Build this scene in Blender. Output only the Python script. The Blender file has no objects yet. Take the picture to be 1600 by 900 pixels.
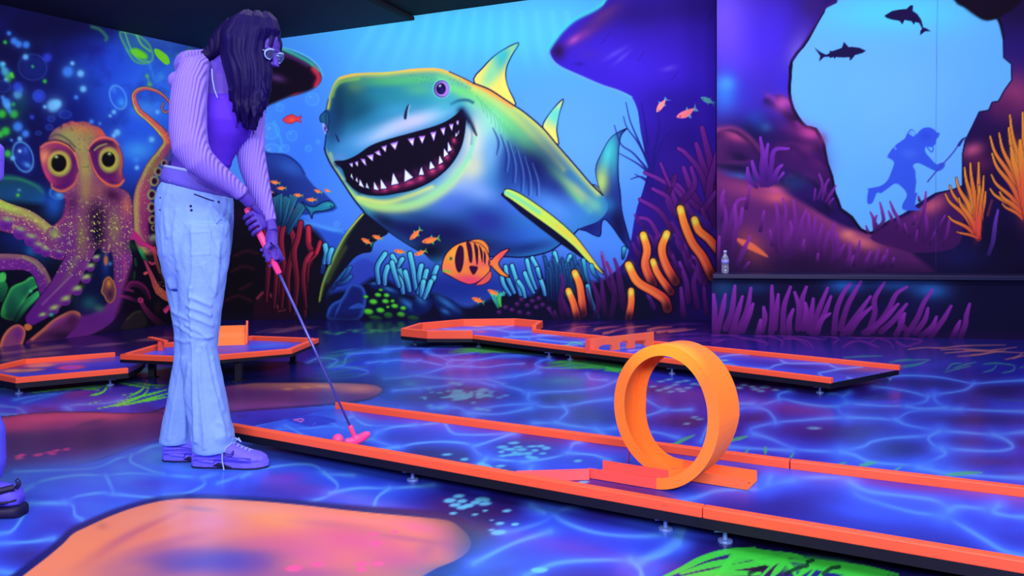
import bpy, bmesh, math, random
import numpy as np
from mathutils import Vector, Matrix
# ---------------------------------------------------------------- camera, light, exposure
SC = bpy.context.scene; COL = SC.collection
EYE = 0.80                       # camera height above the floor
FPX, HX, HY = 1250.0, 800.0, 378.0   # focal length and vanishing point in pixels of the 1600x900 frame
cd = bpy.data.cameras.new('camera'); cam = bpy.data.objects.new('camera', cd); COL.objects.link(cam); SC.camera = cam
cam.location = (0, 0, EYE); cam.rotation_euler = (math.pi/2, 0, 0)
cd.sensor_width = 36; cd.lens = 36*FPX/1600; cd.shift_y = -(450-HY)/1600; cd.clip_start = .05; cd.clip_end = 60
SC.view_settings.view_transform = 'Standard'; SC.view_settings.look = 'None'; SC.view_settings.gamma = 1; SC.view_settings.use_curve_mapping = False
SC.view_settings.exposure = 0.0
W = bpy.data.worlds.new('dark_room'); SC.world = W; W.use_nodes = True
W.node_tree.nodes['Background'].inputs[0].default_value = (.012, .012, .05, 1); W.node_tree.nodes['Background'].inputs[1].default_value = 1.0
LC = (0.86, 0.78, 1.0)           # colour of the club light
GAIN = 1.28
def lamp(name, loc, rot, sx, sy, power, col=LC):
    d = bpy.data.lights.new(name, 'AREA'); d.shape = 'RECTANGLE'; d.size = sx; d.size_y = sy; d.energy = power; d.color = col
    o = bpy.data.objects.new(name, d); COL.objects.link(o); o.location = loc; o.rotation_euler = [math.radians(a) for a in rot]; return o
# unseen lights: ceiling tubes over the course, plus fills added to brighten things
LAMPS = [('wall_wash_lamp', (-.6, 5.6, 2.78), (50, 0, 0), 5.0, .5, 128), ('wall_wash_lamp', (3.6, 5.0, 3.2), (50, 0, -8), 3.0, .5, 62),
         ('octopus_wall_lamp', (-2.0, 4.6, 2.5), (48, 0, 62), 1.6, .5, 22),
         ('overhead_light', (.2, 3.6, 2.7), (0, 0, 0), 3.2, 1.6, 44), ('overhead_light', (.6, .9, 2.75), (8, 0, 0), 4.0, 1.2, 48),
         ('front_fill', (-.4, -2.2, 2.3), (72, 0, 0), 4.4, .6, 360),  # added behind the camera; brightens front faces in place of fluorescence
         ('overhead_light', (-1.9, 1.9, 2.55), (0, 0, 0), 1.2, 1.2, 24),  # added fill for the dim left front floor and trousers, no known fixture
         ('side_lamp', (3.6, .3, 3.0), (50, 0, 52), 1.8, .5, 130)]
for L in LAMPS: lamp(*L)
# ---------------------------------------------------------------- helpers
def lin(c):
    c = np.asarray(c, float)/255.0
    return np.where(c <= .04045, c/12.92, ((np.clip(c, 0, 1)+.055)/1.055)**2.4)
def paint(c):
    """paint albedo that shows as display colour c under the club light"""
    return np.clip(lin(c)/(np.array(LC)*GAIN), 0, .96)
MATS = {}
def mat(name, c, rough=.55, spec=.3, noise=0, nscale=8, bump=0, bscale=60, metal=0, trans=0, stretch=(1, 1, 1), wave=0, c2=None):
    if name in MATS: return MATS[name]
    m = bpy.data.materials.new(name); m.use_nodes = True; nt = m.node_tree; p = nt.nodes['Principled BSDF']
    col = tuple(paint(c))+(1,)
    p.inputs['Base Color'].default_value = col; p.inputs['Roughness'].default_value = rough; p.inputs['Specular IOR Level'].default_value = spec
    p.inputs['Metallic'].default_value = metal; p.inputs['Transmission Weight'].default_value = trans
    tc = nt.nodes.new('ShaderNodeTexCoord'); mp = nt.nodes.new('ShaderNodeMapping'); mp.inputs['Scale'].default_value = stretch; nt.links.new(tc.outputs['Object'], mp.inputs[0])
    if noise or c2 is not None:
        n = nt.nodes.new('ShaderNodeTexNoise'); n.inputs['Scale'].default_value = nscale; n.inputs['Detail'].default_value = 4; nt.links.new(mp.outputs[0], n.inputs['Vector'])
        mx = nt.nodes.new('ShaderNodeMix'); mx.data_type = 'RGBA'; mx.inputs['A'].default_value = col
        b = tuple(paint(c2))+(1,) if c2 is not None else tuple(v*(1-noise) for v in col[:3])+(1,)
        mx.inputs['B'].default_value = b; nt.links.new(n.outputs[0], mx.inputs['Factor']); nt.links.new(mx.outputs['Result'], p.inputs['Base Color'])
    if bump:
        bp = nt.nodes.new('ShaderNodeBump'); bp.inputs['Strength'].default_value = bump; bp.inputs['Distance'].default_value = .01
        if wave:
            w = nt.nodes.new('ShaderNodeTexWave'); w.inputs['Scale'].default_value = bscale; w.inputs['Distortion'].default_value = 1; w.bands_direction = 'X' if wave == 1 else 'DIAGONAL'; src = w
        else: src = nt.nodes.new('ShaderNodeTexNoise'); src.inputs['Scale'].default_value = bscale; src.inputs['Detail'].default_value = 3
        nt.links.new(mp.outputs[0], src.inputs['Vector']); nt.links.new(src.outputs[0 if not wave else 1], bp.inputs['Height']); nt.links.new(bp.outputs[0], p.inputs['Normal'])
    MATS[name] = m; return m
def mural_mat(name, rough=.8, spec=.08, bump=.12, bscale=40):
    m = bpy.data.materials.new(name); m.use_nodes = True; nt = m.node_tree; p = nt.nodes['Principled BSDF']
    a = nt.nodes.new('ShaderNodeAttribute'); a.attribute_name = 'mural_paint'; nt.links.new(a.outputs['Color'], p.inputs['Base Color'])
    p.inputs['Roughness'].default_value = rough; p.inputs['Specular IOR Level'].default_value = spec
    n = nt.nodes.new('ShaderNodeTexNoise'); n.inputs['Scale'].default_value = bscale; n.inputs['Detail'].default_value = 4
    tc = nt.nodes.new('ShaderNodeTexCoord'); nt.links.new(tc.outputs['Object'], n.inputs['Vector'])
    b = nt.nodes.new('ShaderNodeBump'); b.inputs['Strength'].default_value = bump; b.inputs['Distance'].default_value = .004; nt.links.new(n.outputs[0], b.inputs['Height']); nt.links.new(b.outputs[0], p.inputs['Normal'])
    return m
def link(name, me, m=None, parent=None):
    o = bpy.data.objects.new(name, me); COL.objects.link(o)
    if m is not None: me.materials.append(m)
    if parent is not None: o.parent = parent
    return o
def thing(name, label, cat, loc=(0, 0, 0), group=None, rz=0):
    o = bpy.data.objects.new(name, None); COL.objects.link(o); o.empty_display_size = .1; o.location = loc; o.rotation_euler = (0, 0, rz)
    o['label'] = label; o['category'] = cat
    if group: o['group'] = group
    return o
def tag(o, label, cat, group=None):
    o['label'] = label; o['category'] = cat
    if group: o['group'] = group
    return o
def struct(o): o['kind'] = 'structure'; return o
def bm_obj(name, bm, m, parent=None, smooth=False, bevel=0):
    bmesh.ops.recalc_face_normals(bm, faces=bm.faces)
    me = bpy.data.meshes.new(name); bm.to_mesh(me); bm.free()
    if smooth: me.polygons.foreach_set('use_smooth', [True]*len(me.polygons))
    if parent is not None:      # vertices are given in room coordinates
        root = parent
        while root.parent: root = root.parent
        me.transform((Matrix.Translation(root.location) @ root.rotation_euler.to_matrix().to_4x4()).inverted())
    o = link(name, me, m, parent)
    if bevel:
        b = o.modifiers.new('bevel', 'BEVEL'); b.width = bevel; b.segments = 2; b.limit_method = 'ANGLE'
    return o
def prism(bm, pts, z0, z1):
    """vertical prism over a floor outline; z0, z1 numbers or functions of (x, y)"""
    f0 = z0 if callable(z0) else (lambda x, y: z0); f1 = z1 if callable(z1) else (lambda x, y: z1)
    a = [bm.verts.new((x, y, f0(x, y))) for x, y in pts]; b = [bm.verts.new((x, y, f1(x, y))) for x, y in pts]; n = len(pts)
    bm.faces.new(a[::-1]); bm.faces.new(b)
    for i in range(n): bm.faces.new((a[i], a[(i+1) % n], b[(i+1) % n], b[i]))
def bar(bm, p, q, w, z0, z1, side=0):
    """upright bar from p to q; side = +1/-1 puts its thickness on the left/right of the line"""
    p = Vector(p[:2]); q = Vector(q[:2]); d = (q-p).normalized(); n = Vector((-d.y, d.x))*w
    o = n*(side-1)/2 if side else -n/2
    prism(bm, [tuple(v) for v in (p+o, q+o, q+o+n, p+o+n)], z0, z1)
def tube(bm, pts, rad, seg=10, cap=True):
    pts = [Vector(p) for p in pts]; rad = rad if hasattr(rad, '__len__') else [rad]*len(pts)
    rings = []; up = Vector((0, 0, 1)); prev = None
    for i, p in enumerate(pts):
        t = (pts[min(i+1, len(pts)-1)]-pts[max(i-1, 0)]).normalized()
        if prev is None:
            a = t.cross(up); a = a if a.length > .05 else t.cross(Vector((1, 0, 0)))
        else: a = prev-t*prev.dot(t)
        a.normalize(); prev = a; c = t.cross(a)
        r = rad[i]; ra, rb = r if hasattr(r, '__len__') else (r, r)
        rings.append([bm.verts.new(p+a*(ra*math.cos(k*2*math.pi/seg))+c*(rb*math.sin(k*2*math.pi/seg))) for k in range(seg)])
    for A, B in zip(rings, rings[1:]):
        for k in range(seg): bm.faces.new((A[k], A[(k+1) % seg], B[(k+1) % seg], B[k]))
    if cap: bm.faces.new(rings[0][::-1]); bm.faces.new(rings[-1])
def lathe(bm, base, prof, seg=20):
    x, y, z = base; rings = [[bm.verts.new((x+r*math.cos(k*2*math.pi/seg), y+r*math.sin(k*2*math.pi/seg), z+h)) for k in range(seg)] for r, h in prof]
    for A, B in zip(rings, rings[1:]):
        for k in range(seg): bm.faces.new((A[k], A[(k+1) % seg], B[(k+1) % seg], B[k]))
    bm.faces.new(rings[0][::-1]); bm.faces.new(rings[-1])
def loft(bm, secs, seg=20, power=2.0):
    """closed body through sections (centre, half-axis vector a, half-axis vector b)"""
    rings = []
    for c, a, b in secs:
        c, a, b = Vector(c), Vector(a), Vector(b); r = []
        for k in range(seg):
            t = k*2*math.pi/seg; u, v = math.cos(t), math.sin(t)
            u = math.copysign(abs(u)**(2/power), u); v = math.copysign(abs(v)**(2/power), v)
            r.append(bm.verts.new(c+a*u+b*v))
        rings.append(r)
    for A, B in zip(rings, rings[1:]):
        for k in range(seg): bm.faces.new((A[k], A[(k+1) % seg], B[(k+1) % seg], B[k]))
    bm.faces.new(rings[0][::-1]); bm.faces.new(rings[-1])
def ball(bm, c, r, sx=1, sy=1, sz=1, seg=16, rot=None):
    M = Matrix.Translation(c) @ (rot.to_4x4() if rot is not None else Matrix.Identity(4)) @ Matrix.Diagonal((sx, sy, sz, 1))
    bmesh.ops.create_uvsphere(bm, u_segments=seg, v_segments=max(6, seg//2+2), radius=r, matrix=M)
def remesh(o, voxel, smooth=6, f=.5):
    r = o.modifiers.new('merge', 'REMESH'); r.mode = 'VOXEL'; r.voxel_size = voxel; r.use_smooth_shade = True
    if smooth: s = o.modifiers.new('smooth', 'SMOOTH'); s.iterations = smooth; s.factor = f
    return o
def at(px, py, d): return Vector(((px-HX)/FPX*d, d, EYE-(py-HY)/FPX*d))
def on(px, py, z=0.0):
    d = (EYE-z)*FPX/(py-HY); return Vector(((px-HX)/FPX*d, d, z))

def bake(o):
    """freeze the modifiers into the mesh"""
    bpy.context.view_layer.update(); dg = bpy.context.evaluated_depsgraph_get()
    me = bpy.data.meshes.new_from_object(o.evaluated_get(dg)); o.modifiers.clear(); o.data = me
    me.polygons.foreach_set('use_smooth', [True]*len(me.polygons)); return o
def sculpt(o, fn):
    """move every vertex of o along its normal by fn(x, y, z, normal) in room coordinates"""
    root = o
    while root.parent: root = root.parent
    me = o.data; n = len(me.vertices); co = np.empty(n*3, np.float32); no = np.empty(n*3, np.float32)
    me.vertices.foreach_get('co', co); me.vertices.foreach_get('normal', no); co = co.reshape(-1, 3); no = no.reshape(-1, 3)
    w = co+np.array(root.location, np.float32); co += no*fn(w[:, 0], w[:, 1], w[:, 2], no)[:, None].astype(np.float32)
    me.vertices.foreach_set('co', co.ravel()); me.update(); return o
def skin_ray(o, px, py, lift=0.0):
    """point of o's surface seen at (px, py)"""
    root = o
    while root.parent: root = root.parent
    d = at(px, py, 1)-Vector((0, 0, EYE)); org = Vector((0, 0, EYE))-root.location
    ok, p, n, _ = o.ray_cast(org, d.normalized())
    return (p+root.location-d.normalized()*lift) if ok else at(px, py, 2.8)
# ---------------------------------------------------------------- airbrush engine
# A Brush paints soft shapes on a cloud of points (the vertices of one painted surface).
# X, Y are the drawing coordinates of the mural artist, C the paint colour (display values 0-255).
import numpy as np, math
def PT(s, ox=0.0, oy=0.0, k=1.0):
    return np.array([[ox+float(a)/k, oy+float(b)/k] for a, b in (w.split(',') for w in s.split())], np.float32)
def spline(p, n=6, closed=False):
    p = np.asarray(p, np.float32)
    if len(p) < 3: return p
    q = np.vstack([p[-1:], p, p[:2]]) if closed else np.vstack([2*p[0]-p[1], p, 2*p[-1]-p[-2]])
    out = []
    m = len(p) if closed else len(p)-1
    for i in range(m):
        a, b, c, d = q[i], q[i+1], q[i+2], q[i+3]
        for j in range(n):
            t = j/n
            out.append(0.5*((2*b)+(c-a)*t+(2*a-5*b+4*c-d)*t*t+(3*b-a-3*c+d)*t**3))
    if not closed: out.append(p[-1])
    return np.array(out, np.float32)
def vnoise(x, y, seed=0):
    xi = np.floor(x).astype(np.int64); yi = np.floor(y).astype(np.int64)
    fx = x-xi; fy = y-yi; fx = fx*fx*(3-2*fx); fy = fy*fy*(3-2*fy)
    def h(a, b):
        v = (a*374761393 + b*668265263 + seed*982451653) & 0x7fffffff
        v = ((v ^ (v >> 13))*1274126177) & 0x7fffffff
        return ((v ^ (v >> 16)) & 0xffff)/65535.0
    return (h(xi, yi)*(1-fx)+h(xi+1, yi)*fx)*(1-fy)+(h(xi, yi+1)*(1-fx)+h(xi+1, yi+1)*fx)*fy
def fbm(x, y, seed=0, n=4):
    r = 0; a = 0.5
    for i in range(n): r = r+a*vnoise(x*2**i, y*2**i, seed+i*7); a *= .5
    return r/(1-.5**n)
class Brush:
    def __init__(s, X, Y):
        s.X = np.asarray(X, np.float32).ravel(); s.Y = np.asarray(Y, np.float32).ravel()
        s.C = np.zeros((len(s.X), 3), np.float32); s.rng = np.random.RandomState(5)
    def box(s, x0, y0, x1, y1):
        return np.nonzero((s.X > x0) & (s.X < x1) & (s.Y > y0) & (s.Y < y1))[0]
    def mix(s, idx, col, a):
        a = a[:, None]
        s.C[idx] = s.C[idx]*(1-a)+np.asarray(col, np.float32)*a
    def fill(s, col): s.C[:] = col
    def sdf(s, idx, p):
        x = s.X[idx]; y = s.Y[idx]
        d = np.full(len(idx), 1e9, np.float32); ins = np.zeros(len(idx), bool)
        for i in range(len(p)):
            ax, ay = p[i-1]; bx, by = p[i]
            ex, ey = bx-ax, by-ay; wx = x-ax; wy = y-ay
            t = np.clip((wx*ex+wy*ey)/(ex*ex+ey*ey+1e-9), 0, 1)
            d = np.minimum(d, (wx-ex*t)**2+(wy-ey*t)**2)
            c = ((ay > y) != (by > y))
            if ey != 0: ins ^= c & (x < ax+(y-ay)*ex/ey)
        d = np.sqrt(d)
        return np.where(ins, -d, d)
    def poly(s, p, col, f=1.2, a=1.0, sm=True, clip=None, line=None, lw=1.0, la=1.0, rim=None, rw=5, ra=1.0, ret=False):
        """soft-edged filled outline; line = outline colour; rim = colour hugging the inside of the edge"""
        if isinstance(p, str): p = PT(p)
        q = spline(p, 4, True) if sm else p
        m = f+lw+2
        idx = s.box(q[:, 0].min()-m, q[:, 1].min()-m, q[:, 0].max()+m, q[:, 1].max()+m)
        if len(idx) == 0: return np.zeros(len(s.X), np.float32) if ret else None
        d = s.sdf(idx, q)
        k = np.clip(.5-d/f, 0, 1)
        cl = 1 if clip is None else clip[idx]
        s.mix(idx, col, k*a*cl)
        if rim is not None: s.mix(idx, rim, k*np.exp(-(np.minimum(d, 0)/rw)**2)*ra*cl)
        if line is not None: s.mix(idx, line, np.clip(lw/2+.6-np.abs(d), 0, 1)*la*cl)
        if ret:
            M = np.zeros(len(s.X), np.float32); M[idx] = k; return M
    def blob(s, x, y, rx, ry, col, a=1.0, rot=0, clip=None, hard=0):
        """airbrush puff; hard 0 = gaussian, 1 = crisp disc"""
        r = max(rx, ry)*(2.4-1.2*hard)
        idx = s.box(x-r, y-r, x+r, y+r)
        if len(idx) == 0: return
        c, n = math.cos(math.radians(rot)), math.sin(math.radians(rot))
        dx = s.X[idx]-x; dy = s.Y[idx]-y
        u = (dx*c+dy*n)/rx; v = (-dx*n+dy*c)/ry
        q = np.sqrt(u*u+v*v)
        if hard: k = np.clip((1-q)*min(rx, ry)/(1.3+(1-hard)*min(rx, ry))+.5, 0, 1)
        else: k = np.exp(-q*q*1.1)*np.clip((2.4-q)*2, 0, 1)
        if clip is not None: k = k*clip[idx]
        s.mix(idx, col, k*a)
    def stroke(s, p, w, col, col2=None, a=1.0, f=1.2, n=5, line=None, lw=1.2, hi=None, hs=-.35, ha=.8, clip=None, fade=0, ret=False, soft=False):
        """tapering brush stroke: w = width or list of half-widths along the stroke; col -> col2 along it;
        hi = highlight colour on one side (hs); fade = length fraction at the end that dies away"""
        if isinstance(p, str): p = PT(p)
        q = spline(p, n) if len(p) > 2 else np.asarray(p, np.float32)
        w = np.atleast_1d(np.asarray(w, np.float32))
        L = np.concatenate([[0], np.cumsum(np.hypot(*(q[1:]-q[:-1]).T))]); L /= L[-1]
        W = np.interp(L, np.linspace(0, 1, len(w)), w) if len(w) > 1 else np.full(len(q), w[0])
        m = W.max()*(2.2 if soft else 1)+f+lw+2
        idx = s.box(q[:, 0].min()-m, q[:, 1].min()-m, q[:, 0].max()+m, q[:, 1].max()+m)
        if len(idx) == 0: return np.zeros(len(s.X), np.float32) if ret else None
        x = s.X[idx]; y = s.Y[idx]
        best = np.full(len(idx), 1e9, np.float32); T = np.zeros(len(idx), np.float32); WW = np.ones(len(idx), np.float32); S = np.zeros(len(idx), np.float32)
        for i in range(len(q)-1):
            ax, ay = q[i]; ex, ey = q[i+1]-q[i]
            wx = x-ax; wy = y-ay; ll = ex*ex+ey*ey+1e-9
            t = np.clip((wx*ex+wy*ey)/ll, 0, 1)
            dx = wx-ex*t; dy = wy-ey*t
            r = np.sqrt(dx*dx+dy*dy); ww = W[i]+(W[i+1]-W[i])*t
            e = r-ww; b = e < best
            best = np.where(b, e, best); T = np.where(b, L[i]+(L[i+1]-L[i])*t, T); WW = np.where(b, ww, WW)
            S = np.where(b, (ex*wy-ey*wx)/math.sqrt(ll)/np.maximum(ww, .3), S)
        if soft: k = np.exp(-((best+WW)/np.maximum(WW, .3))**2*1.2)
        else: k = np.clip(.5-best/f, 0, 1)
        if fade: k = k*np.clip((1-T)/fade, 0, 1)
        if clip is not None: k = k*clip[idx]
        c = np.asarray(col, np.float32)[None, :]
        if col2 is not None: c = c*(1-T[:, None])+np.asarray(col2, np.float32)[None, :]*T[:, None]
        if line is not None:
            kk = np.clip(.5-(best-lw)/f, 0, 1)
            if fade: kk = kk*np.clip((1-T)/fade, 0, 1)
            if clip is not None: kk = kk*clip[idx]
            s.mix(idx, line, kk*a)
        s.mix(idx, c, k*a)
        if hi is not None: s.mix(idx, hi, k*np.exp(-((S-hs)/.4)**2)*ha*a)
        if ret:
            M = np.zeros(len(s.X), np.float32); M[idx] = k; return M
    def ring(s, x, y, rx, ry, col, a=1.0, w=1.0, rot=0, clip=None):
        r = max(rx, ry)+w*3
        idx = s.box(x-r, y-r, x+r, y+r)
        if len(idx) == 0: return
        c, n = math.cos(math.radians(rot)), math.sin(math.radians(rot))
        dx = s.X[idx]-x; dy = s.Y[idx]-y
        u = (dx*c+dy*n)/rx; v = (-dx*n+dy*c)/ry
        q = np.abs(np.sqrt(u*u+v*v)-1)*min(rx, ry)
        k = np.exp(-(q/w)**2)
        if clip is not None: k = k*clip[idx]
        s.mix(idx, col, k*a)
    def bubble(s, x, y, r, ry=None, rot=0, col=(90, 170, 255), a=.6):
        ry = ry or r
        s.blob(x, y, r, ry, col, a*.35, rot, hard=.6); s.ring(x, y, r, ry, col, a, max(.8, r*.09), rot)
        s.blob(x-r*.3, y-ry*.4, r*.2, r*.2, (200, 230, 255), a*.7)
    def dots(s, n, x0, y0, x1, y1, r0, r1, cols, a=.8, clip=None):
        for i in range(n):
            s.blob(s.rng.uniform(x0, x1), s.rng.uniform(y0, y1), *( [s.rng.uniform(r0, r1)]*2 ), cols[s.rng.randint(len(cols))], a*s.rng.uniform(.5, 1), clip=clip)
    def glitter(s, idx_mask, amount, col, seed, thr, size=1.6):
        """sparkling speckle inside a mask"""
        idx = np.nonzero(idx_mask > .05)[0]
        v = vnoise(s.X[idx]/size, s.Y[idx]/size, seed)
        s.mix(idx, col, np.clip((v-thr)*8, 0, 1)*amount*np.clip(idx_mask[idx], 0, 1))
    def fish(s, x, y, L, ang, col, fin, belly=None, bend=0):
        """small fish: nose at (x,y)-side, ang in degrees (0 = facing right)"""
        t = math.radians(ang); c, n = math.cos(t), math.sin(t)
        def M(pts): return np.array([[x+L*(u*c-v*n), y+L*(u*n+v*c)] for u, v in pts], np.float32)
        s.poly(M([(-.30, 0), (-.55, -.22+bend), (-.47, 0+bend), (-.55, .2+bend)]), fin, sm=False, f=1)
        s.poly(M([(.02, -.14), (-.12, -.3), (-.16, -.12)]), fin, sm=False, f=1); s.poly(M([(.02, .12), (-.1, .28), (-.14, .1)]), fin, sm=False, f=1)
        s.poly(M([(.5, 0), (.3, -.13), (0, -.17), (-.35, -.03+bend*.5), (-.35, .05+bend*.5), (0, .15), (.3, .12)]), col, f=1)
        if belly is not None: s.poly(M([(.42, .05), (0, .05), (-.3, .03+bend*.5), (0, .15), (.3, .12)]), belly, f=1.5, a=.7)
        q = M([(.33, -.03)])[0]; s.blob(q[0], q[1], max(.8, L*.035), max(.8, L*.035), (20, 10, 30), .9)
def paint_back(b):
    O = lambda t, n=3: PT(t, 400, 300, 3)      # helpers: tracing sheets at 3x / 4x
    R = lambda t: PT(t, 800, 300, 3)
    S4 = lambda t: PT(t, 490, 90, 4)
    X, Y = b.X, b.Y
    # open water
    g = np.clip((Y-20)/330, 0, 1)[:, None]
    b.C[:] = np.array([80, 172, 250])*(1-g)+np.array([72, 132, 250])*g
    b.blob(900, 250, 130, 160, (98, 168, 252), .75)
    b.blob(720, 45, 230, 55, (72, 208, 250), .8); b.blob(640, 90, 90, 60, (84, 190, 250), .5)
    b.blob(850, 30, 90, 50, (90, 205, 252), .7)
    b.blob(470, 240, 60, 130, (52, 112, 246), .75); b.blob(440, 120, 70, 80, (60, 130, 250), .6)
    for i in range(13):
        x = 590+i*24; b.stroke(np.array([[x+8, 20], [x-(6-i)*4, 70+((i*37) % 30)], [x-(6-i)*8, 120]]), [5, 9, 7], (110, 225, 250), a=.28, soft=True, fade=.6)
    b.blob(470, 415, 90, 60, (60, 110, 240), .6); b.blob(700, 450, 300, 45, (18, 30, 130), .85)
    b.blob(560, 430, 60, 35, (38, 60, 190), .7); b.blob(870, 440, 80, 40, (40, 70, 215), .5)
    b.blob(960, 350, 60, 60, (66, 130, 250), .7)
    # bubbles
    for x, y, r in ((424, 205, 12), (425, 240, 15), (488, 155, 10), (446, 232, 6), (437, 168, 6), (482, 232, 5), (497, 222, 3), (470, 305, 4), (456, 212, 8), (519, 240, 3), (526, 350, 4)):
        b.bubble(x, y, r, a=.4, col=(90, 190, 255))
    b.stroke('428,190 432,205 440,222 436,238', 2, (70, 190, 230), a=.5, soft=True)
    # left rock overhang, dark with a glowing rim
    m = b.poly('398,60 440,74 462,82 482,92 497,105 503,118 500,130 488,140 470,147 452,152 432,160 415,168 400,180 380,170', (14, 6, 28), f=2, ret=True, rim=(60, 90, 160), rw=2)
    b.stroke('436,74 462,86 484,98 498,110', 4, (60, 215, 190), a=.85, soft=True, clip=m); b.stroke('490,108 498,120 494,134', 5, (215, 45, 80), a=.9, soft=True, clip=m)
    b.stroke('440,84 462,92 480,102', 4, (90, 40, 110), a=.7, soft=True, clip=m); b.blob(433, 122, 14, 6, (110, 60, 140), .7, 15, clip=m); b.blob(462, 147, 10, 2.5, (150, 40, 60), .7, -15, clip=m)
    b.stroke('436,73 462,80 484,91 498,104 504,118', 1.2, (110, 230, 230), a=.6, soft=True)
    # small red fish
    b.poly('442,187 449,181 458,179 464,183 471,181 469,187 471,192 464,189 456,193 447,192', (225, 60, 70), f=1, line=(120, 20, 80), lw=.8); b.blob(456, 187, 4, 2.5, (255, 110, 50), .7)
    # distant blue hills
    m = b.poly('395,238 425,240 450,243 468,258 478,275 492,292 510,305 520,330 400,330', (34, 62, 160), f=3, ret=True)
    b.blob(430, 300, 45, 45, (22, 34, 110), .85, clip=m); b.blob(455, 262, 24, 12, (50, 110, 215), .6, 20, clip=m); b.stroke('412,240 445,242 466,256 476,272', 1.6, (14, 30, 120), a=.8, soft=True)
    m = b.poly('420,340 462,335 490,350 520,362 540,360 552,380 545,430 420,440', (44, 92, 222), f=3, ret=True)
    b.stroke('470,345 500,354 535,362', 4, (80, 165, 255), a=.7, soft=True); b.blob(500, 400, 40, 30, (40, 75, 205), .8, clip=m)
    m = b.poly('545,420 560,408 572,405 590,418 600,440 540,445', (46, 66, 190), f=3, a=.8)
    # left dark reef
    b.poly('300,330 420,300 440,330 462,352 492,360 512,390 520,430 512,470 520,510 300,510', (14, 10, 30), f=10)
    b.blob(370, 440, 60, 70, (10, 6, 18), .9)
    b.stroke('340,345 400,330', 10, (34, 10, 60), a=.5, soft=True)
    for p in ('366,400 385,392 402,396', '362,424 380,416 396,420', '376,452 392,444', '352,470 372,462 392,470'): b.stroke(p, 3, (70, 18, 40), a=.55, soft=True)
    m = b.poly('400,470 410,458 422,460 432,480 440,490 452,487 470,500 400,505', (34, 8, 30), f=3, ret=True); b.stroke('402,466 412,457 424,462 434,480', 2.5, (150, 50, 70), a=.8, soft=True); b.stroke('436,486 450,484 462,492', 2.5, (140, 40, 60), a=.6, soft=True)
    # red tube coral on the left
    for p, w in (('436,330 438,360 434,400 436,470', 4), ('446,345 440,375 444,420 440,480', 3.5), ('456,325 452,352 460,380 450,430 452,485', 4), ('470,348 466,372 460,395 464,440 460,490', 3.8), ('482,356 482,380 488,400 478,430 476,495', 4), ('500,378 494,396 482,412 480,440', 3), ('487,395 478,408 474,436 478,480', 3.2), ('426,380 432,420 428,480', 3), ('414,350 420,400 416,470', 3.5)):
        b.stroke(p, [w, w*1.05, w*1.1, w*.9], (140, 30, 62), (34, 8, 30), line=(12, 4, 22), lw=1.5, hi=(205, 55, 70), hs=-.4, ha=.35)
    b.stroke('482,356 484,376', 3.2, (215, 45, 75), a=.8, soft=True); b.stroke('501,380 495,395', 2.5, (220, 45, 80), a=.8, soft=True); b.stroke('487,397 481,408', 2.5, (200, 45, 80), a=.7, soft=True)
    # blue grass coral
    for i in range(26):
        x = 428+(i*13 % 50); y = 300+(i*7 % 14)+abs(x-446)*.5; bx = 440+(x-446)*.35
        b.stroke(np.array([[x, y], [x*.6+bx*.4, y+16], [bx, y+42]]), [.9, 1.8, 1.4], (60, 165, 200), (16, 60, 110), line=(8, 20, 60), lw=.8, a=.85)
    # small teal corals beside the fin
    for p in ('514,392 507,405 504,425', '520,398 518,420', '540,420 530,435 520,450', '547,418 542,428 534,440', '548,432 540,440 528,444'):
        b.stroke(p, 3, (40, 110, 190), (20, 40, 110), line=(10, 16, 70), lw=1)
    # teal fish
    b.poly(O('215,45 240,62 275,68 310,48 345,42 368,62 350,80 315,90 285,92 268,100 262,125 250,95 235,75'), (32, 130, 170), f=1, line=(8, 20, 80), lw=1.6, rim=(24, 90, 140), rw=2)
    b.blob(515, 320, 9, 3, (60, 180, 190), .6); b.blob(517, 322, 1.4, 1.4, (10, 10, 50))
    # left pectoral fin: black blade with a yellow-green leading edge
    fin = O('510,92 560,120 620,185 585,215 552,240 540,280 500,288 462,308 430,345 380,405 340,455 300,515 292,520 302,455 318,400 345,335 400,225 450,155')
    m = b.poly(fin, (14, 16, 40), f=1.5, ret=True)
    b.stroke(O('505,100 450,160 400,230 345,345 315,420 300,490 298,512'), [1.5, 4, 6, 6, 4, 2], (120, 160, 50), (150, 170, 60), a=.85, soft=True, clip=m); b.stroke(O('500,105 452,160 402,232 348,345 318,420'), 1.2, (215, 220, 90), (60, 170, 140), soft=True, a=.9)
    b.stroke(O('420,260 375,340 335,420'), 4, (80, 100, 40), a=.5, soft=True, clip=m)
    # ------------------------------------------------ the shark
    tail = PT('924,288 942,305 936,292 931,264 940,240 956,214 979,201 970,212 966,240 966,276 969,300 972,332 984,376 991,398 972,376 958,356 946,343 940,348 938,368 928,367 916,361 904,358 892,352 880,320')
    m = b.poly(tail, (30, 50, 150), f=1.2, ret=True, line=(14, 14, 70), lw=1.8)
    b.blob(950, 240, 14, 40, (70, 205, 215), .95, 12, clip=m); b.blob(940, 285, 12, 26, (190, 225, 110), .9, 0, clip=m); b.blob(960, 250, 6, 34, (60, 190, 190), .5, clip=m)
    b.blob(966, 350, 14, 44, (14, 16, 70), .95, -12, clip=m); b.blob(920, 355, 22, 12, (24, 26, 110), .9, clip=m); b.blob(948, 320, 16, 14, (40, 120, 190), .8, clip=m)
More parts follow.
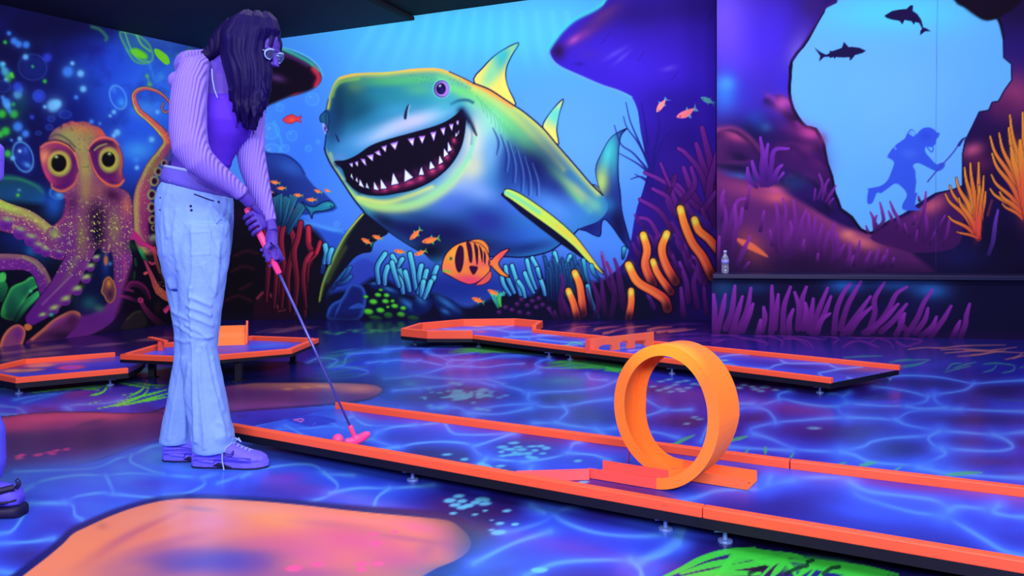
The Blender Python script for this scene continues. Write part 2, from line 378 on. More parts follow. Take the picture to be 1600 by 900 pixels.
    for fp, c1, c2 in (('742,131 756,104 780,82 810,67 799,88 791,108 792,132 804,166', (240, 225, 110), (60, 205, 215)), ('848,201 860,176 880,155 873,180 870,204 872,226', (240, 225, 110), (90, 215, 210))):
        q = PT(fp); m = b.poly(q, c1, f=1, sm=True, ret=True, line=(16, 20, 90), lw=1.8)
        t = q[3]; k = q[1]
        b.blob(t[0]*.5+k[0]*.5, t[1]*.5+k[1]*.5, 20, 14, c2, .9, -40, clip=m); b.blob(t[0], t[1]+8, 10, 12, c2, .8, clip=m)
        if q[0][0] < 800: b.blob(784, 96, 10, 22, (40, 170, 200), .7, 25, clip=m); b.blob(766, 118, 10, 22, (110, 220, 180), .8, 30, clip=m); b.blob(790, 140, 6, 20, (255, 235, 110), .9, clip=m)
    body = PT('510,177 512,162 516,145 522,130 530,121 545,116 565,114 597,113 620,111 640,108 665,106.5 685,107 702,112 722,121 740,130 765,140 790,156 802,164 820,176 848,200 872,228 900,260 924,288 942,305 950,325 935,345 905,357 892,370 878,380 860,392 836,399 812,402 788,401 740,401 700,403 697,400 684,412 673,407 660,394 647,388 607,362 585,344 570,333 552,310 540,292 527,272 517,257 510,242 507,232 510,210')
    m = b.poly(body, (40, 120, 190), f=1.2, ret=True)
    B = lambda x, y, rx, ry, c, a=.9, r=0: b.blob(x, y, rx, ry, c, a, r, clip=m)
    # snout and head
    B(560, 165, 60, 50, (28, 110, 140), .9); B(650, 150, 70, 30, (34, 130, 165), .9); B(700, 150, 50, 40, (60, 170, 190), .8)
    B(530, 165, 16, 42, (12, 30, 70), .95, 8); B(520, 190, 14, 40, (20, 60, 110), .8); B(545, 150, 20, 24, (14, 60, 80), .8); B(556, 178, 26, 14, (14, 50, 90), .6, -20)
    B(556, 135, 16, 14, (120, 160, 90), .7); B(600, 128, 50, 8, (70, 170, 110), .8); B(650, 124, 60, 9, (90, 200, 120), .8, -3)
    B(600, 205, 60, 17, (140, 190, 240), .85, -22); B(640, 192, 44, 15, (200, 195, 235), .75, -12); B(560, 225, 36, 14, (80, 160, 230), .8, -30); B(680, 178, 34, 12, (120, 200, 235), .7, -18); B(595, 178, 50, 14, (40, 140, 190), .6, -20)
    B(540, 235, 24, 14, (50, 130, 200), .7, -10); B(620, 170, 30, 14, (70, 165, 210), .5, -10)
    # back ridge: yellow fading to green
    b.stroke('512,168 517,140 530,122 560,114 600,113 645,108 685,107 715,118 745,133 790,157 830,185 862,216 900,258 935,300', [4, 6, 8, 8, 9, 9, 12, 13, 14, 14, 11, 8], (225, 225, 80), (220, 225, 110), a=.9, soft=True, clip=m)
    b.stroke('530,122 570,114 640,108 690,108 740,130 800,162', [2, 3, 4, 5, 6, 4], (255, 200, 80), (255, 170, 70), a=.9, soft=True, clip=m)
    b.stroke('520,150 524,137 534,128 560,123', 3, (150, 220, 80), a=.6, soft=True, clip=m)
    b.stroke('690,125 730,148 770,170 805,205 850,255 885,300 920,330', [10, 14, 18, 18, 14, 10, 6], (130, 225, 130), (90, 190, 160), a=.75, soft=True, clip=m)
    b.stroke('735,160 770,190 800,230 820,250', [10, 14, 14, 10], (120, 220, 190), a=.6, soft=True, clip=m)
    b.stroke('740,140 790,172 835,215 880,265', [7, 10, 10, 6], (235, 230, 110), (190, 220, 110), a=.75, soft=True, clip=m)
    b.stroke('725,124 760,140 800,166', [3, 5, 4], (255, 150, 70), a=.7, soft=True, clip=m)
    # cheek
    B(742, 225, 22, 44, (200, 215, 225), .85, 10); B(735, 262, 26, 26, (190, 200, 235), .8, 20); B(760, 205, 22, 30, (150, 215, 230), .7); B(712, 272, 30, 16, (190, 215, 190), .8, -38); B(770, 240, 20, 34, (120, 180, 235), .7)
    B(680, 300, 44, 14, (140, 200, 220), .8, -24); B(720, 292, 34, 22, (150, 180, 240), .7)
    # flank and belly
    B(830, 265, 40, 38, (26, 34, 130), .95, 40); B(800, 262, 18, 44, (34, 60, 150), .8, 10); B(860, 285, 30, 20, (30, 50, 150), .8, 40)
    B(810, 320, 50, 24, (70, 110, 235), .75, 10); B(870, 330, 46, 24, (90, 150, 250), .85, 35); B(890, 310, 30, 12, (70, 110, 220), .7, 38); B(840, 365, 44, 26, (50, 110, 220), .85, -10); B(800, 375, 30, 20, (40, 80, 200), .7)
    B(905, 335, 22, 14, (60, 130, 220), .7, 20)
    B(700, 320, 46, 20, (80, 110, 225), .85, -12); B(630, 322, 50, 16, (60, 140, 190), .7, 5); B(600, 318, 40, 8, (80, 180, 170), .8, 8)
    B(640, 355, 60, 26, (20, 22, 90), .95, 14); B(700, 365, 66, 26, (18, 18, 84), .95); B(760, 345, 40, 26, (36, 44, 150), .9, 10); B(745, 388, 46, 14, (14, 14, 60), .95); B(672, 392, 30, 16, (10, 12, 40), .95); B(770, 390, 30, 12, (30, 50, 130), .7)
    B(600, 342, 24, 12, (14, 20, 60), .85, 35)
    b.stroke('705,138 745,152 785,188 822,226 866,272 908,314', [5, 12, 17, 15, 11, 6], (110, 222, 120), a=.6, soft=True, clip=m); B(838, 258, 40, 26, (16, 22, 92), .9, 42); B(870, 290, 26, 12, (26, 40, 130), .6, 40); B(795, 262, 14, 40, (30, 60, 140), .6, 8)
    B(740, 214, 15, 34, (226, 222, 196), .7, 8); B(738, 262, 17, 22, (206, 216, 170), .65, 20); B(765, 190, 16, 20, (150, 232, 200), .6, 30); B(752, 300, 26, 16, (140, 170, 245), .6, 20); B(820, 388, 46, 10, (18, 36, 110), .75, -10); B(620, 338, 40, 8, (40, 110, 170), .5, 10); B(575, 328, 12, 8, (50, 150, 160), .6, 40)
    B(556, 160, 34, 30, (18, 78, 110), .6, 10); B(610, 150, 40, 16, (40, 140, 150), .5); B(655, 140, 26, 10, (90, 190, 130), .6); B(600, 208, 40, 9, (190, 205, 245), .6, -24); B(655, 186, 30, 9, (214, 200, 240), .6, -14)
    b.stroke('560,312 590,324 632,325 672,311 706,286 732,252', [4, 8, 9, 9, 7, 4], (235, 238, 140), a=.6, soft=True, clip=m); B(905, 300, 34, 8, (214, 222, 130), .6, 42); B(930, 320, 14, 12, (110, 200, 180), .7, 30)
    # gill folds
    for i, (x, l) in enumerate(((778, 42), (790, 58), (801, 66), (813, 70), (824, 66), (836, 56))):
        b.stroke(np.array([[x-8, 200+i*10], [x+1, 200+i*10+l*.5], [x-2+i, 200+i*10+l]]), [.8, 2.2, 1], (26, 40, 130), a=.75, soft=True, clip=m)
        b.stroke(np.array([[x-4, 204+i*10], [x+5, 204+i*10+l*.5], [x+2+i, 200+i*10+l]]), [.6, 1.6, .8], (100, 170, 220), a=.45, soft=True, clip=m)
    for i in range(9): b.stroke(np.array([[745+i*7, 150+i*7], [752+i*7, 162+i*8], [756+i*6, 176+i*8]]), .9, (60, 150, 130), a=.35, soft=True, clip=m)
    for i in range(26): b.blob(642+(i*29 % 100), 118+(i*13 % 14)+max(0, (642+(i*29 % 100)-700))*.25, 1, .8, (50, 90, 80), .5, clip=m)
    # jaw edge glow
    b.stroke('508,236 516,258 530,280 544,296 560,312 590,322 630,322 670,308 705,282 730,250 742,215', [3, 4, 6, 8, 8, 7, 8, 8, 6, 5, 3], (200, 235, 90), (120, 220, 200), a=.85, soft=True, clip=m)
    b.stroke('560,308 600,316 640,306 675,292', [3, 5, 6, 4], (235, 240, 120), a=.7, soft=True, clip=m); b.stroke('535,262 546,286 562,302', 3, (20, 60, 110), a=.6, soft=True, clip=m)
    b.stroke('516,240 524,262 536,280', 3, (210, 225, 110), a=.6, soft=True, clip=m); B(530, 250, 12, 10, (110, 150, 220), .6)
    # far eye bump
    b.poly('511,173 505,176 500,182 501,190 508,194 511,208 514,190', (26, 90, 130), f=1, line=(14, 24, 80), lw=1.2); b.poly('504,192 509,196 512,208 508,210 504,200', (150, 160, 240), f=1); b.blob(508, 201, 1.6, 4, (30, 20, 90))
    # outline
    for p, w in (('740,130 765,140 790,156 802,164 820,176 848,200 872,228 900,260 924,288 942,305', 1.2), ('507,232 510,242 517,257 527,272 540,292 552,310 570,333', 1.4), ('904,358 892,370 878,380 860,392 836,399 812,402 788,401 740,401 700,403', 1.2), ('702,112 722,121 740,130', .8), ('507,232 509,215 511,205', .9)):
        b.stroke(p, w, (14, 16, 74))
    b.stroke('511,200 509,177 513,155', 1.1, (20, 40, 90), soft=True, a=.8); b.stroke('570,333 607,362 647,388 660,394', .8, (14, 14, 50))
    # mouth
    mouth = S4('135,652 200,645 270,615 350,560 420,530 520,500 650,465 780,425 860,385 925,333 948,380 940,470 918,560 872,645 812,712 730,772 620,822 530,842 430,858 330,852 260,822 208,770 180,700')
    mm = b.poly(mouth, (12, 6, 30), f=1.2, ret=True)
    b.stroke(S4('925,335 960,380 985,420 1018,485'), [7, 6, 4, 1.5], (14, 14, 60), soft=True, a=.9); b.stroke(S4('860,290 910,268 960,266 995,280'), 2.6, (24, 80, 120), soft=True, a=.85); b.stroke(S4('975,420 990,480 985,540'), 2, (90, 140, 180), soft=True, a=.6)
    b.blob(700, 165, 16, 5, (60, 170, 200), .6, -25, clip=m)
    for x, y, rx, ry in ((395, 820, 22, 20), (445, 826, 24, 18), (510, 806, 34, 20), (600, 784, 42, 18), (670, 757, 28, 20), (742, 712, 30, 22), (795, 683, 22, 20), (832, 622, 20, 20), (878, 520, 14, 18), (862, 575, 12, 22)):
        b.blob(490+x/4, 90+y/4, rx/4*1.25, ry/4*1.3, (170, 40, 110), .85, -20, clip=mm); b.blob(490+x/4, 90+y/4-1, rx/8, ry/8, (230, 90, 130), .6, clip=mm)
    for x, y in ((640, 715), (600, 760), (540, 740), (700, 690), (460, 790), (770, 650)): b.blob(490+x/4, 90+y/4, 7, 6, (90, 30, 90), .5, clip=mm)
    for i in range(len(TU)):
        q = S4(TU[i]); b.poly(q, (92, 40, 160), f=1, sm=False); c = q.mean(0); b.poly(c+(q-c)*.8+np.array([0, .6]), (190, 150, 245), f=1, sm=False); b.poly(c+(q-c)*.5+np.array([0, 2]), (230, 225, 255), f=1.2, sm=False)
    for i in range(len(TL)):
        q = S4(TL[i]); b.poly(q, (170, 150, 240), f=1, sm=False, line=(20, 8, 50), lw=1); c = q.mean(0); b.poly(c+(q-c)*.75, (225, 235, 255), f=1.2, sm=False)
    b.stroke(S4('135,652 200,645 270,615 350,560 420,530 520,500 650,465 780,425 860,385 925,333'), 1.4, (12, 8, 40)); b.stroke(S4('948,380 940,470 918,560 872,645 812,712 730,772 620,822 530,842 430,858 330,852 260,822 208,770'), 1.5, (12, 8, 40))
    b.blob(528, 256, 6, 5, (14, 10, 50), .9)
    # eye, nostrils
    b.blob(690, 139, 18, 19, (90, 200, 190), .35); b.blob(690, 139, 14, 15, (120, 220, 230), .6, hard=1); b.blob(690, 139, 12.2, 13.4, (60, 30, 130), 1, hard=1); b.blob(691, 139, 11, 12, (160, 130, 240), 1, hard=1)
    b.blob(691, 145, 8, 5, (190, 110, 200), .6); b.blob(689, 138.5, 7.6, 9, (16, 8, 60), 1, hard=1); b.blob(691, 142, 4.4, 5, (60, 40, 160), .5); b.blob(687.5, 134, 2, 2, (225, 225, 255), 1)
    b.poly(S4('596,293 580,310 567,350 564,380 578,386 586,350'), (20, 36, 80), f=1.2); b.stroke(S4('600,300 592,330 590,370'), 1.4, (170, 200, 230), soft=True, a=.7)
    b.poly(S4('135,478 150,495 162,528 150,520'), (14, 20, 70), f=1.2)
    # right pectoral fin
    b.stroke('786,304 812,322 850,350 890,382 920,406 942,424', [3, 8, 9, 8, 5, 1], (10, 10, 44), f=2)
    m2 = b.poly('788,298 794,295 812,302 840,320 872,344 900,370 920,396 938,421 944,430 920,410 896,385 868,362 832,336 800,313 788,305', (200, 230, 90), f=1.2, ret=True, line=(12, 14, 60), lw=1.4)
    b.stroke('789,300 812,312 842,332', 4, (110, 220, 180), a=.8, soft=True, clip=m2); b.stroke('870,352 905,382 940,424', 3, (250, 200, 70), a=.7, soft=True, clip=m2)
    # ------------------------------------------------ violet rock mass on the right
    rock = PT('960,-60 947,0 933,13 900,30 880,47 867,63 857,78 863,93 877,105 910,120 940,133 967,142 987,152 997,175 1003,205 1008,235 1013,262 1004,300 996,322 990,350 985,380 975,410 940,450 940,520 1140,520 1140,-60')
    m = b.poly(rock, (58, 32, 208), f=1.5, ret=True)
    K = lambda x, y, rx, ry, c, a=.8, r=0: b.blob(x, y, rx, ry, c, a, r, clip=m)
    K(1060, 60, 120, 60, (58, 30, 190), .8); K(1080, 10, 90, 30, (44, 24, 130), .8); K(990, 20, 60, 30, (40, 20, 120), .7)
    K(930, 40, 50, 14, (70, 36, 130), .8, -32); K(905, 58, 26, 8, (150, 60, 160), .7, -30); K(945, 22, 30, 9, (100, 50, 130), .7, -35); K(872, 80, 12, 14, (40, 14, 70), .9); K(897, 62, 10, 5, (200, 90, 190), .7, -35)
    K(970, 95, 60, 26, (66, 40, 226), .7, 20); K(920, 85, 22, 10, (70, 40, 190), .6); K(1040, 110, 70, 40, (66, 34, 226), .6)
    K(962, 83, 20, 4, (100, 80, 235), .6, -30); K(972, 90, 16, 3, (110, 90, 235), .5, -40); K(1045, 107, 12, 4, (110, 84, 235), .6, -15); K(1050, 160, 60, 30, (40, 20, 150), .7); K(1060, 220, 60, 50, (34, 14, 120), .8); K(1050, 300, 70, 60, (46, 16, 110), .9); K(1040, 420, 110, 80, (24, 8, 60), .95); K(1000, 480, 120, 40, (14, 8, 40), .95)
    K(1010, 270, 26, 60, (30, 14, 120), .7); K(905, 100, 8, 3, (30, 20, 140), .5)
    for i in range(18): K(900+(i*53 % 215), 20+(i*31 % 120), .9, .9, (20, 10, 70), .8)
    b.stroke('947,-2 933,13 900,30 880,47 867,63 857,78', 3.5, (70, 215, 230), soft=True, a=.85); b.stroke('857,78 863,93 877,105 910,120 940,133 967,142 987,152', 1.6, (110, 180, 255), soft=True, a=.8)
    # dark branching weed
    for p in ('1015,262 1000,225 985,190 978,160', '1012,250 995,220 980,200 974,182', '1010,240 1002,205 998,175', '1016,270 990,240 970,225 960,196', '1014,270 995,255 968,240', '1016,290 1006,280 992,272', '1020,290 1022,240 1030,200 1026,170', '1020,260 1035,220 1050,205', '1012,225 1008,195 1002,160', '1012,282 1000,276 985,280'):
        b.stroke(p, [2.2, 1.4, 1, .7], (26, 20, 120), a=.85)
    # pink and green fish on the rock
    b.fish(1033, 164, 26, 122, (255, 150, 150), (90, 150, 220), bend=-.12); b.fish(1073, 177, 34, 160, (255, 130, 150), (90, 160, 220), bend=.12); b.fish(1106, 157, 24, 205, (90, 170, 190), (60, 110, 190))
    # purple fan coral
    rs = np.random.RandomState(3)
    for p, w in (('1118,330 1112,290 1110,255 1097,200', 6), ('1116,300 1100,262 1088,225', 5.5), ('1110,320 1095,270 1072,240 1060,232', 4.5), ('1100,330 1082,300 1068,262', 5), ('1108,340 1075,310 1060,290 1040,285', 4), ('1118,380 1085,340 1060,300 1030,280 1008,270', 4), ('1060,340 1045,310 1020,295', 4), ('1050,360 1030,330 1000,312', 4), ('1080,360 1062,330 1050,300 1038,270', 4), ('1118,350 1108,300 1120,240', 6), ('1050,400 1030,370 1015,345 1000,340', 4), ('1045,300 1055,275 1048,290 1032,255', 3), ('1062,320 1085,290 1080,262', 4.5), ('1098,330 1118,300', 5), ('1075,470 1072,440 1062,410', 4), ('1090,480 1084,440 1092,410 1080,400', 4), ('1104,490 1100,450 1106,430', 3), ('1068,492 1064,450', 4), ('1085,420 1075,400 1070,380', 3), ('1095,440 1090,415', 4), ('1010,493 1002,470 994,455', 4), ('1020,480 1012,460', 4)):
        b.stroke(p, [w*1.1, w, w*.85, w*.6], (60, 16, 90), (124, 40, 168), line=(30, 10, 80), lw=1, a=.9)
    for i in range(26):
        x = 1000+rs.rand()*115; y = 330+rs.rand()*130; l = 16+rs.rand()*26; t = rs.uniform(-.9, -.2)
        b.stroke(np.array([[x, y], [x+l*t*.5-2, y-l*.5], [x+l*t, y-l]]), [3, 3.4, 2], (46, 14, 80), (104, 32, 140), a=.7)
    # ------------------------------------------------ sea bed
    m = b.poly('500,512 505,485 512,462 530,455 552,452 572,440 585,434 610,440 640,460 680,458 700,470 730,480 760,470 800,455 830,462 850,440 880,430 930,440 975,430 990,512', (10, 12, 46), f=8, ret=True)
    for p in ('515,500 512,486 520,474 534,466 546,446 556,444 568,450 572,470 560,500', '535,470 528,480 522,498', '545,482 560,474 568,480'): b.poly(PT(p), (20, 30, 110), f=3, rim=(50, 110, 235), rw=4, ra=.8)
    for x, y, rx, ry, r in ((640, 482, 20, 13, 35), (700, 480, 26, 13, 35), (588, 446, 10, 6, 0), (610, 456, 14, 8, 20), (660, 476, 14, 18, 50), (698, 492, 10, 10, 30)):
        b.blob(x, y, rx, ry, (12, 24, 90), 1, r, hard=.8); b.blob(x-2, y-ry*.5, rx*.8, ry*.4, (50, 130, 215), .75, r)
    for x, y, rx, ry in ((515, 492, 12, 8), (572, 483, 16, 10), (585, 460, 10, 6), (612, 485, 14, 10), (550, 515, 20, 13), (607, 513, 17, 11), (640, 512, 10, 8), (650, 535, 17, 11), (583, 555, 20, 13), (618, 540, 8, 6), (690, 545, 14, 10), (527, 562, 24, 15), (620, 578, 20, 14), (680, 575, 20, 13), (738, 592, 28, 12), (560, 590, 30, 10)):
        x = 400+x/3; y = 300+y/3; rx /= 3; ry /= 3; c = (90, 215, 60) if ry < 5.2 and y < 492 else (40, 130, 50)
        b.blob(x, y, rx*1.1, ry*1.1, (20, 80, 40), 1, 8, hard=1); b.blob(x, y-.5, rx*.8, ry*.75, c, .95, 8, hard=.7)
    tube = lambda p, w=3.6: b.stroke(p, [w, w, w*.9], (70, 195, 235), (30, 90, 180), line=(8, 14, 66), lw=1.5, hi=(140, 235, 250), hs=-.3, ha=.5)
    for t in ('605,290 570,350 575,425', '618,350 606,390 604,430', '640,300 665,350 688,400 695,465', '685,315 668,345', '722,290 735,350 742,400 750,455', '700,375 712,420 720,460', '775,345 765,395 770,430', '800,370 785,420 760,470', '848,352 830,400 822,430', '835,400 815,440 800,490', '655,385 680,420 690,470', '638,330 650,380 670,440', '785,420 780,450 775,485', '820,420 805,460 790,495', '325,250 330,290 320,330', '355,270 345,300 340,330'): tube(O(t))
    for t in ('70,320 85,380 110,450', '95,310 125,370 150,450', '0,345 20,410 40,480', '60,380 80,430 100,470', '200,285 210,330 205,385', '272,300 255,345 232,385', '30,420 50,450 60,490', '-30,350 -20,400 10,470', '-50,380 -40,430 -10,480', '130,400 145,440 155,480', '120,360 130,400'): tube(R(t), 3)
    for t in ('335,320 345,380 370,450', '355,440 370,510 410,590', '372,345 385,380 410,410', '525,265 520,310'): b.stroke(R(t), [3, 3, 1.5], (60, 180, 220), (14, 40, 110), line=(8, 14, 60), lw=1.2)
    for i in range(20):
        x = 850+(i*37 % 60); b.stroke(np.array([[x, 400+(i*11 % 20)], [x+4, 420+(i*7 % 15)], [x+6, 470]]), [2, 2.4, 1], (40, 120, 190), (10, 24, 80), a=.55, line=(8, 14, 60))
    for x, y in ((808, 475), (815, 468), (824, 477), (832, 470), (838, 480), (800, 484), (812, 488), (826, 490), (842, 466), (848, 476), (858, 482), (780, 488), (790, 480)):
        b.blob(x, y, 4, 3.4, (70, 24, 100), .9, hard=.6); b.blob(x-1, y-1, 2, 1.5, (130, 50, 150), .6)
    for i in range(16): b.stroke(np.array([[764+(i*5 % 26), 455+(i*7 % 8)], [770+(i*4 % 16), 464], [778, 480]]), 1, (70, 220, 200), (30, 120, 110), a=.8)
    b.stroke('775,458 780,466 782,478', 2, (90, 210, 60), a=.8)
    # purple weeds at the wall foot
    for p, w in (('892,500 884,480 878,465', 4), ('880,500 876,470 880,440 876,430', 4), ('872,500 866,486', 3), ('930,495 935,470 925,440', 4), ('945,490 942,460 940,435', 4), ('955,495 960,460 955,430 948,410', 4), ('975,480 970,450 965,420 960,405', 5), ('965,470 950,440 940,400', 3), ('925,480 918,450', 3), ('868,498 858,484', 3)):
        b.stroke(p, [w, w, w*.5], (40, 10, 60), (96, 28, 130), a=.85)
    b.stroke('940,395 946,412 955,425', 3, (150, 40, 120), a=.6, soft=True)
    # glowing orange tube coral
    for p, w in (('1063,326 1070,352 1082,380 1098,402 1112,432', 6.2), ('1085,343 1092,360 1108,374 1126,396', 6), ('1005,367 1011,390 1008,415 1020,444', 6), ('1042,365 1034,388 1040,413 1055,440', 6), ('1020,408 1028,428 1048,456', 5), ('982,414 996,440 1022,456 1038,468 1043,482', 6.4), ('898,426 906,447 911,490', 5.4), ('888,454 896,474 902,498', 5), ('986,454 986,475 982,497', 5)):
        b.stroke(p, [w*.85, w, w, w*1.1, w*1.1], (255, 140, 55), (205, 50, 60), line=(20, 4, 40), lw=2.2, hi=(255, 170, 80), hs=.35, ha=.4)
        q = PT(p); t = q[0]; d = (q[1]-q[0])/max(1, np.hypot(*(q[1]-q[0])))
        b.blob(t[0]+d[0]*3, t[1]+d[1]*3, w*.9, w*1.1, (230, 235, 80), .9); b.blob(q[-1][0], q[-1][1], w*1.6, w*2.2, (20, 6, 36), .8)
    # the striped fish
    m = b.poly(O('870,355 885,300 930,252 990,230 1050,238 1085,272 1098,318 1120,300 1150,278 1187,266 1160,300 1138,335 1158,370 1190,400 1150,392 1118,365 1098,345 1095,375 1060,408 1010,432 960,420 905,392 880,378'), (250, 140, 60), f=1.2, ret=True, line=(30, 8, 50), lw=1.8)
    b.blob(735, 438, 30, 10, (235, 60, 120), .9, 5, clip=m); b.blob(712, 398, 16, 14, (255, 180, 60), .7, clip=m); b.blob(700, 420, 8, 8, (255, 120, 110), .7, clip=m); b.blob(785, 400, 12, 12, (240, 70, 110), .8, clip=m); b.blob(748, 412, 24, 9, (240, 90, 110), .7, clip=m)
    b.poly(O('1005,232 1030,222 1065,228 1090,258 1090,295 1075,265 1045,240'), (240, 140, 60), f=1, line=(60, 10, 60), lw=1); b.poly(O('1100,370 1102,405 1070,432 1030,436 1060,408'), (230, 90, 90), f=1, line=(60, 10, 60), lw=1)
    for p in ('955,250 972,262 975,310 968,355 955,378 940,365 932,320 940,275', '985,235 1005,240 1015,285 1012,330 1000,325 992,280', '1000,348 1040,352 1025,385 1012,382', '1022,240 1040,262 1042,310 1036,345 1028,300', '1045,248 1062,280 1062,330 1055,310 1050,280', '1068,275 1078,300 1074,340 1068,320', '1090,318 1098,330 1090,348'): b.poly(O(p), (50, 10, 60), f=1.2, clip=m)
    b.blob(704.5, 404, 3, 3.6, (190, 180, 90), 1, hard=1); b.blob(704.5, 404, 1.8, 2.2, (20, 10, 30)); b.stroke(O('878,372 895,368 910,378'), 1.4, (120, 200, 70)); 
    # little orange fish
    for x, y, L, an in ((573, 377, 19, 208), (590, 371, 18, 198), (649, 366, 24, 135), (673, 375, 28, 168), (657, 395, 20, 160), (625, 393, 19, 190), (771, 457, 20, 205), (747, 469, 21, 200), (430, 285, 16, 190), (440, 294, 15, 180), (466, 305, 15, 186), (487, 312, 17, 182), (497, 299, 14, 200), (512, 298, 12, 204), (424, 300, 8, 200)):
        b.fish(x, y, L, an, (255, 140, 70), (70, 170, 110), belly=(255, 90, 70))
    # darkness gathering at the foot of the painting
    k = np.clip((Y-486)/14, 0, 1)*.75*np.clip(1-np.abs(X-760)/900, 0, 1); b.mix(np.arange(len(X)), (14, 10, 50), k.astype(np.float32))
TU = ('220,660 245,655 245,685', '255,650 278,645 278,682', '290,630 320,630 333,680', '330,610 375,600 372,650', '378,590 410,575 425,615', '420,555 458,545 452,592', '475,535 530,520 512,580', '585,505 632,498 623,555', '655,490 700,485 680,540', '728,465 768,458 752,525', '790,440 825,432 815,490', '845,415 875,410 865,460', '890,395 908,390 902,425', '905,455 912,450 895,495')
TL = ('230,742 250,765 236,722', '262,768 280,785 268,740', '282,798 320,818 288,755', '325,812 350,822 330,778', '375,825 412,832 376,770', '418,825 462,820 416,750', '482,802 537,790 495,712', '565,782 627,750 568,692', '655,735 693,735 673,675', '722,702 762,690 727,640', '780,672 812,655 785,603', '812,628 845,605 812,560', '838,592 868,580 838,520', '885,495 900,490 890,460')
def paint_left(b):
    A = lambda t: PT(t, 0, 180, 4)
    L = lambda t: PT(t, 0, 340, 4)
    T = lambda t: PT(t, 0, 0, 3)
    X, Y = b.X, b.Y
    b.fill((16, 14, 74))
    P = b.blob
    # deep water with a lit heart on the right
    P(200, 130, 110, 110, (38, 84, 232), .95); P(250, 150, 70, 110, (50, 120, 250), .85); P(235, 60, 60, 26, (60, 110, 200), .7, 12); P(210, 230, 50, 70, (40, 90, 240), .8); P(160, 95, 50, 40, (34, 66, 215), .6)
    P(215, 235, 26, 16, (70, 170, 250), .7); P(225, 170, 24, 14, (80, 170, 250), .5); P(110, 130, 50, 30, (22, 60, 150), .6); P(55, 60, 60, 50, (12, 14, 90), .7); P(20, 130, 50, 60, (12, 12, 70), .8); P(60, 200, 80, 50, (14, 16, 90), .8)
    P(300, 120, 30, 50, (64, 130, 250), .7); P(180, 20, 120, 26, (12, 14, 70), .8); P(130, 40, 60, 16, (24, 30, 100), .6); P(70, 65, 20, 10, (30, 60, 130), .5)
    P(30, 60, 70, 60, (10, 10, 60), .75); P(90, 40, 90, 26, (10, 10, 56), .8); P(20, 190, 60, 80, (10, 10, 60), .75); P(110, 175, 34, 30, (14, 20, 110), .7); P(70, 120, 40, 30, (12, 14, 84), .6)
    n = fbm(X/38, Y/38, 3)
    b.mix(np.arange(len(X)), (20, 20, 110), (np.clip(n-.52, 0, 1)*1.6*(Y < 330)).astype(np.float32))
    # drifting plankton and bubbles
    for x, y, r, c in ((41, 70, 5, 0), (22, 64, 5, 0), (14, 52, 3, 0), (8, 66, 2.5, 1), (40, 89, 4, 2), (29, 69, 5, 0), (74, 90, 6, 3), (106, 112, 8, 0), (126, 115, 5, 2), (113, 99, 3, 2), (130, 139, 4.5, 2), (119, 152, 3, 0), (70, 127, 2.6, 1), (51, 104, 1.8, 1), (83, 165, 9, 2), (90, 162, 6, 2), (70, 167, 2.4, 2), (60, 150, 8, 3), (28, 148, 6, 2), (30, 140, 5, 0), (21, 163, 2.6, 1), (22, 178, 6, 1), (10, 160, 6, 0), (3, 178, 6, 1), (12, 165, 4, 2), (9, 205, 6, 1), (0, 210, 5, 1), (28, 198, 7, 0), (40, 209, 5, 0), (31, 217, 3.2, 2), (12, 240, 5, 1), (20, 247, 3.5, 2), (18, 219, 2, 0), (143, 190, 3, 0), (156, 193, 2, 0), (178, 175, 3, 2), (172, 181, 2, 2), (183, 207, 4.6, 2), (178, 212, 3, 2), (213, 249, 4, 0), (246, 175, 3, 2), (50, 183, 3, 3), (27, 135, 6, 3), (5, 100, 3, 2), (16, 118, 4, 1), (8, 112, 6, 0), (10, 124, 3, 2), (200, 78, 3, 0), (250, 120, 6, 0), (230, 170, 7, 0), (237, 218, 4, 2), (214, 262, 3, 2)):
            col = ((60, 130, 240), (50, 190, 60), (110, 190, 245), (44, 60, 210))[c]
            P(x, y, r*1.7, r*1.7, col, .35); P(x, y, r, r, col, .85, hard=.35)
    b.stroke('2,100 8,112 14,125', 4, (70, 180, 230), (60, 160, 60), a=.8, soft=True); b.stroke('4,152 10,163 15,174', 4, (70, 150, 240), a=.8, soft=True); b.stroke('18,115 20,120', 3, (90, 210, 60), a=.8, soft=True)
    P(34, 160, 16, 22, (24, 80, 100), .5)
    for x, y, rx, ry, r in ((184.5, 152, 12, 19, -22), (36, 245, 15, 24, -18), (51, 105, 22, 20, 10), (102, 179, 9, 6, 0), (61, 150, 9, 9, 0), (5, 135, 11, 9, 0), (77, 199, 5, 4, 0), (80, 186, 5, 4, 0), (60, 208, 4, 3, 0), (90, 302, 12, 9, 10)):
        dim = rx > 18 or rx < 12 and ry < 12
        P(x, y, rx, ry, (40, 90, 230), .2 if dim else .4, r, hard=.3); b.ring(x, y, rx, ry, (70, 130, 250) if dim else (100, 190, 250), .22 if dim else .6, 1.2, r)
    P(190, 160, 6, 7, (70, 170, 250), .7, -20); P(178, 140, 4, 6, (80, 150, 250), .5, -20); P(31, 236, 3, 3, (190, 225, 255), .9); P(43, 258, 7, 4, (90, 180, 250), .7, 30); P(40, 234, 5, 7, (60, 110, 240), .6)
    # green jelly things near the top
    b.stroke(T('430,125 470,140 500,175 495,188'), 3, (60, 140, 90), a=.7, soft=True)
    m = b.poly(T('560,150 640,160 700,205 720,270 690,300 630,290 590,230'), (50, 130, 150), f=3, a=.4, ret=True, rim=(90, 190, 110), rw=2.5)
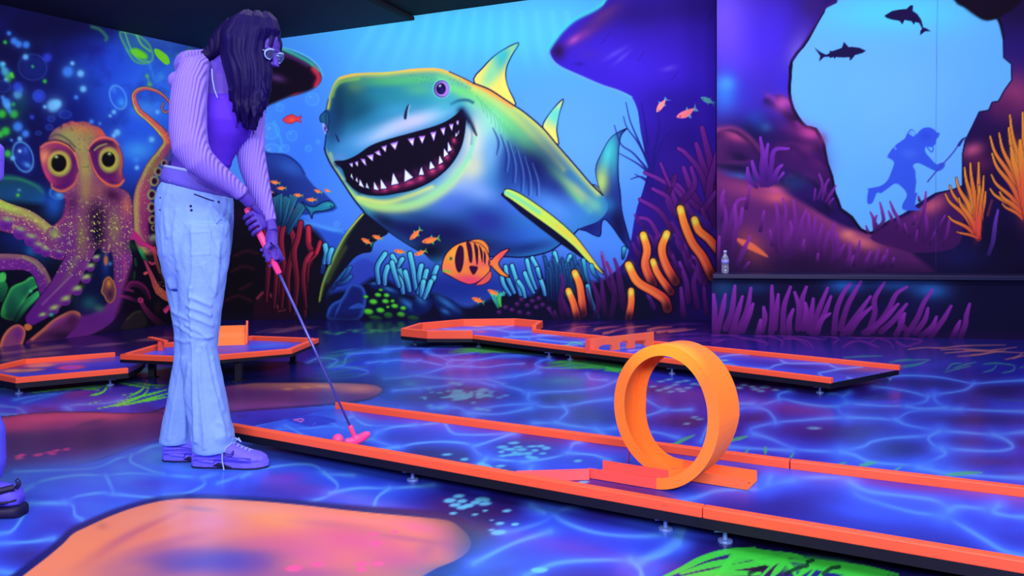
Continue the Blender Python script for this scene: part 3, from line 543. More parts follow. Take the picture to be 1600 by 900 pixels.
    b.poly(T('608,235 640,225 690,255 685,280 650,275 618,255'), (110, 220, 40), f=2, rim=(60, 170, 90), rw=2); b.stroke(T('585,150 610,220 650,280 700,290'), 1.5, (120, 215, 110), soft=True, a=.7); b.stroke(T('640,165 665,210 705,240'), 1.8, (120, 220, 100), soft=True, a=.8)
    b.poly(T('722,232 745,232 785,262 795,295 775,302 735,265'), (120, 225, 40), f=1.5); b.blob(230, 119, 3, 3.5, (110, 220, 50), .8); b.blob(234, 132, 4, 4, (110, 220, 50), .75); b.blob(232, 125, 1.5, 3, (110, 220, 50), .6); b.blob(278, 86, 4, 3, (90, 190, 150), .6); b.blob(297, 78, 5, 5, (60, 150, 70), .5)
    b.stroke(T('700,300 730,380 760,360'), 3, (60, 150, 240), soft=True, a=.5)
    # dim reef behind the octopus
    m = b.poly('-320,270 -20,272 20,273 48,282 66,292 70,310 50,330 0,325 -320,330', (20, 64, 96), f=6, ret=True); P(22, 302, 26, 12, (24, 70, 140), .7, clip=m); P(28, 305, 3, 3, (90, 220, 40), .9); P(30, 297, 3, 2.4, (90, 170, 180), .8); b.stroke('0,278 30,280 55,290 66,300', 3, (40, 130, 90), a=.7, soft=True); P(60, 320, 20, 24, (20, 80, 160), .7); P(66, 337, 10, 10, (60, 150, 190), .6)
    b.poly('-320,330 60,318 100,330 150,360 260,330 320,330 320,520 -320,560', (8, 8, 30), f=10, a=.93)
    P(30, 370, 40, 30, (18, 36, 120), .8); P(60, 395, 30, 20, (14, 60, 120), .7); P(48, 392, 8, 10, (40, 110, 190), .6); P(85, 320, 18, 24, (30, 90, 200), .85); P(93, 305, 7, 5, (110, 190, 245), .7); P(140, 470, 22, 18, (24, 100, 100), .7); P(155, 485, 10, 8, (50, 150, 100), .7); P(165, 430, 18, 34, (16, 40, 110), .8)
    P(100, 410, 8, 22, (16, 50, 50), .7)
    # coral garden at the foot, left
    b.stroke(L('20,360 10,400 25,440 0,500'), [5, 6, 6, 7], (40, 150, 80), (14, 60, 50), line=(6, 8, 20), lw=1); b.stroke(L('-60,380 10,375'), 7, (40, 150, 80), (70, 190, 90))
    m = b.poly(L('10,620 15,560 40,500 70,440 110,415 150,400 190,372 235,372 252,400 240,430 200,455 170,490 130,560 90,640'), (30, 120, 80), f=2, ret=True, rim=(70, 200, 90), rw=3); P(18, 480, 12, 24, (14, 70, 60), .7, clip=m); P(40, 455, 10, 12, (20, 80, 70), .7, clip=m); P(48, 455, 3, 3, (90, 220, 170), .8); P(6, 490, 4, 12, (60, 200, 70), .6, clip=m)
    b.stroke(L('240,475 200,510 150,560 100,640'), [4.5, 6, 6, 4], (50, 170, 100), (14, 50, 50), hi=(70, 200, 120), hs=-.3, ha=.4)
    P(30, 510, 60, 24, (8, 8, 26), .8)
    # ------------------------------------------------ arms (behind)
    pur = (112, 34, 140); dk = (46, 12, 72)
    def arm(pts, w, c1=pur, c2=pur, hi=(190, 130, 70), hs=-.6, ha=.7, line=(30, 8, 40)):
        q = A(pts) if isinstance(pts, str) else pts
        return b.stroke(q, w, c1, c2, line=line, lw=1.2, hi=hi, hs=hs, ha=ha, ret=True, n=7)
    # lower left curled arm
    q = PT('-60,428 -20,412 15,409 45,412 62,426 72,452 74,480')
    m = b.stroke(q, [18, 15, 13, 12, 11, 11, 10], (120, 40, 150), (90, 30, 130), line=(20, 6, 40), lw=1.2, hi=(150, 130, 80), hs=-.75, ha=.6, ret=True, n=7); b.glitter(m, .7, (230, 130, 160), 21, .8); b.stroke('36,402 55,412 66,426', 2.5, (150, 170, 90), a=.6, soft=True, clip=m)
    # left arm rising to the head
    q = PT('-70,280 -30,318 0,336 40,350 70,372 95,385 115,378')
    m = b.stroke(q, [26, 24, 23, 22, 22, 22, 20], (150, 70, 110), (120, 40, 130), line=(20, 6, 40), lw=1.2, hi=(175, 190, 80), hs=-.7, ha=.8, ret=True, n=7)
    P(30, 372, 40, 12, (110, 34, 140), .7, 28, clip=m); P(90, 390, 20, 12, (104, 34, 130), .8, 10, clip=m); P(85, 362, 10, 9, (160, 200, 80), .8, clip=m); P(10, 322, 20, 8, (170, 215, 80), .7, 20, clip=m)
    b.glitter(m, .85, (235, 215, 110), 11, .76)
    for x, y, r in ((10, 350, 10), (31, 365, 10), (48, 376, 10), (60, 388, 9), (71, 394, 8), (92, 397, 7), (110, 391, 5)):
        P(x, y, r, r*.95, (110, 36, 150), 1, hard=1); P(x-1, y+r*.4, r*.8, r*.45, (70, 20, 110), .5); P(x+1, y-r*.75, r*.85, r*.4, (150, 190, 110), .85, 12)
    # right arm going up and curling at the tip
    up = PT('262,400 238,392 226,362 222,330 224,295 236,262 252,240 262,222 252,205 232,186 216,172 209,152 214,142 228,138 246,143 259,153 266,164 264,173 257,175 253,168 256,161')
    w = [10, 16, 18, 17, 15, 14, 12, 9, 8, 7.5, 7, 6, 4.6, 4.2, 3.8, 3, 2.2, 1.8, 1.4, 1.1, .8]
    m = b.stroke(up, w, (120, 40, 110), (190, 70, 100), line=(60, 60, 80), lw=1, hi=(200, 215, 80), hs=-.6, ha=.7, ret=True, n=7)
    b.stroke('262,222 254,206 234,186 218,170 211,154 216,144 230,140 246,145 258,155', [4, 4, 4, 4, 3, 2, 2, 1.6, 1], (240, 110, 70), (220, 90, 130), a=.85, soft=True, clip=m)
    b.stroke('211,168 216,178 236,196 250,210', 2, (210, 220, 70), a=.7, soft=True, clip=m); b.blob(240, 262, 14, 26, (130, 130, 60), .6, 20, clip=m); P(226, 350, 10, 30, (150, 40, 120), .8, clip=m); P(222, 300, 8, 26, (180, 70, 110), .6, clip=m); P(240, 360, 10, 30, (30, 8, 40), .7, clip=m)
    b.glitter(m, .6, (225, 220, 110), 31, .82)
    b.poly('232,345 246,320 256,290 262,262 270,262 270,400 250,395 238,380', (16, 6, 34), f=3, a=.85)
    b.stroke('264,230 262,250 256,270 250,290 246,320 248,345', 4, (120, 60, 110), (120, 30, 110), a=.7, soft=True)
    for x, y, r in ((256, 255, 5), (247, 268, 6), (241, 283, 7), (237, 304, 7), (237, 324, 6.6), (238, 343, 6), (240, 356, 4)):
        P(x, y, r, r*1.15, (150, 170, 90), .95, 10, hard=.8); P(x+.6, y, r*.62, r*.75, (30, 6, 40), 1, 10, hard=.8); b.ring(x, y, r*.6, r*.75, (150, 60, 110), .6, .8)
    P(241, 373, 8, 7, (140, 150, 120), .9, hard=.5); P(241, 378, 7, 4, (60, 20, 70), .7)
    b.poly(A('770,650 800,690 860,740 900,790 960,830 1000,900 960,860 930,830 880,820 850,800 840,780 800,775 790,720'), (190, 40, 130), f=1.5); b.poly(L('800,110 815,135 840,130 870,155 930,175 960,195 955,260 945,200 900,170'), (210, 50, 110), f=1.5)
    # ------------------------------------------------ head and mantle
    # legs under the mantle
    m2 = b.stroke(PT('180,370 190,400 192,430 186,458 170,482 146,502 110,516 70,524'), [17, 16, 15, 16, 18, 17, 15, 10], (128, 52, 132), (92, 28, 128), line=(26, 8, 44), lw=1.2, ret=True, n=7)
    b.stroke('190,390 196,420 194,450', 4, (170, 60, 140), a=.6, soft=True, clip=m2); b.glitter(m2*(Y < 440), .8, (225, 225, 120), 25, .8, 1.4); P(206, 470, 12, 20, (120, 34, 140), .7, clip=m2); P(175, 498, 20, 10, (110, 36, 150), .7, clip=m2)
    m2 = b.stroke(PT('140,360 132,385 116,415 95,452 72,478 50,498'), [20, 18, 19, 19, 17, 10], (120, 50, 130), (90, 26, 130), line=(26, 8, 44), lw=1.2, ret=True, n=7)
    b.stroke('128,350 124,390 106,430 80,462', 5, (150, 160, 90), (90, 30, 120), a=.8, soft=True, clip=m2); b.glitter(m2*(Y < 430), .9, (225, 230, 120), 15, .77, 1.4); b.stroke('112,430 80,462 66,476', 1.6, (190, 150, 190), a=.4, soft=True, clip=m2)
    b.poly('158,388 168,384 176,400 178,430 176,456 166,476 148,488 128,492 120,470 136,444 152,414', (12, 16, 60), f=5); P(165, 410, 7, 24, (20, 60, 160), .8); P(172, 412, 3, 3, (80, 160, 240), .8); P(140, 474, 14, 12, (20, 100, 100), .8); P(155, 482, 9, 6, (60, 160, 100), .7)
    for x, y, r in ((150, 404, 6), (141, 418, 7), (134, 436, 8), (120, 454, 8.5), (102, 470, 8.5), (84, 484, 8), (66, 494, 6)):
        P(x, y, r, r*.9, (112, 36, 150), 1, hard=1); P(x+r*.1, y-r*.45, r*.95, r*.5, (160, 205, 100), .95, -20); P(x, y+r*.4, r*.7, r*.35, (60, 16, 100), .5)
    P(80, 492, 4, 3, (60, 220, 160), .8)
    head = A('400,590 408,540 405,490 370,480 335,462 322,430 275,360 255,300 248,210 262,185 300,160 310,130 340,90 385,66 400,55 430,58 450,42 480,52 520,50 550,58 590,66 625,80 650,110 672,140 712,150 738,180 764,240 768,300 762,360 776,400 765,430 740,450 790,475 820,520 830,600 835,700 815,780 800,850 740,880 700,850 660,870 620,830 570,860 520,900 440,860 330,830 280,770 300,710 350,680 385,640')
    m = b.poly(head, (124, 56, 116), f=3, ret=True)
    b.stroke(A('350,690 395,640 402,590 408,540 405,490 370,480 335,462'), .8, (60, 20, 60), a=.6); b.stroke(A('740,450 790,475 820,520 830,600 835,700'), .8, (60, 20, 60), a=.6)
    H = lambda x, y, rx, ry, c, a=.85, r=0: b.blob(x/4, 180+y/4, rx/4, ry/4, c, a, r, clip=m)
    H(500, 90, 130, 50, (214, 110, 66), .85); H(640, 110, 60, 40, (222, 84, 64), .8); H(420, 130, 100, 60, (140, 154, 84), .85); H(500, 190, 90, 80, (168, 160, 84), .8); H(560, 130, 40, 40, (150, 130, 70), .7)
    H(530, 330, 56, 130, (175, 170, 74), .8); H(530, 480, 50, 110, (160, 134, 80), .75); H(470, 430, 40, 90, (140, 66, 104), .6); H(620, 470, 70, 60, (150, 90, 84), .7); H(720, 560, 70, 90, (128, 56, 110), .7); H(790, 570, 30, 70, (214, 116, 84), .75); H(770, 660, 50, 60, (150, 60, 116), .6)
    H(605, 620, 70, 80, (44, 16, 52), .85); H(610, 740, 50, 110, (18, 8, 38), .95); H(460, 640, 60, 80, (126, 54, 124), .7); H(420, 790, 90, 80, (104, 36, 132), .9); H(440, 560, 50, 50, (146, 54, 134), .7); H(510, 760, 34, 120, (128, 116, 74), .8); H(715, 700, 40, 110, (134, 118, 84), .8); H(790, 720, 26, 90, (124, 34, 124), .7); H(340, 740, 34, 34, (150, 186, 84), .8)
    for t, c in (('400,60 425,52 450,42 475,52', (240, 90, 70)), ('480,50 520,45 560,55', (235, 100, 60)), ('310,140 360,120 420,150 470,200', (60, 60, 60)), ('385,70 380,80', (60, 40, 40))): b.stroke(A(t), 2, c, a=.6, soft=True)
    b.glitter(m*np.clip((Y-280)/60, 0, 1), .95, (225, 222, 120), 5, .79, 1.4); b.glitter(m*np.clip((Y-230)/60, 0, 1)*.6, .8, (230, 190, 110), 44, .86, 1.1); b.glitter(m*(Y < 262), .4, (90, 90, 60), 6, .72, 3)
    # orange shells
    P(165.5, 407, 3.4, 8, (200, 110, 60), .95, 0, hard=.7); m = b.poly(L('640,430 650,390 680,368 700,385 715,410 725,460 715,510 690,535 665,520 650,490 632,465'), (110, 60, 70), f=1.5, ret=True, rim=(225, 140, 60), rw=1.6, ra=.9); P(170, 443, 4, 7, (220, 140, 60), .9); P(172, 460, 5, 8, (50, 20, 70), .8); P(247, 479, 5, 10, (170, 110, 50), .9, hard=.6); P(247, 480, 2, 5, (225, 160, 70), .7)
    # eyes
    def eye(cx, cy, rx, ry, px, py, pr):
        P(cx, cy, rx*1.08, ry*1.06, (110, 30, 110), 1, hard=.8)
        b.ring(cx, cy, rx*1.06, ry*1.1, (235, 110, 80), .9, 2.2); P(cx-rx*.2, cy+ry*.1, rx*.8, ry*.8, (170, 50, 110), .9)
    m = b.poly(A('250,215 270,185 330,175 400,190 450,230 480,300 485,370 465,430 420,465 360,470 325,440 280,370 258,300'), (140, 44, 104), f=1.5, ret=True, line=(90, 20, 70), lw=1.2)
    P(112, 255, 8, 22, (70, 16, 84), .8, 15, clip=m); P(95, 292, 16, 5, (70, 14, 90), .8, -8, clip=m); P(88, 236, 18, 4, (80, 30, 50), .8, 8, clip=m); P(111, 270, 9, 24, (90, 20, 100), .9, 15, clip=m); P(104, 286, 14, 8, (80, 16, 100), .8, clip=m); P(70, 245, 12, 14, (235, 140, 90), .9, clip=m); P(76, 268, 8, 16, (220, 70, 120), .8, clip=m); P(95, 238, 14, 7, (120, 60, 70), .7, clip=m)
    m = b.poly(A('560,215 600,170 660,145 720,165 755,220 768,290 762,350 772,400 740,445 690,440 640,420 600,370 570,300'), (124, 36, 104), f=1.5, ret=True, line=(90, 20, 70), lw=1.2)
    P(150, 245, 6, 18, (60, 14, 80), .8, -12, clip=m); P(176, 286, 12, 5, (64, 14, 90), .8, 12, clip=m); P(170, 230, 16, 4, (60, 26, 50), .8, -12, clip=m); P(187, 250, 9, 26, (240, 150, 80), .9, 0, clip=m); P(155, 262, 8, 26, (80, 16, 100), .9, -15, clip=m); P(172, 276, 16, 8, (90, 16, 100), .8, clip=m); P(160, 228, 14, 7, (60, 30, 60), .7, -25, clip=m)
    b.stroke(A('255,200 300,175 370,170 440,205 475,260 490,330'), [1.4, 2.4, 2.6, 2.2, 1.6, 1], (232, 112, 82), a=.85, soft=True); b.stroke(A('290,165 350,155 420,180 465,225'), 1.5, (50, 30, 50), a=.8, soft=True); b.stroke(A('488,360 470,420 425,462 380,475 330,455 322,430'), [.8, 1.4, 2.4, 2.6, 2.4, 1.4], (226, 118, 76), a=.85, soft=True)
    b.stroke(A('550,210 590,160 650,140 710,155 740,185'), [1, 1.6, 2.4, 2.4, 1.4], (240, 110, 90), a=.9, soft=True); b.stroke(A('556,230 580,320 620,390 680,435 740,440 775,405'), [.7, 1, 1.6, 2.6, 2.8, 1.6], (240, 120, 70), a=.9, soft=True); b.stroke(A('575,215 610,180 660,165 700,170'), 2, (40, 20, 60), a=.8, soft=True); b.stroke(A('590,218 620,195 665,180'), 1.5, (190, 200, 100), a=.7, soft=True)
    for cx, cy, rx, ry, pr, hx, hy in ((372, 302, 66, 76, 50, 352, 262), (682, 278, 58, 76, 44, 684, 243)):
        x, y = cx/4, 180+cy/4; P(x+1, y+2, rx/4*1.22, ry/4*1.2, (70, 18, 80), .75, hard=.5)
        P(x, y, rx/4*1.08, ry/4*1.02, (214, 176, 78), 1, hard=.75); P(x-rx/10, y-ry/12, rx/7, ry/8, (240, 214, 110), .6); P(x, y+ry/9, rx/5, ry/9, (150, 170, 80), .8); b.ring(x, y+1, rx/4.4, ry/4.6, (120, 150, 70), .7, 1.3)
        P(x-1, y-.5, pr/4, pr/4*1.12, (90, 70, 30), 1, hard=.9); P(x-1, y-.5, pr/4*.92, pr/4*1.03, (8, 6, 16), 1, hard=1); P(hx/4, 180+hy/4, 3.4, 2.4, (150, 190, 110), .85); P(hx/4, 180+hy/4-1, 1.6, 1.2, (230, 240, 200), .9)
    b.stroke(A('405,500 430,560 400,640 350,690'), 2, (200, 60, 120), a=.6, soft=True); P(112, 318, 12, 18, (50, 14, 70), .6, 20); P(176, 305, 14, 10, (60, 16, 60), .85, 30)
    # coral rubble to the right
    b.poly('190,470 200,430 215,400 250,395 285,380 320,380 320,510 190,512', (10, 6, 24), f=8, a=.9)
    b.stroke(L('880,205 900,250 915,275'), 3, (40, 170, 90), (20, 80, 60), a=.9); b.stroke(L('845,260 850,300'), 2, (40, 110, 60), a=.6, soft=True); b.stroke(L('840,340 838,380'), 2, (40, 110, 60), a=.5, soft=True); P(207, 385, 10, 8, (20, 80, 40), .6)
    b.stroke(L('905,270 950,370 980,440 1020,480 1060,500'), [1.6, 3, 4, 6, 7], (180, 50, 100), (190, 90, 60), a=.9, line=(10, 4, 20), lw=1); b.stroke(L('905,350 915,345'), 2.2, (220, 80, 100)); b.stroke(L('935,280 950,290 965,285'), 2, (200, 60, 110), a=.8)
    for i in range(14): P(243+(i*7 % 13), 440+(i*5 % 24), .8, .8, (240, 190, 80), .7)
    b.stroke(L('880,520 900,560 950,620 1010,670'), [3, 4, 5, 6], (120, 30, 90), (30, 8, 30), a=.9, line=(10, 4, 20), lw=1); b.ring(219.5, 469, 3.6, 3, (210, 60, 120), .9, 1.1)
    b.stroke(L('790,450 820,415 870,420 910,455 930,500'), [3, 5, 5, 5, 4], (90, 20, 80), (30, 8, 34), a=.9, hi=(160, 40, 110), hs=-.5, ha=.5); b.stroke(L('755,490 800,500 850,520'), [2, 3, 3], (150, 40, 110), (40, 10, 50), a=.9); b.stroke(L('800,450 830,460'), 2, (130, 40, 100), a=.7)
    b.stroke(L('1030,580 1060,560 1090,550'), [3, 4, 5], (190, 40, 110), a=.9, line=(10, 4, 20), lw=1); b.stroke(L('1035,590 1045,575'), 2, (210, 60, 120)); b.stroke(L('965,190 970,240 985,300 1000,340'), 2.5, (200, 70, 70), (120, 50, 50), a=.8)
    b.stroke(L('990,300 1010,350 1030,400'), 4, (110, 60, 40), a=.5, soft=True); b.poly(L('760,700 800,620 860,585 900,600 910,680'), (30, 26, 30), f=4); b.stroke(L('790,640 840,595 880,585'), 2, (70, 60, 40), a=.6, soft=True)
    # orange sea-bed lumps
    m = b.poly(L('0,800 20,740 60,690 110,668 150,690 158,730 140,790 120,830 0,860'), (130, 60, 110), f=2, ret=True, rim=(230, 120, 70), rw=3.5); P(28, 522, 9, 12, (100, 30, 130), .8, clip=m); b.poly(L('150,680 170,662 200,680 190,700 165,705'), (200, 110, 60), f=2)
    m = b.poly(L('160,790 210,740 260,700 330,640 400,600 450,582 495,592 505,630 480,680 440,720 400,760 300,800'), (90, 36, 90), f=2, ret=True); b.stroke(L('200,760 270,700 340,640 410,600 460,588 500,605'), [3, 4, 6, 7, 7, 5], (215, 110, 70), (225, 140, 60), a=.95, soft=True, clip=m); P(112, 500, 10, 14, (60, 16, 60), .7, clip=m); P(90, 503, 20, 5, (120, 40, 150), .7, -30, clip=m); P(100, 525, 30, 8, (30, 10, 50), .8, clip=m)
    b.blob(150, 500, 40, 22, (84, 26, 124), .5); 
    for i in range(6): b.stroke(PT('%d,%d %d,%d' % (-300+i*45, 440+i*8, -280+i*45, 520)), 7, (70, 26, 90), a=.5, soft=True)
def paint_right(b):
    X, Y = b.X, b.Y; P = b.blob
    b.fill((34, 14, 90))
    Z = lambda t: PT(t, 1200, 0, 3)
    Q = lambda t: PT(t, 1200, 300, 3)
    P(1150, 60, 70, 120, (96, 66, 240), .95); P(1210, 60, 60, 90, (66, 40, 220), .9); P(1130, 20, 30, 60, (110, 80, 240), .8); P(1255, 40, 20, 50, (60, 34, 170), .7, 20); P(1245, 80, 16, 34, (110, 90, 210), .7, 25); P(1270, 10, 20, 20, (50, 26, 110), .8)
    P(1150, 150, 60, 40, (50, 40, 190), .8); P(1132, 145, 22, 34, (50, 120, 220), .8); P(1135, 130, 14, 12, (70, 160, 245), .6); P(1180, 190, 20, 18, (40, 80, 200), .7); P(1196, 200, 10, 8, (60, 140, 230), .7); P(1150, 285, 30, 18, (40, 110, 210), .8); P(1155, 278, 12, 8, (70, 160, 235), .6); P(1170, 215, 50, 30, (12, 10, 60), .8); P(1225, 140, 20, 40, (56, 40, 210), .7)
    P(1130, 245, 40, 26, (130, 44, 110), .9, 20); P(1160, 225, 24, 12, (90, 30, 90), .7, 30); P(1125, 215, 24, 14, (190, 70, 130), .85, 15); P(1150, 300, 60, 30, (20, 14, 80), .6); P(1133, 285, 26, 18, (40, 90, 190), .6)
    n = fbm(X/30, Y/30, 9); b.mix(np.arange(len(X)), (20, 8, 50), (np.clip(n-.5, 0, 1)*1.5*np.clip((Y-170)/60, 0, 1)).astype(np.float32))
    for t, w, c in (('1120,205 1145,200 1170,215 1190,240 1196,262', 5, (150, 56, 120)), ('1200,150 1225,165 1240,185 1252,205', 5, (140, 50, 150)), ('1215,230 1240,225 1262,238 1275,262', 5, (104, 34, 110)), ('1235,275 1262,272 1285,290 1296,320', 4, (90, 30, 96)), ('1190,235 1215,255 1228,285', 4, (70, 24, 100)), ('1255,195 1275,205 1286,222 1290,246', 5, (190, 70, 140))):
        b.stroke(t, w, c, a=.6, soft=True); q = PT(t); b.stroke(q+np.array([-2, 8]), w*1.3, (14, 6, 44), a=.6, soft=True)
    P(1150, 262, 50, 8, (10, 8, 50), .8, 8); P(1195, 293, 40, 7, (10, 6, 40), .8)
    for t, c in (('1118,212 1130,204 1146,206 1162,216 1176,228 1186,246 1170,250 1150,252 1118,250', (150, 56, 118)), ('1246,206 1262,200 1276,205 1288,224 1290,240 1272,236 1252,224', (170, 60, 150)), ('1212,150 1226,150 1240,166 1250,184 1240,190 1222,176', (140, 54, 170)), ('1262,246 1280,250 1296,272 1300,296 1284,290 1268,268', (84, 26, 96)), ('1222,232 1244,238 1256,258 1258,280 1238,272 1224,252', (78, 26, 110))):
        m = b.poly(t, (52, 18, 84), f=5, a=.8, ret=True); q = PT(t); c0 = q.mean(0); P(c0[0]-2, q[:, 1].min()+9, (q[:, 0].max()-q[:, 0].min())*.32, 8, c, .95, 22, clip=m); P(c0[0]+6, q[:, 1].max()-6, 16, 8, (18, 8, 50), .8, 22, clip=m)
    # rock wall right of the hole
    P(1580, 80, 70, 60, (34, 20, 110), .9); P(1590, 10, 50, 40, (24, 12, 60), .95); P(1585, 150, 40, 40, (150, 56, 110), .9, -30); P(1570, 170, 30, 26, (90, 30, 90), .8); P(1540, 250, 50, 60, (30, 10, 60), .95); P(1590, 230, 40, 40, (30, 12, 60), .9); P(1520, 235, 18, 12, (190, 80, 130), .9, -20); P(1530, 255, 24, 16, (90, 30, 80), .8); P(1560, 380, 80, 60, (14, 10, 44), .95); P(1480, 410, 60, 34, (18, 30, 100), .8); P(1440, 400, 60, 40, (26, 12, 60), .8); P(1600, 440, 80, 40, (10, 8, 40), .9)
    # lower rock ridge on the left
    m = b.poly('1100,270 1140,275 1180,285 1225,300 1260,320 1300,345 1340,360 1372,366 1400,380 1430,400 1440,440 1100,440', (84, 30, 104), f=8, ret=True)
    P(1180, 300, 60, 14, (150, 60, 110), .7, 14, clip=m); P(1215, 308, 20, 10, (210, 90, 110), .75, clip=m); P(1290, 340, 40, 16, (150, 60, 120), .7, 30, clip=m); P(1345, 378, 36, 12, (220, 110, 120), .85, 20, clip=m); P(1325, 366, 12, 8, (230, 130, 120), .7, clip=m); P(1175, 390, 20, 36, (220, 100, 80), .85, -35, clip=m); P(1140, 400, 50, 40, (40, 14, 70), .8, clip=m); P(1250, 410, 90, 26, (34, 12, 60), .9, clip=m); P(1380, 410, 40, 20, (60, 24, 90), .8, clip=m); P(1240, 360, 50, 20, (100, 34, 130), .7, clip=m); P(1130, 345, 30, 20, (40, 20, 90), .7, clip=m)
    b.poly('1150,372 1172,378 1192,392 1200,402 1184,396 1160,384', (235, 110, 70), f=3, a=.8)
    m = b.poly('1360,372 1390,350 1420,335 1450,315 1475,300 1500,300 1500,380 1440,395 1400,388', (60, 20, 90), f=3, ret=True); P(1455, 322, 26, 14, (210, 90, 120), .8, -30, clip=m); P(1430, 345, 30, 16, (90, 34, 120), .7, clip=m)
    # the opening
    hole = PT('1310,-60 1307,4 1290,12 1282,28 1268,50 1255,72 1238,95 1236,120 1234,155 1240,170 1252,190 1262,198 1275,202 1287,225 1292,255 1300,275 1304,300 1312,325 1330,340 1345,358 1362,364 1380,352 1400,340 1412,334 1440,315 1462,302 1490,296 1504,290 1504,240 1508,220 1520,196 1530,175 1545,172 1550,160 1560,158 1570,140 1581,125 1580,100 1568,90 1567,50 1559,28 1537,28 1510,10 1490,-4 1480,-60')
    m = b.poly(hole, (96, 168, 252), f=1.2, sm=False, ret=True, line=(20, 10, 60), lw=2)
    b.blob(1400, 20, 130, 36, (80, 206, 252), .9, clip=m); b.blob(1400, 160, 90, 90, (104, 174, 253), .8, clip=m); b.blob(1550, 90, 30, 60, (90, 170, 252), .6, clip=m); b.blob(1380, 330, 70, 50, (90, 170, 252), .7, clip=m)
    hr = spline(hole[2:29], 2); hr = hr+np.stack([vnoise(np.arange(len(hr))*.9, np.zeros(len(hr)), 4)-.5, vnoise(np.arange(len(hr))*.9, np.ones(len(hr))*7, 4)-.5], 1)*4
    b.stroke(hr[:40], [1, 2, 2.4, 3, 2, 2.6, 1.6], (16, 6, 40), n=1)
    b.stroke('1308,0 1288,14 1268,48 1238,94', 2.2, (60, 26, 120), a=.7, soft=True); b.stroke('1492,-2 1536,28 1559,29 1568,60', [3, 4, 3, 2], (10, 6, 24), a=.9, soft=True)
    b.poly('1490,-60 1492,0 1512,12 1536,30 1560,28 1574,20 1590,8 1600,-10 1600,-60', (14, 6, 26), f=5, a=.9)
    P(1221, 162, 10, 10, (220, 90, 170), .8, 40); P(1220, 165, 22, 16, (130, 50, 150), .5, 30); P(1262, 208, 14, 9, (235, 90, 170), .85, 15); P(1250, 204, 30, 14, (140, 40, 130), .6, 15); P(1285, 218, 8, 10, (130, 50, 120), .6); P(1235, 240, 40, 30, (60, 18, 90), .8); P(1270, 260, 24, 30, (70, 20, 100), .7); P(1210, 250, 26, 20, (50, 16, 90), .7); P(1240, 285, 24, 14, (30, 60, 120), .6); P(1212, 296, 18, 8, (200, 80, 140), .8, 10); P(1262, 230, 16, 10, (110, 36, 110), .6)
    # shark silhouettes
    b.poly(Z('545,74 580,52 620,44 650,42 668,24 680,25 678,50 700,66 718,92 728,128 745,134 762,146 735,148 712,166 714,146 722,134 708,108 690,104 684,116 672,100 640,94 630,115 616,98 580,92 555,84'), (24, 14, 70), f=1, sm=False)
    b.poly(Z('460,238 430,224 400,220 378,220 356,196 346,224 330,230 300,240 290,238 288,250 272,256 250,246 218,224 244,262 240,288 262,268 286,266 290,272 306,268 312,276 318,268 350,270 382,268 384,286 396,274 408,258 440,250'), (22, 14, 70), f=1, sm=False)
    # diver
    dv = (50, 84, 226)
    b.poly(Z('700,625 725,602 755,597 780,608 790,620 804,624 798,645 790,650 785,675 765,690 740,688 738,712 760,740 790,770 812,762 830,768 822,790 800,802 780,800 750,785 705,765 680,775 690,800 692,830 695,850 690,900 700,905 695,925 690,960 700,975 720,985 640,985 630,960 650,920 640,890 600,860 560,885 530,905 510,905 490,950 468,955 465,925 470,890 462,885 490,880 530,870 560,845 580,800 590,760 565,740 560,732 580,700 610,670 640,650 650,630 665,608 685,610 692,630'), dv, f=1.5)
    P(1421, 240, 12, 8, (64, 104, 235), .7); P(1447, 212, 10, 8, (40, 70, 215), .7); b.poly(Z('660,625 668,612 684,612 690,630 680,640'), (96, 168, 250), f=1, a=.9); b.stroke(Z('600,700 590,680 620,662'), .8, (96, 168, 250)); b.stroke(Z('745,690 765,712 775,700 770,684'), 1, dv)
    b.stroke(Z('748,852 800,790 860,725 900,670'), 1.1, (60, 70, 190)); b.stroke(Z('895,680 912,655 932,642'), [2.4, 2, .6], (40, 44, 140))
    # purple sea grass on the ridge
    rs = np.random.RandomState(8)
    def blade(p, w=3.4, c1=(52, 16, 80), c2=(128, 42, 166), a=.9, line=None): b.stroke(p, [w*.8, w, w*.9, w*.5], c1, c2, a=a, line=line, lw=.8)
    for t in ('40,280 35,200 45,130 38,50', '75,290 60,200 85,100 70,30', '70,300 80,230 110,180 105,140', '90,310 120,220 130,150 120,40', '110,300 150,200 160,130 180,85', '200,300 205,240 195,180 190,100', '215,290 215,200 222,120', '240,300 235,240 255,150', '265,310 270,240 285,190 280,200', '300,340 310,260 300,200 310,150', '290,330 330,270 320,190', '325,320 335,290 358,245', '230,330 235,290', '170,290 165,250 170,225', '20,250 10,180', '350,370 380,310 385,240', '400,345 420,290 430,230', '470,370 460,330 480,280', '490,370 510,300 520,270', '540,350 550,310 560,270', '580,345 590,310', '520,350 545,300', '380,370 400,300'): blade(Q(t))
    for t in ('500,180 540,140 535,90 525,50', '560,150 580,130 565,90', '600,170 610,130 590,90 572,45', '640,190 620,150 600,100', '500,190 495,130 480,95', '470,190 460,160', '520,170 500,140 510,110', '680,150 690,110', '700,190 720,130 735,60 740,0', '730,230 745,170 740,110', '660,210 640,150', '820,250 840,190 850,130', '760,240 790,170', '690,250 700,180', '710,40 705,20', '790,180 830,110'): blade(Q(t), 3)
    for t in ('1035,290 1055,230 1065,150 1078,85', ): blade(Q(t), 3.6, (50, 30, 110), (110, 60, 200))
    b.stroke(Q('1030,110 1040,70 1050,40'), 2, (160, 60, 60), a=.6, soft=True)
    for t in ('980,150 1000,80 985,30', '1040,200 1090,150 1085,60 1055,0'): pass
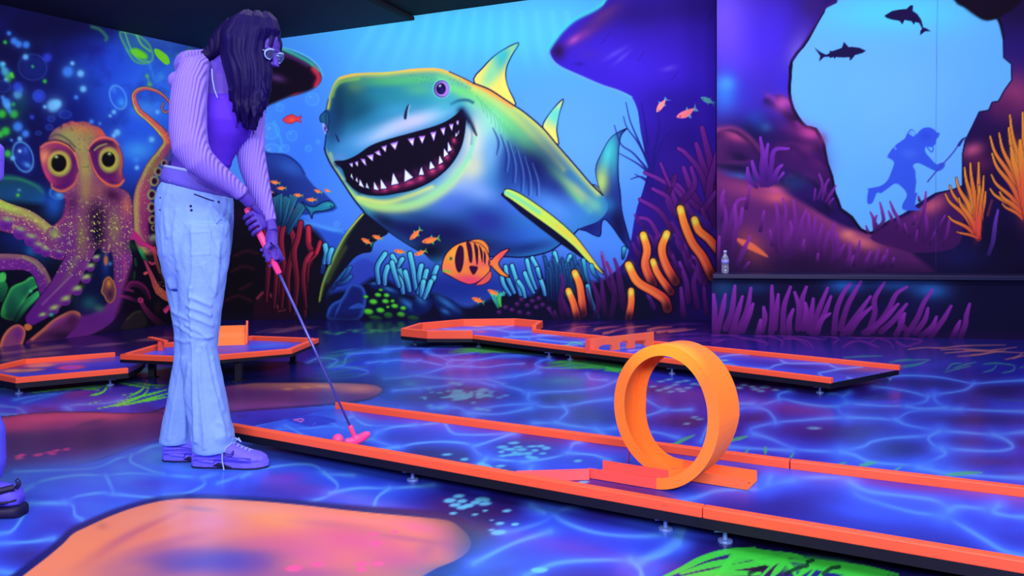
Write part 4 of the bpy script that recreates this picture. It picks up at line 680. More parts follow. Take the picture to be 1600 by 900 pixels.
    # grass at the left end and clumps on the rock
    for p in ('1128,390 1134,340 1128,315 1130,312', '1132,385 1142,345 1152,315 1165,310', '1138,380 1155,350 1160,325', '1145,400 1150,350 1148,320', '1150,420 1160,395 1172,370', '1122,410 1124,370', '1158,425 1170,410', '1188,360 1194,330', '1128,345 1128,312 1131,298', '1166,325 1172,290'): blade(PT(p), 4)
    for p in ('1190,290 1180,270 1175,252', '1195,290 1190,265 1192,240 1188,215', '1200,290 1205,262 1210,235 1232,232', '1205,288 1215,265 1222,258', '1182,292 1170,280 1168,262', '1198,280 1196,250 1200,225', '1212,285 1224,270'): blade(PT(p), 4, (60, 18, 110), (124, 46, 190))
    for p in ('1278,310 1285,290 1280,272', '1285,312 1290,290 1295,280', '1290,315 1300,300 1306,290', '1272,312 1274,295', '1295,318 1302,310'): blade(PT(p), 2.6, (70, 20, 110), (124, 44, 170))
    # flame-coloured anemones
    def flame(cx, cy, leaves):
        for x, y, w in leaves:
            mx = cx+(x-cx)*.35; my = cy+(y-cy)*.5
            b.stroke(np.array([[cx, cy], [mx+(x-cx)*.05, my], [cx+(x-cx)*.85, cy+(y-cy)*.8], [x, y]]), [w*1.1, w*1.2, w, w*.4], (215, 60, 60), (235, 150, 50), line=(30, 10, 40), lw=.8, a=.95)
    flame(1529, 372, [(1477, 303, 2.6), (1482, 338, 2.2), (1484, 290, 2.6), (1494, 278, 3), (1507, 262, 3), (1516, 255, 3), (1529, 254, 3), (1540, 300, 2.8), (1498, 310, 3), (1530, 290, 4), (1537, 275, 2.6), (1495, 362, 1.6)])
    P(1526, 350, 6, 22, (235, 80, 70), .8); P(1516, 320, 8, 20, (225, 150, 60), .6)
    flame(1606, 350, [(1547, 213, 3), (1550, 240, 3), (1561, 208, 3), (1578, 180, 3.4), (1576, 200, 3.4), (1598, 176, 3.6), (1549, 273, 2.6), (1547, 295, 2.6), (1562, 300, 3), (1566, 318, 2), (1580, 230, 5), (1594, 220, 6), (1612, 190, 5), (1620, 200, 5), (1640, 230, 4)])
    P(1600, 300, 12, 40, (230, 90, 60), .8); P(1590, 250, 12, 30, (225, 140, 60), .6)
    # panel seams
    b.stroke(np.array([[1465.5, -60], [1463, 160], [1462, 440]]), .5, (40, 60, 150), a=.45)
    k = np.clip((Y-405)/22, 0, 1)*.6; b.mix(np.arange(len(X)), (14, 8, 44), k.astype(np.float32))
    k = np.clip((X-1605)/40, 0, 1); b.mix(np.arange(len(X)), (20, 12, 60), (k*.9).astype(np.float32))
def paint_ledge(b):
    b.fill((14, 12, 52)); P = b.blob
    Q = lambda t: PT(t, 1200, 300, 3)
    P(1320, 445, 30, 14, (36, 100, 200), .8); P(1400, 445, 40, 12, (30, 80, 170), .7); P(1455, 455, 30, 16, (40, 110, 210), .8); P(1130, 450, 22, 14, (24, 60, 110), .8); P(1130, 475, 20, 20, (30, 60, 150), .5); P(1180, 450, 30, 10, (24, 60, 130), .5); P(1420, 480, 80, 20, (20, 18, 80), .6); P(1300, 520, 200, 10, (20, 12, 60), .5)
    def blade(p, w=4.4): b.stroke(p, [w*1.1, w, w*.9, w*.5], (76, 20, 104), (134, 44, 176), a=.92)
    R = lambda t: PT(t, 800, 300, 3)
    for t in ('945,650 950,560 945,480', '960,660 985,560 1000,480', '1000,640 1030,560 1045,440', '1030,660 1060,560 1080,490', '1050,670 1100,560 1120,450', '1080,650 1110,580 1130,525', '1170,650 1185,590 1180,540', '1155,660 1165,600'): blade(R(t), 4.6)
    for t in ('15,660 20,560 18,440', '30,640 40,560 48,480', '70,660 75,540 105,445', '100,660 100,600 118,550', '140,640 145,540 125,470', '170,600 160,510 180,445', '165,640 180,560 175,520', '190,650 205,560 212,500', '205,660 235,560 280,450', '220,660 260,580 295,490', '230,660 250,600 290,570', '310,660 320,560 350,480 385,430', '340,640 370,540 400,480 435,420', '350,670 400,600 430,560 480,490', '380,660 430,590 485,540', '470,660 500,570 500,500 545,425', '490,650 560,560 600,480 650,445', '450,660 540,600 610,525', '530,655 590,600 650,525', '600,670 625,620 640,570', '650,670 700,590 730,520 770,460', '690,660 735,600 750,545', '720,675 770,630 790,585', '760,680 820,600 858,535', '865,680 880,650 900,605', '900,685 925,620 930,580 945,525', '640,640 620,610 640,570'): blade(Q(t), 4.4)
    k = np.clip((b.Y-514)/12, 0, 1)*.5; b.mix(np.arange(len(b.X)), (30, 12, 70), k.astype(np.float32))
def water_base(b, WX, WY, seed=2, cell=.62):
    """generic airbrushed caustics: a bright net over dark cells (world metres)"""
    x = WX/cell+(fbm(WX*1.3, WY*1.3, seed+5)-.5)*1.1; y = WY/cell+(fbm(WX*1.3+9, WY*1.3, seed+6)-.5)*1.1
    xi = np.floor(x).astype(np.int64); yi = np.floor(y).astype(np.int64)
    f1 = np.full(x.shape, 9.0); f2 = f1.copy()
    for i in (-1, 0, 1):
        for j in (-1, 0, 1):
            cx, cy = xi+i, yi+j
            h1 = vnoise(cx.astype(float), cy.astype(float), seed+31); h2 = vnoise(cx.astype(float), cy.astype(float), seed+57)
            d = np.hypot(x-cx-.15-.7*h1, y-cy-.15-.7*h2)
            f2 = np.where(d < f1, f1, np.minimum(f2, d)); f1 = np.minimum(f1, d)
    e = f2-f1
    n = fbm(WX*.7, WY*.7, seed+11)[:, None]
    net = np.exp(-(e/.05)**2)[:, None]*.7; glow = np.exp(-(e/.3)**1.3)[:, None]
    c = np.array([30, 20, 120])*(1-n)+np.array([46, 56, 225])*n
    c = c*(1-glow*.75)+np.array([48, 78, 245])*glow*.75
    b.C[:] = c*(1-net)+np.array([84, 140, 255])*net
def floor_net(b, lines, w0=1.0, col=(88, 150, 255), g=.5):
    for t in lines:
        p = PT(t) if isinstance(t, str) else t
        y = p[:, 1].mean(); w = max(1.25, (y-490)/400*6.5)*w0
        b.stroke(p, w*5.0, (50, 80, 246), a=g*.95, soft=True); b.stroke(p, [w*2.8, w*1.4, w*2.8], (62, 106, 252), a=g*.9, soft=True); b.stroke(p, [w*1.0, w*.6, w*1.0], col, a=.8, soft=True)
        for e in (p[0], p[-1]): b.blob(e[0], e[1], w*4.5, w*1.7, (70, 122, 254), .45)
def paint_floor(b):
    X, Y = b.X, b.Y; P = b.blob
    F1 = lambda t: PT(t, 0, 570, 2.7265); E = lambda t: PT(t, 480, 500, 3.2); G = lambda t: PT(t, 1140, 520, 3.478); N = lambda t: PT(t, 340, 680, 3.2); M = lambda t: PT(t, 940, 760, 2.4242)
    inside = np.clip((X+60)/60, 0, 1)*np.clip((1670-X)/60, 0, 1)*np.clip((985-Y)/50, 0, 1)
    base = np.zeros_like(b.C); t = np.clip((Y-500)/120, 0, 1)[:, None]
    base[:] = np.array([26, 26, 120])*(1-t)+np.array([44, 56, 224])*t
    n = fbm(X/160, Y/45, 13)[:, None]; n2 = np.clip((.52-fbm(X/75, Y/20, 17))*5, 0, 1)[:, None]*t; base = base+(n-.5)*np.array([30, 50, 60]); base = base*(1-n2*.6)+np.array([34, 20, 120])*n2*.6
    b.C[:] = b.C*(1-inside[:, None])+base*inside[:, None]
    Q = lambda x, y, rx, ry, c=(30, 16, 112), a=.9, r=0: P(x, y, rx*1.08, ry*1.15, c, min(1, a*1.08), r)
    # far strip by the walls
    Q(800, 508, 620, 12, (22, 14, 78), .9); Q(1000, 520, 160, 14, (40, 14, 100), .85); Q(1250, 530, 330, 12, (36, 22, 120), .8); Q(1480, 545, 160, 16, (30, 30, 110), .7); Q(200, 530, 240, 22, (26, 14, 76), .95); Q(60, 560, 100, 16, (24, 14, 90), .8)
    for x, y, rx, ry in ((84, 543, 28, 3), (40, 549, 30, 2.4), (10, 552, 12, 2), (162, 539, 30, 2.2), (62, 553, 30, 2.6), (240, 530, 26, 2.6), (10, 563, 14, 2), (465, 513, 26, 2), (440, 518, 20, 1.8)): P(x, y, rx, ry, (140, 84, 124), .8, -5, hard=.5)
    for p in ('0,552 60,545 110,543', '60,548 90,540 112,543', '140,541 170,538 195,536', '0,562 60,556 95,552', '215,532 240,529 262,527', '230,531 250,528', '400,520 430,514 450,516', '445,514 470,510 490,514'): b.stroke(p, [.8, 2.4, .6], (130, 80, 120), a=.6, soft=True)
    for t_ in ('250,150 330,118 440,105', '475,138 500,125 600,112 690,108', '550,165 600,155 700,128 800,112 930,100', '920,135 1000,118 1120,110', '1000,155 1100,138 1240,122', '1100,150 1200,140 1320,130', '940,148 1040,140'): b.stroke(PT(t_, 840, 490, 5.333), [2, 1.8, .5], (225, 110, 110), (200, 90, 130), a=.85)
    rs = np.random.RandomState(11)
    for i in range(34):
        x = rs.uniform(860, 1110); y = rs.uniform(506, 538); b.stroke(np.array([[x, y], [x+24, y-2.5], [x+52, y-3]]), [.7, 1.6, .5], (96, 34, 150), a=.55)
    for p in ('1112,524 1140,523 1160,528', '1160,528 1180,531 1199,536 1196,540', '1180,525 1205,526 1222,533 1220,542', '1225,529 1250,530 1264,535 1270,544', '1200,522 1240,527 1262,540', '1290,524 1310,529 1303,536', '1318,542 1332,534 1350,534 1374,543', '1340,527 1370,528 1360,534', '1372,528 1390,534 1396,544', '1400,534 1412,540 1425,542', '1130,531 1112,536', '1320,524 1345,530', '1240,524 1290,531', '1280,522 1292,528', '1400,526 1440,532 1420,540', '1360,524 1400,530'): b.stroke(p, [1.6, 1.8, 1], (122, 40, 160), a=.75)
    for t_ in ('970,90 1060,80 1160,82 1280,70 1500,66', '1170,110 1300,100 1420,95 1560,78', '1240,128 1360,118 1460,90', '1280,95 1400,100 1590,108', '1500,145 1560,130 1600,105', '1310,120 1400,112 1500,95', '1540,140 1580,128 1620,118', '1150,92 1280,88 1400,96'): b.stroke(G(t_), [.9, 1.3, .7], (190, 110, 120), a=.75)
    for t_ in ('620,135 720,128 830,126', '870,160 960,150 1060,146 1090,148', '880,185 960,178 1040,165 1080,150', '940,190 1020,175 1060,160', '1180,200 1210,170 1260,165', '1170,215 1240,195 1310,180', '1220,190 1290,170 1340,160', '1380,215 1430,200 1450,175', '1480,218 1540,205 1545,180 1510,170', '1380,170 1450,165 1520,172', '1580,190 1610,180', '1470,365 1600,368', '900,150 980,142'): b.stroke(G(t_), [1, 1.6, .8], (50, 140, 150), a=.7)
    # wall-side green dabs
    for i in range(30):
        x = rs.uniform(500, 628); y = 522-(x-500)*.07+rs.uniform(-3.5, 3.5); P(x, y, rs.uniform(3, 8), 1.1, (70, 170, 110), .7, -6)
    Q(560, 530, 60, 6, (20, 30, 120), .7)
    # ---- middle distance cells
    for x, y, rx, ry, c in ((700, 545, 70, 5, (110, 36, 130)), (760, 560, 60, 8, (110, 40, 170)), (720, 575, 60, 8, (70, 40, 190)), (860, 565, 60, 8, (70, 30, 130)), (640, 556, 60, 8, (40, 34, 150)), (590, 568, 60, 9, (40, 60, 210)), (560, 552, 50, 6, (24, 50, 160)), (600, 540, 80, 5, (24, 30, 120)), (1000, 575, 60, 6, (70, 60, 220)), (720, 620, 70, 18, (34, 18, 90)), (860, 600, 70, 12, (30, 60, 170)), (880, 622, 60, 9, (22, 26, 100)), (660, 600, 50, 9, (40, 70, 200)), (620, 620, 40, 8, (30, 40, 150)), (780, 592, 60, 6, (60, 60, 220)), (930, 590, 40, 8, (60, 80, 235)), (900, 640, 50, 10, (34, 20, 130)), (830, 648, 60, 12, (38, 24, 150)), (940, 655, 30, 12, (34, 24, 120)), (900, 672, 60, 6, (50, 60, 220)), (620, 642, 50, 6, (60, 90, 250)), (690, 640, 30, 5, (60, 40, 160)), (960, 610, 30, 9, (40, 50, 190)), (880, 595, 30, 6, (40, 110, 180))):
        Q(x, y, rx, ry, c, .85)
    for x, y, rx, ry, c in ((1050, 640, 40, 22, (110, 26, 110)), (1010, 610, 40, 8, (50, 20, 110)), (1080, 660, 40, 10, (60, 20, 100)), (1200, 608, 60, 10, (90, 26, 130)), (1165, 600, 40, 6, (50, 16, 90)), (1260, 618, 44, 8, (36, 30, 130)), (1370, 614, 60, 10, (40, 22, 120)), (1460, 596, 60, 10, (26, 22, 110)), (1395, 612, 10, 7, (110, 40, 170)), (1560, 610, 70, 16, (28, 20, 100)), (1370, 642, 50, 6, (38, 34, 150)), (1255, 642, 46, 10, (80, 30, 140)), (1440, 634, 34, 4, (34, 36, 160)), (1520, 655, 100, 14, (28, 18, 100)), (1290, 676, 100, 20, (34, 18, 110)), (1260, 668, 40, 10, (60, 20, 120)), (1180, 655, 34, 10, (38, 14, 90)), (1404, 700, 46, 16, (28, 18, 100)), (1510, 690, 56, 11, (34, 20, 110)), (1590, 690, 20, 8, (32, 20, 110)), (1540, 720, 70, 12, (40, 26, 130)), (1550, 722, 24, 5, (70, 30, 130)), (1200, 690, 36, 10, (40, 34, 170)), (1250, 716, 60, 9, (44, 30, 160)), (1130, 700, 30, 10, (60, 40, 190)), (1370, 725, 60, 8, (48, 60, 235)), (1090, 620, 30, 16, (50, 30, 160))):
        Q(x, y, rx, ry, c, .85)
    floor_net(b, [E(t_) for t_ in ('0,290 100,292 200,290 290,270 300,255 240,240 150,232', '130,235 180,225 200,185 280,160 400,150', '200,170 380,160 420,150', '300,215 380,205 530,200 620,215 700,232', '600,150 640,175 720,210 700,232', '600,150 610,140 700,132 760,128', '520,280 600,262 680,240 700,232 760,225 900,190 1010,185 1100,180 1160,172 1220,200', '380,290 480,285 560,275 700,290 820,300 900,290 1040,275 1160,262', '1140,260 1150,230 1170,200', '560,340 680,330 780,308 870,310 960,325 1050,345 1110,368', '430,352 560,342', '380,150 480,140', '1110,368 1200,360 1320,355 1460,338 1530,310 1560,300', '1110,368 1105,395 1130,420 1190,435 1290,432 1400,410 1520,395', '1130,420 1000,425 860,445 800,465', '680,440 760,440 800,465 830,480', '800,465 960,470 1120,440', '1280,430 1300,460 1270,490 1240,512 1130,515', '1240,512 1330,530 1480,545 1540,540', '620,440 700,430', '1440,545 1480,570', '1400,270 1420,295 1500,300', '820,300 940,330', '0,215 60,190 150,200 110,235')], 1.0)
    floor_net(b, [PT(t_, 600, 480, 5.333) for t_ in ('0,455 120,440 240,455 300,440', '0,350 140,345 350,345', '350,370 380,340 480,325 640,322', '350,370 380,390 450,405 560,400 760,375 900,350', '0,600 130,590 270,570 380,545 480,515 540,495 720,495', '540,495 520,470 560,440', '560,440 700,440 860,430 960,405 1120,400', '720,495 860,500 1000,480 1160,470', '1120,400 1260,395 1400,415', '270,570 420,590 640,600 860,600 1080,580', '1080,580 1220,550 1290,500 1260,475 1300,450 1400,420', '1290,500 1420,510 1600,500', '860,600 1000,640')], .8)
    floor_net(b, [G(t_) for t_ in ('880,235 1000,232 1140,242 1250,262 1330,275 1470,265 1600,258', '1330,275 1290,305 1220,322 1110,335', '780,292 860,300 980,320 1080,345 1110,335', '1110,335 1120,370 1180,405 1260,415 1400,422 1600,428', '1080,345 1060,375 960,395 860,398 700,388 640,382', '640,382 610,345 590,335 540,328', '620,340 650,322', '640,382 590,400 600,430 640,460', '640,460 520,465 400,475 300,482 240,490 120,520 130,550', '0,420 80,408 130,402 270,365 300,362 400,385 500,398 590,400', '270,360 268,335 330,312', '130,402 200,420 240,460 250,490', '640,460 800,465 900,470 1000,425 1260,415', '900,470 960,500 1060,520 1140,535', '130,550 220,575 340,625 430,640 600,645', '600,645 720,620 780,590 900,570 1060,560 1140,535', '1140,535 1250,540 1430,552 1600,540', '1430,552 1500,580 1540,620 1480,640 1380,642 1200,632 1150,630', '1140,535 1080,570 1110,610 1150,630', '1150,630 1170,660 1090,700 1020,730', '600,645 680,665 760,700 900,715 1100,725', '960,400 1040,412 1180,408', '0,620 150,630 340,640', '1200,760 1400,780 1600,790', '1020,730 1200,770', '0,385 130,385')], 1.0)
    floor_net(b, ['980,612 1010,625 1040,640 1080,640', '1040,640 1005,650 985,640', '985,680 1020,675 1060,684', '1095,690 1110,660 1140,650', '975,560 1010,565 1100,560'], .9)
    for x, y, rx, ry in ((1395, 562, 10, 3), (1110, 560, 20, 3)): pass
    # green weed fans behind the far lane
    for i in range(26):
        x = 700+rs.rand()*70; y = 545+rs.rand()*8; b.stroke(np.array([[x, y], [x+30, y-3.5], [x+70+rs.rand()*30, y+1-rs.rand()*3]]), [.5, 1.3, .6], (70, 160, 90), a=.6)
    for i in range(30):
        x = 845+rs.rand()*90; y = 566+rs.rand()*12; b.stroke(np.array([[x, y], [x+30, y-3], [x+66, y-2.5+rs.rand()*3]]), [.5, 1.4, .5], (60, 165, 80), a=.6)
    for i in range(12): x = 940+rs.rand()*30; b.stroke(np.array([[x, 572+rs.rand()*8], [x+20, 577+rs.rand()*6]]), 1.2, (60, 190, 80), a=.6)
    for i in range(22):
        x = 480+rs.rand()*60; y = 545+rs.rand()*45; b.stroke(np.array([[x, y], [x+20, y-2], [x+46, y-4-rs.rand()*4]]), [.5, 1.2, .4], (50, 150, 110), a=.4)
    # dabs of coral on the floor
    for i in range(60):
        x = 720+rs.randn()*24; y = 618+rs.randn()*5; P(x, y, rs.uniform(3, 8), rs.uniform(1, 2.4), (80, 160, 205), .75, -3, hard=.7)
    for x, y in ((672, 634), (688, 638), (780, 621), (790, 618), (752, 640), (762, 641), (745, 638), (706, 598), (714, 600), (760, 610), (768, 612)): P(x, y, 6, 1.8, (90, 160, 220), .7, -3, hard=.7)
    Q(640, 599, 14, 4.5, (60, 140, 215), .85)
    for x, y in ((1033, 596), (1045, 593), (1060, 597), (1072, 595), (1020, 604), (1046, 605), (1030, 610), (1048, 612), (1060, 608), (1075, 606), (1084, 600), (1095, 601), (1073, 662), (1085, 652), (1093, 655), (1100, 600), (1055, 601), (1066, 611), (1040, 607)): P(x, y, 6, 1.6, (110, 160, 215), .85, -3, hard=.7)
    for x, y in ((1155, 606), (1176, 604), (1189, 611), (1198, 605), (1180, 608), (1212, 609), (1163, 601), (1192, 605), (1272, 669)): P(x, y, 6 if x < 1250 else 11, 1.7 if x < 1250 else 2.2, (110, 160, 215), .85, 2, hard=.7)
    for p in ('1050,698 1066,688 1085,680', '1060,700 1056,692', '1040,698 1062,690', '1143,688 1155,685 1168,682', '1196,708 1196,700 1195,698', '1236,714 1240,708', '1166,706 1170,702', '1345,727 1360,724 1370,722', '1400,734 1408,730', '1480,742 1500,740 1535,738', '1310,726 1322,723'): b.stroke(p, [2, 3, 1], (64, 170, 120), a=.85)
    # ---- left, behind the player
    Q(60, 606, 60, 10, (90, 130, 245), .8); Q(100, 618, 60, 12, (150, 50, 150), .75); Q(40, 628, 60, 8, (80, 60, 220), .8); Q(120, 612, 26, 6, (180, 50, 120), .6); Q(180, 610, 40, 12, (90, 50, 190), .7); Q(220, 625, 40, 10, (70, 60, 190), .7); Q(10, 610, 30, 8, (70, 130, 250), .7)
    floor_net(b, [F1(t_) for t_ in ('0,100 100,110 200,120', '0,175 80,185 110,215', '0,210 100,215', '280,180 330,170 440,165 520,150', '300,190 280,180', '100,160 220,130 330,100 420,85', '60,150 160,130 240,120')], .8, (90, 160, 255), .5)
    g1 = (112, 245, 60)
    for t_ in ('120,122 240,105 340,95 480,78', '340,105 400,100 455,90', '440,118 452,100 460,80', '380,132 430,120 455,100', '400,90 480,70', '560,75 640,85 725,90', '640,75 625,115 590,140 520,165 410,188', '730,100 660,120 600,135 500,160', '730,118 650,140 560,165 480,178', '620,80 600,110 540,140', '520,130 590,118', '590,160 640,150 720,135', '500,75 560,85 640,100', '640,95 700,100', '350,100 420,108', '380,165 430,155'): b.stroke(F1(t_), [.4, 1.7, 1.4, .4], g1, a=.95)
    Q(235, 580, 50, 5, (40, 200, 160), .7); Q(180, 595, 40, 3, (60, 170, 230), .6)
    # brown island at the back, pink island, big orange island (each with a dark rim)
    Q(420, 596, 200, 12, (18, 20, 80), .85)
    Q(520, 632, 80, 8, (66, 110, 250), .8)
    m = b.poly('180,660 250,640 320,610 380,600 440,598 520,598 575,600 597,607 590,618 560,627 500,633 420,638 340,645 280,660', (90, 40, 120), f=2, line=(20, 16, 90), lw=2.4, ret=True)
    Q2 = lambda x, y, rx, ry, c, a=.85, r=0, k=m: P(x, y, rx, ry, c, a, r, clip=k)
    Q2(480, 602, 100, 9, (190, 120, 100)); Q2(560, 608, 36, 8, (210, 130, 110)); Q2(400, 622, 120, 10, (80, 40, 110)); Q2(460, 634, 120, 6, (120, 60, 150)); Q2(360, 640, 60, 6, (110, 50, 150)); Q2(400, 600, 40, 5, (130, 80, 90))
    for x, y in ((478, 605), (510, 604), (450, 608), (500, 603)): Q2(x, y, 9, 1.6, (235, 150, 90), .7)
    b.stroke('340,645 420,639 500,633 560,627', 1.8, (24, 14, 100), a=.8, soft=True)
    m = b.poly(F1('-200,240 0,225 120,210 260,203 420,204 560,208 680,205 760,215 900,240 960,270 860,300 700,322 600,340 500,375 400,410 250,435 100,448 30,455 -200,470'), (70, 30, 110), f=2, ret=True, line=(24, 12, 80), lw=2.4)
    Q3 = lambda x, y, rx, ry, c, a=.85, r=0: P(x, y, rx, ry, c, a, r, clip=m)
    Q3(60, 655, 130, 14, (225, 70, 130), .95, -4); Q3(170, 650, 60, 9, (220, 80, 120), .9); Q3(20, 665, 60, 12, (200, 60, 130), .8); Q3(110, 665, 60, 8, (170, 60, 130), .6); Q3(230, 652, 40, 10, (110, 40, 110), .8); Q3(120, 690, 150, 18, (64, 28, 104), .9, -5); Q3(140, 662, 24, 4, (70, 30, 100), .7, -14); Q3(60, 715, 110, 10, (84, 36, 130), .8, -4); Q3(250, 675, 50, 12, (76, 26, 110), .7)
    for x, y in ((4, 713), (29, 713), (34, 711), (58, 711), (77, 707), (83, 709), (88, 704), (104, 702), (62, 710), (30, 716)): P(x, y, 6, 1.7, (250, 60, 140), .95, -6, hard=.6)
    b.stroke(F1('30,457 250,437 400,412 500,378 600,342 700,324'), 1.5, (40, 10, 80), a=.6, soft=True)
    # bright shallow water where the player stands
    P(200, 735, 230, 30, (72, 140, 252), .95, -6); P(330, 738, 140, 20, (86, 160, 255), .95); P(300, 715, 90, 12, (86, 160, 255), .9); P(60, 760, 100, 26, (64, 120, 250), .9); P(150, 790, 110, 24, (70, 124, 250), .9, -10); P(120, 745, 150, 20, (80, 150, 252), .8, -4); P(560, 775, 90, 18, (66, 124, 252), .7, 8); P(460, 745, 100, 30, (56, 90, 240), .8); P(600, 790, 90, 30, (60, 110, 250), .85); P(20, 830, 70, 40, (60, 80, 225), .85); P(30, 800, 60, 16, (70, 130, 250), .7); P(250, 705, 60, 10, (80, 150, 255), .8)
    for x, y, rx, ry, c in ((270, 758, 60, 12, (60, 84, 230)), (240, 755, 30, 6, (72, 70, 215)), (110, 760, 50, 12, (56, 96, 245)), (60, 800, 60, 14, (56, 60, 215)), (100, 825, 50, 18, (52, 50, 190)), (170, 782, 36, 8, (58, 90, 240)), (160, 795, 30, 10, (54, 100, 240)), (40, 868, 60, 20, (50, 30, 120)), (375, 750, 26, 8, (52, 76, 230)), (300, 722, 50, 6, (66, 120, 250)), (420, 770, 60, 22, (54, 46, 190)), (450, 745, 30, 8, (110, 60, 210)), (470, 775, 40, 14, (50, 40, 180)), (560, 740, 60, 10, (50, 90, 240)), (550, 800, 40, 12, (60, 80, 245)), (650, 790, 50, 24, (40, 60, 220)), (690, 775, 50, 16, (34, 24, 130))):
        Q(x, y, rx, ry, c, .75)
    floor_net(b, [F1(t_) for t_ in ('60,455 200,450 400,440 500,400 560,385 640,350 700,340', '60,520 120,515 200,490 330,470 450,470 560,462 700,470 860,480', '450,470 470,510 480,550 430,545 330,560 270,580 130,590 60,595', '480,550 580,560 700,570', '270,580 310,600 320,640 350,660', '560,385 560,415 640,450 700,465', '70,555 140,515', '0,760 120,755 230,740', '0,720 60,700 130,590', '860,480 870,510 800,545 700,560', '860,480 927,462', '0,880 60,890', '130,590 280,590')] + [N(t_) for t_ in ('0,240 80,215 160,180 280,158 400,145 480,150 530,185 560,195 680,200', '530,185 600,250 560,300 460,335', '560,290 700,265 860,265 1080,250', '860,265 800,310 780,365', '0,160 100,172 180,175', '160,190 120,210')], .75, (96, 172, 255), .35)
    # big orange island
    q = PT('0,930 38,898 73,871 99,849 114,834 136,823 176,805 220,790 264,781 315,779 400,783 470,789 540,797 600,803 668,809 699,813 715,821 731,836 736,850 729,864 709,877 684,887 662,899 610,925 500,965 300,990 100,985 10,960'); b.stroke(np.vstack([q[-3:], q[:22]]), [12, 13, 13, 10, 7, 6, 8, 12, 18], (24, 24, 104), f=6, a=.95)
    m = b.poly(q, (235, 130, 100), f=2, ret=True)
    Q3(160, 865, 70, 30, (235, 130, 90), .8, -30); Q3(300, 800, 90, 16, (240, 150, 120), .8, -8); Q3(330, 815, 60, 20, (225, 130, 150), .9); Q3(440, 810, 60, 16, (255, 160, 90), .85, 6); Q3(400, 796, 60, 8, (245, 150, 140), .6); Q3(560, 812, 90, 8, (255, 135, 125), .9, 6); Q3(660, 825, 50, 12, (240, 110, 150), .9, 10); Q3(560, 845, 90, 24, (222, 90, 150), .9, 8); Q3(480, 865, 80, 26, (220, 95, 150), .8, 10); Q3(620, 875, 60, 20, (200, 84, 150), .8)
    Q3(700, 850, 22, 20, (225, 110, 145), .9); Q3(665, 860, 20, 14, (180, 90, 150), .6, -30); Q3(640, 842, 60, 5, (170, 80, 150), .5, 8); Q3(270, 868, 80, 22, (150, 84, 150), .85, -8); Q3(300, 880, 120, 22, (90, 66, 160), .9, -6); Q3(370, 880, 60, 24, (70, 66, 190), .8); Q3(200, 890, 50, 14, (190, 110, 120), .8); Q3(240, 832, 60, 9, (225, 120, 100), .7, -20); Q3(225, 825, 60, 5, (190, 90, 110), .6, -25); Q3(310, 795, 30, 4, (150, 110, 150), .5, 5); Q3(420, 850, 60, 12, (210, 100, 140), .7); Q3(300, 845, 40, 10, (215, 120, 130), .6)
    Q3(400, 880, 40, 20, (120, 70, 160), .5); Q3(180, 850, 60, 8, (170, 84, 120), .45, -32); Q3(255, 850, 70, 8, (175, 90, 130), .5, -14); Q3(520, 820, 70, 6, (200, 100, 140), .45, 6); Q3(480, 895, 50, 10, (200, 90, 150), .6); Q3(430, 905, 200, 20, (110, 66, 170), .5)
    P(160, 822, 10, 6, (150, 80, 90), .3)
    for x, y, rx, ry in ((459, 888, 13, 5), (496, 882, 9, 3.6), (565, 881, 10, 3.6), (588, 849, 9, 3.4), (585, 834, 7, 2.4), (617, 831, 6, 2), (591, 881, 10, 3.6), (565, 890, 8, 3.5)): P(x, y, rx, ry, (245, 84, 160), .9, -5, hard=.7)
    # lower right foreground
    Q(760, 830, 60, 30, (30, 50, 100), .9, 20); Q(780, 860, 60, 20, (36, 70, 150), .9); Q(730, 800, 60, 12, (40, 50, 110), .8); Q(780, 800, 40, 14, (60, 20, 80), .7); Q(700, 790, 40, 12, (70, 26, 110), .7); Q(830, 790, 50, 14, (36, 20, 100), .9); Q(750, 895, 100, 14, (44, 90, 190), .8); Q(800, 880, 60, 16, (60, 110, 245), .6)
    Q(880, 790, 50, 10, (40, 20, 110), .9); Q(950, 805, 60, 12, (60, 40, 160), .7); Q(870, 850, 90, 26, (58, 60, 220), .85, -6); Q(950, 840, 90, 14, (72, 70, 225), .8); Q(890, 862, 60, 16, (80, 60, 190), .5); Q(1010, 815, 40, 10, (56, 96, 250), .8); Q(900, 895, 110, 12, (62, 40, 160), .9); Q(1080, 860, 60, 30, (36, 24, 130), .9); Q(1180, 850, 60, 16, (20, 16, 70), .9); Q(1060, 835, 60, 10, (56, 80, 245), .8); Q(1110, 885, 60, 20, (50, 30, 120), .9); Q(1010, 895, 30, 20, (60, 110, 250), .8); Q(1180, 890, 70, 16, (70, 14, 50), .9); Q(1450, 880, 200, 30, (14, 14, 50), .9); Q(1300, 860, 120, 12, (14, 14, 50), .9); Q(1300, 930, 300, 30, (30, 26, 100), .8)
    floor_net(b, ['790,832 810,828 850,815 870,800 900,790', '860,798 880,815 930,832 990,838 1050,835', '1050,830 1060,850 1030,868 985,875 940,875 870,880 820,900', '985,875 1000,890 1005,915', '1070,820 1060,850', '740,880 800,850 860,830', '850,800 830,790'], .9, (92, 160, 255), .5)
    b.stroke('1062,826 1052,850 1020,868 1000,880', 8, (86, 150, 255), a=.7, soft=True)
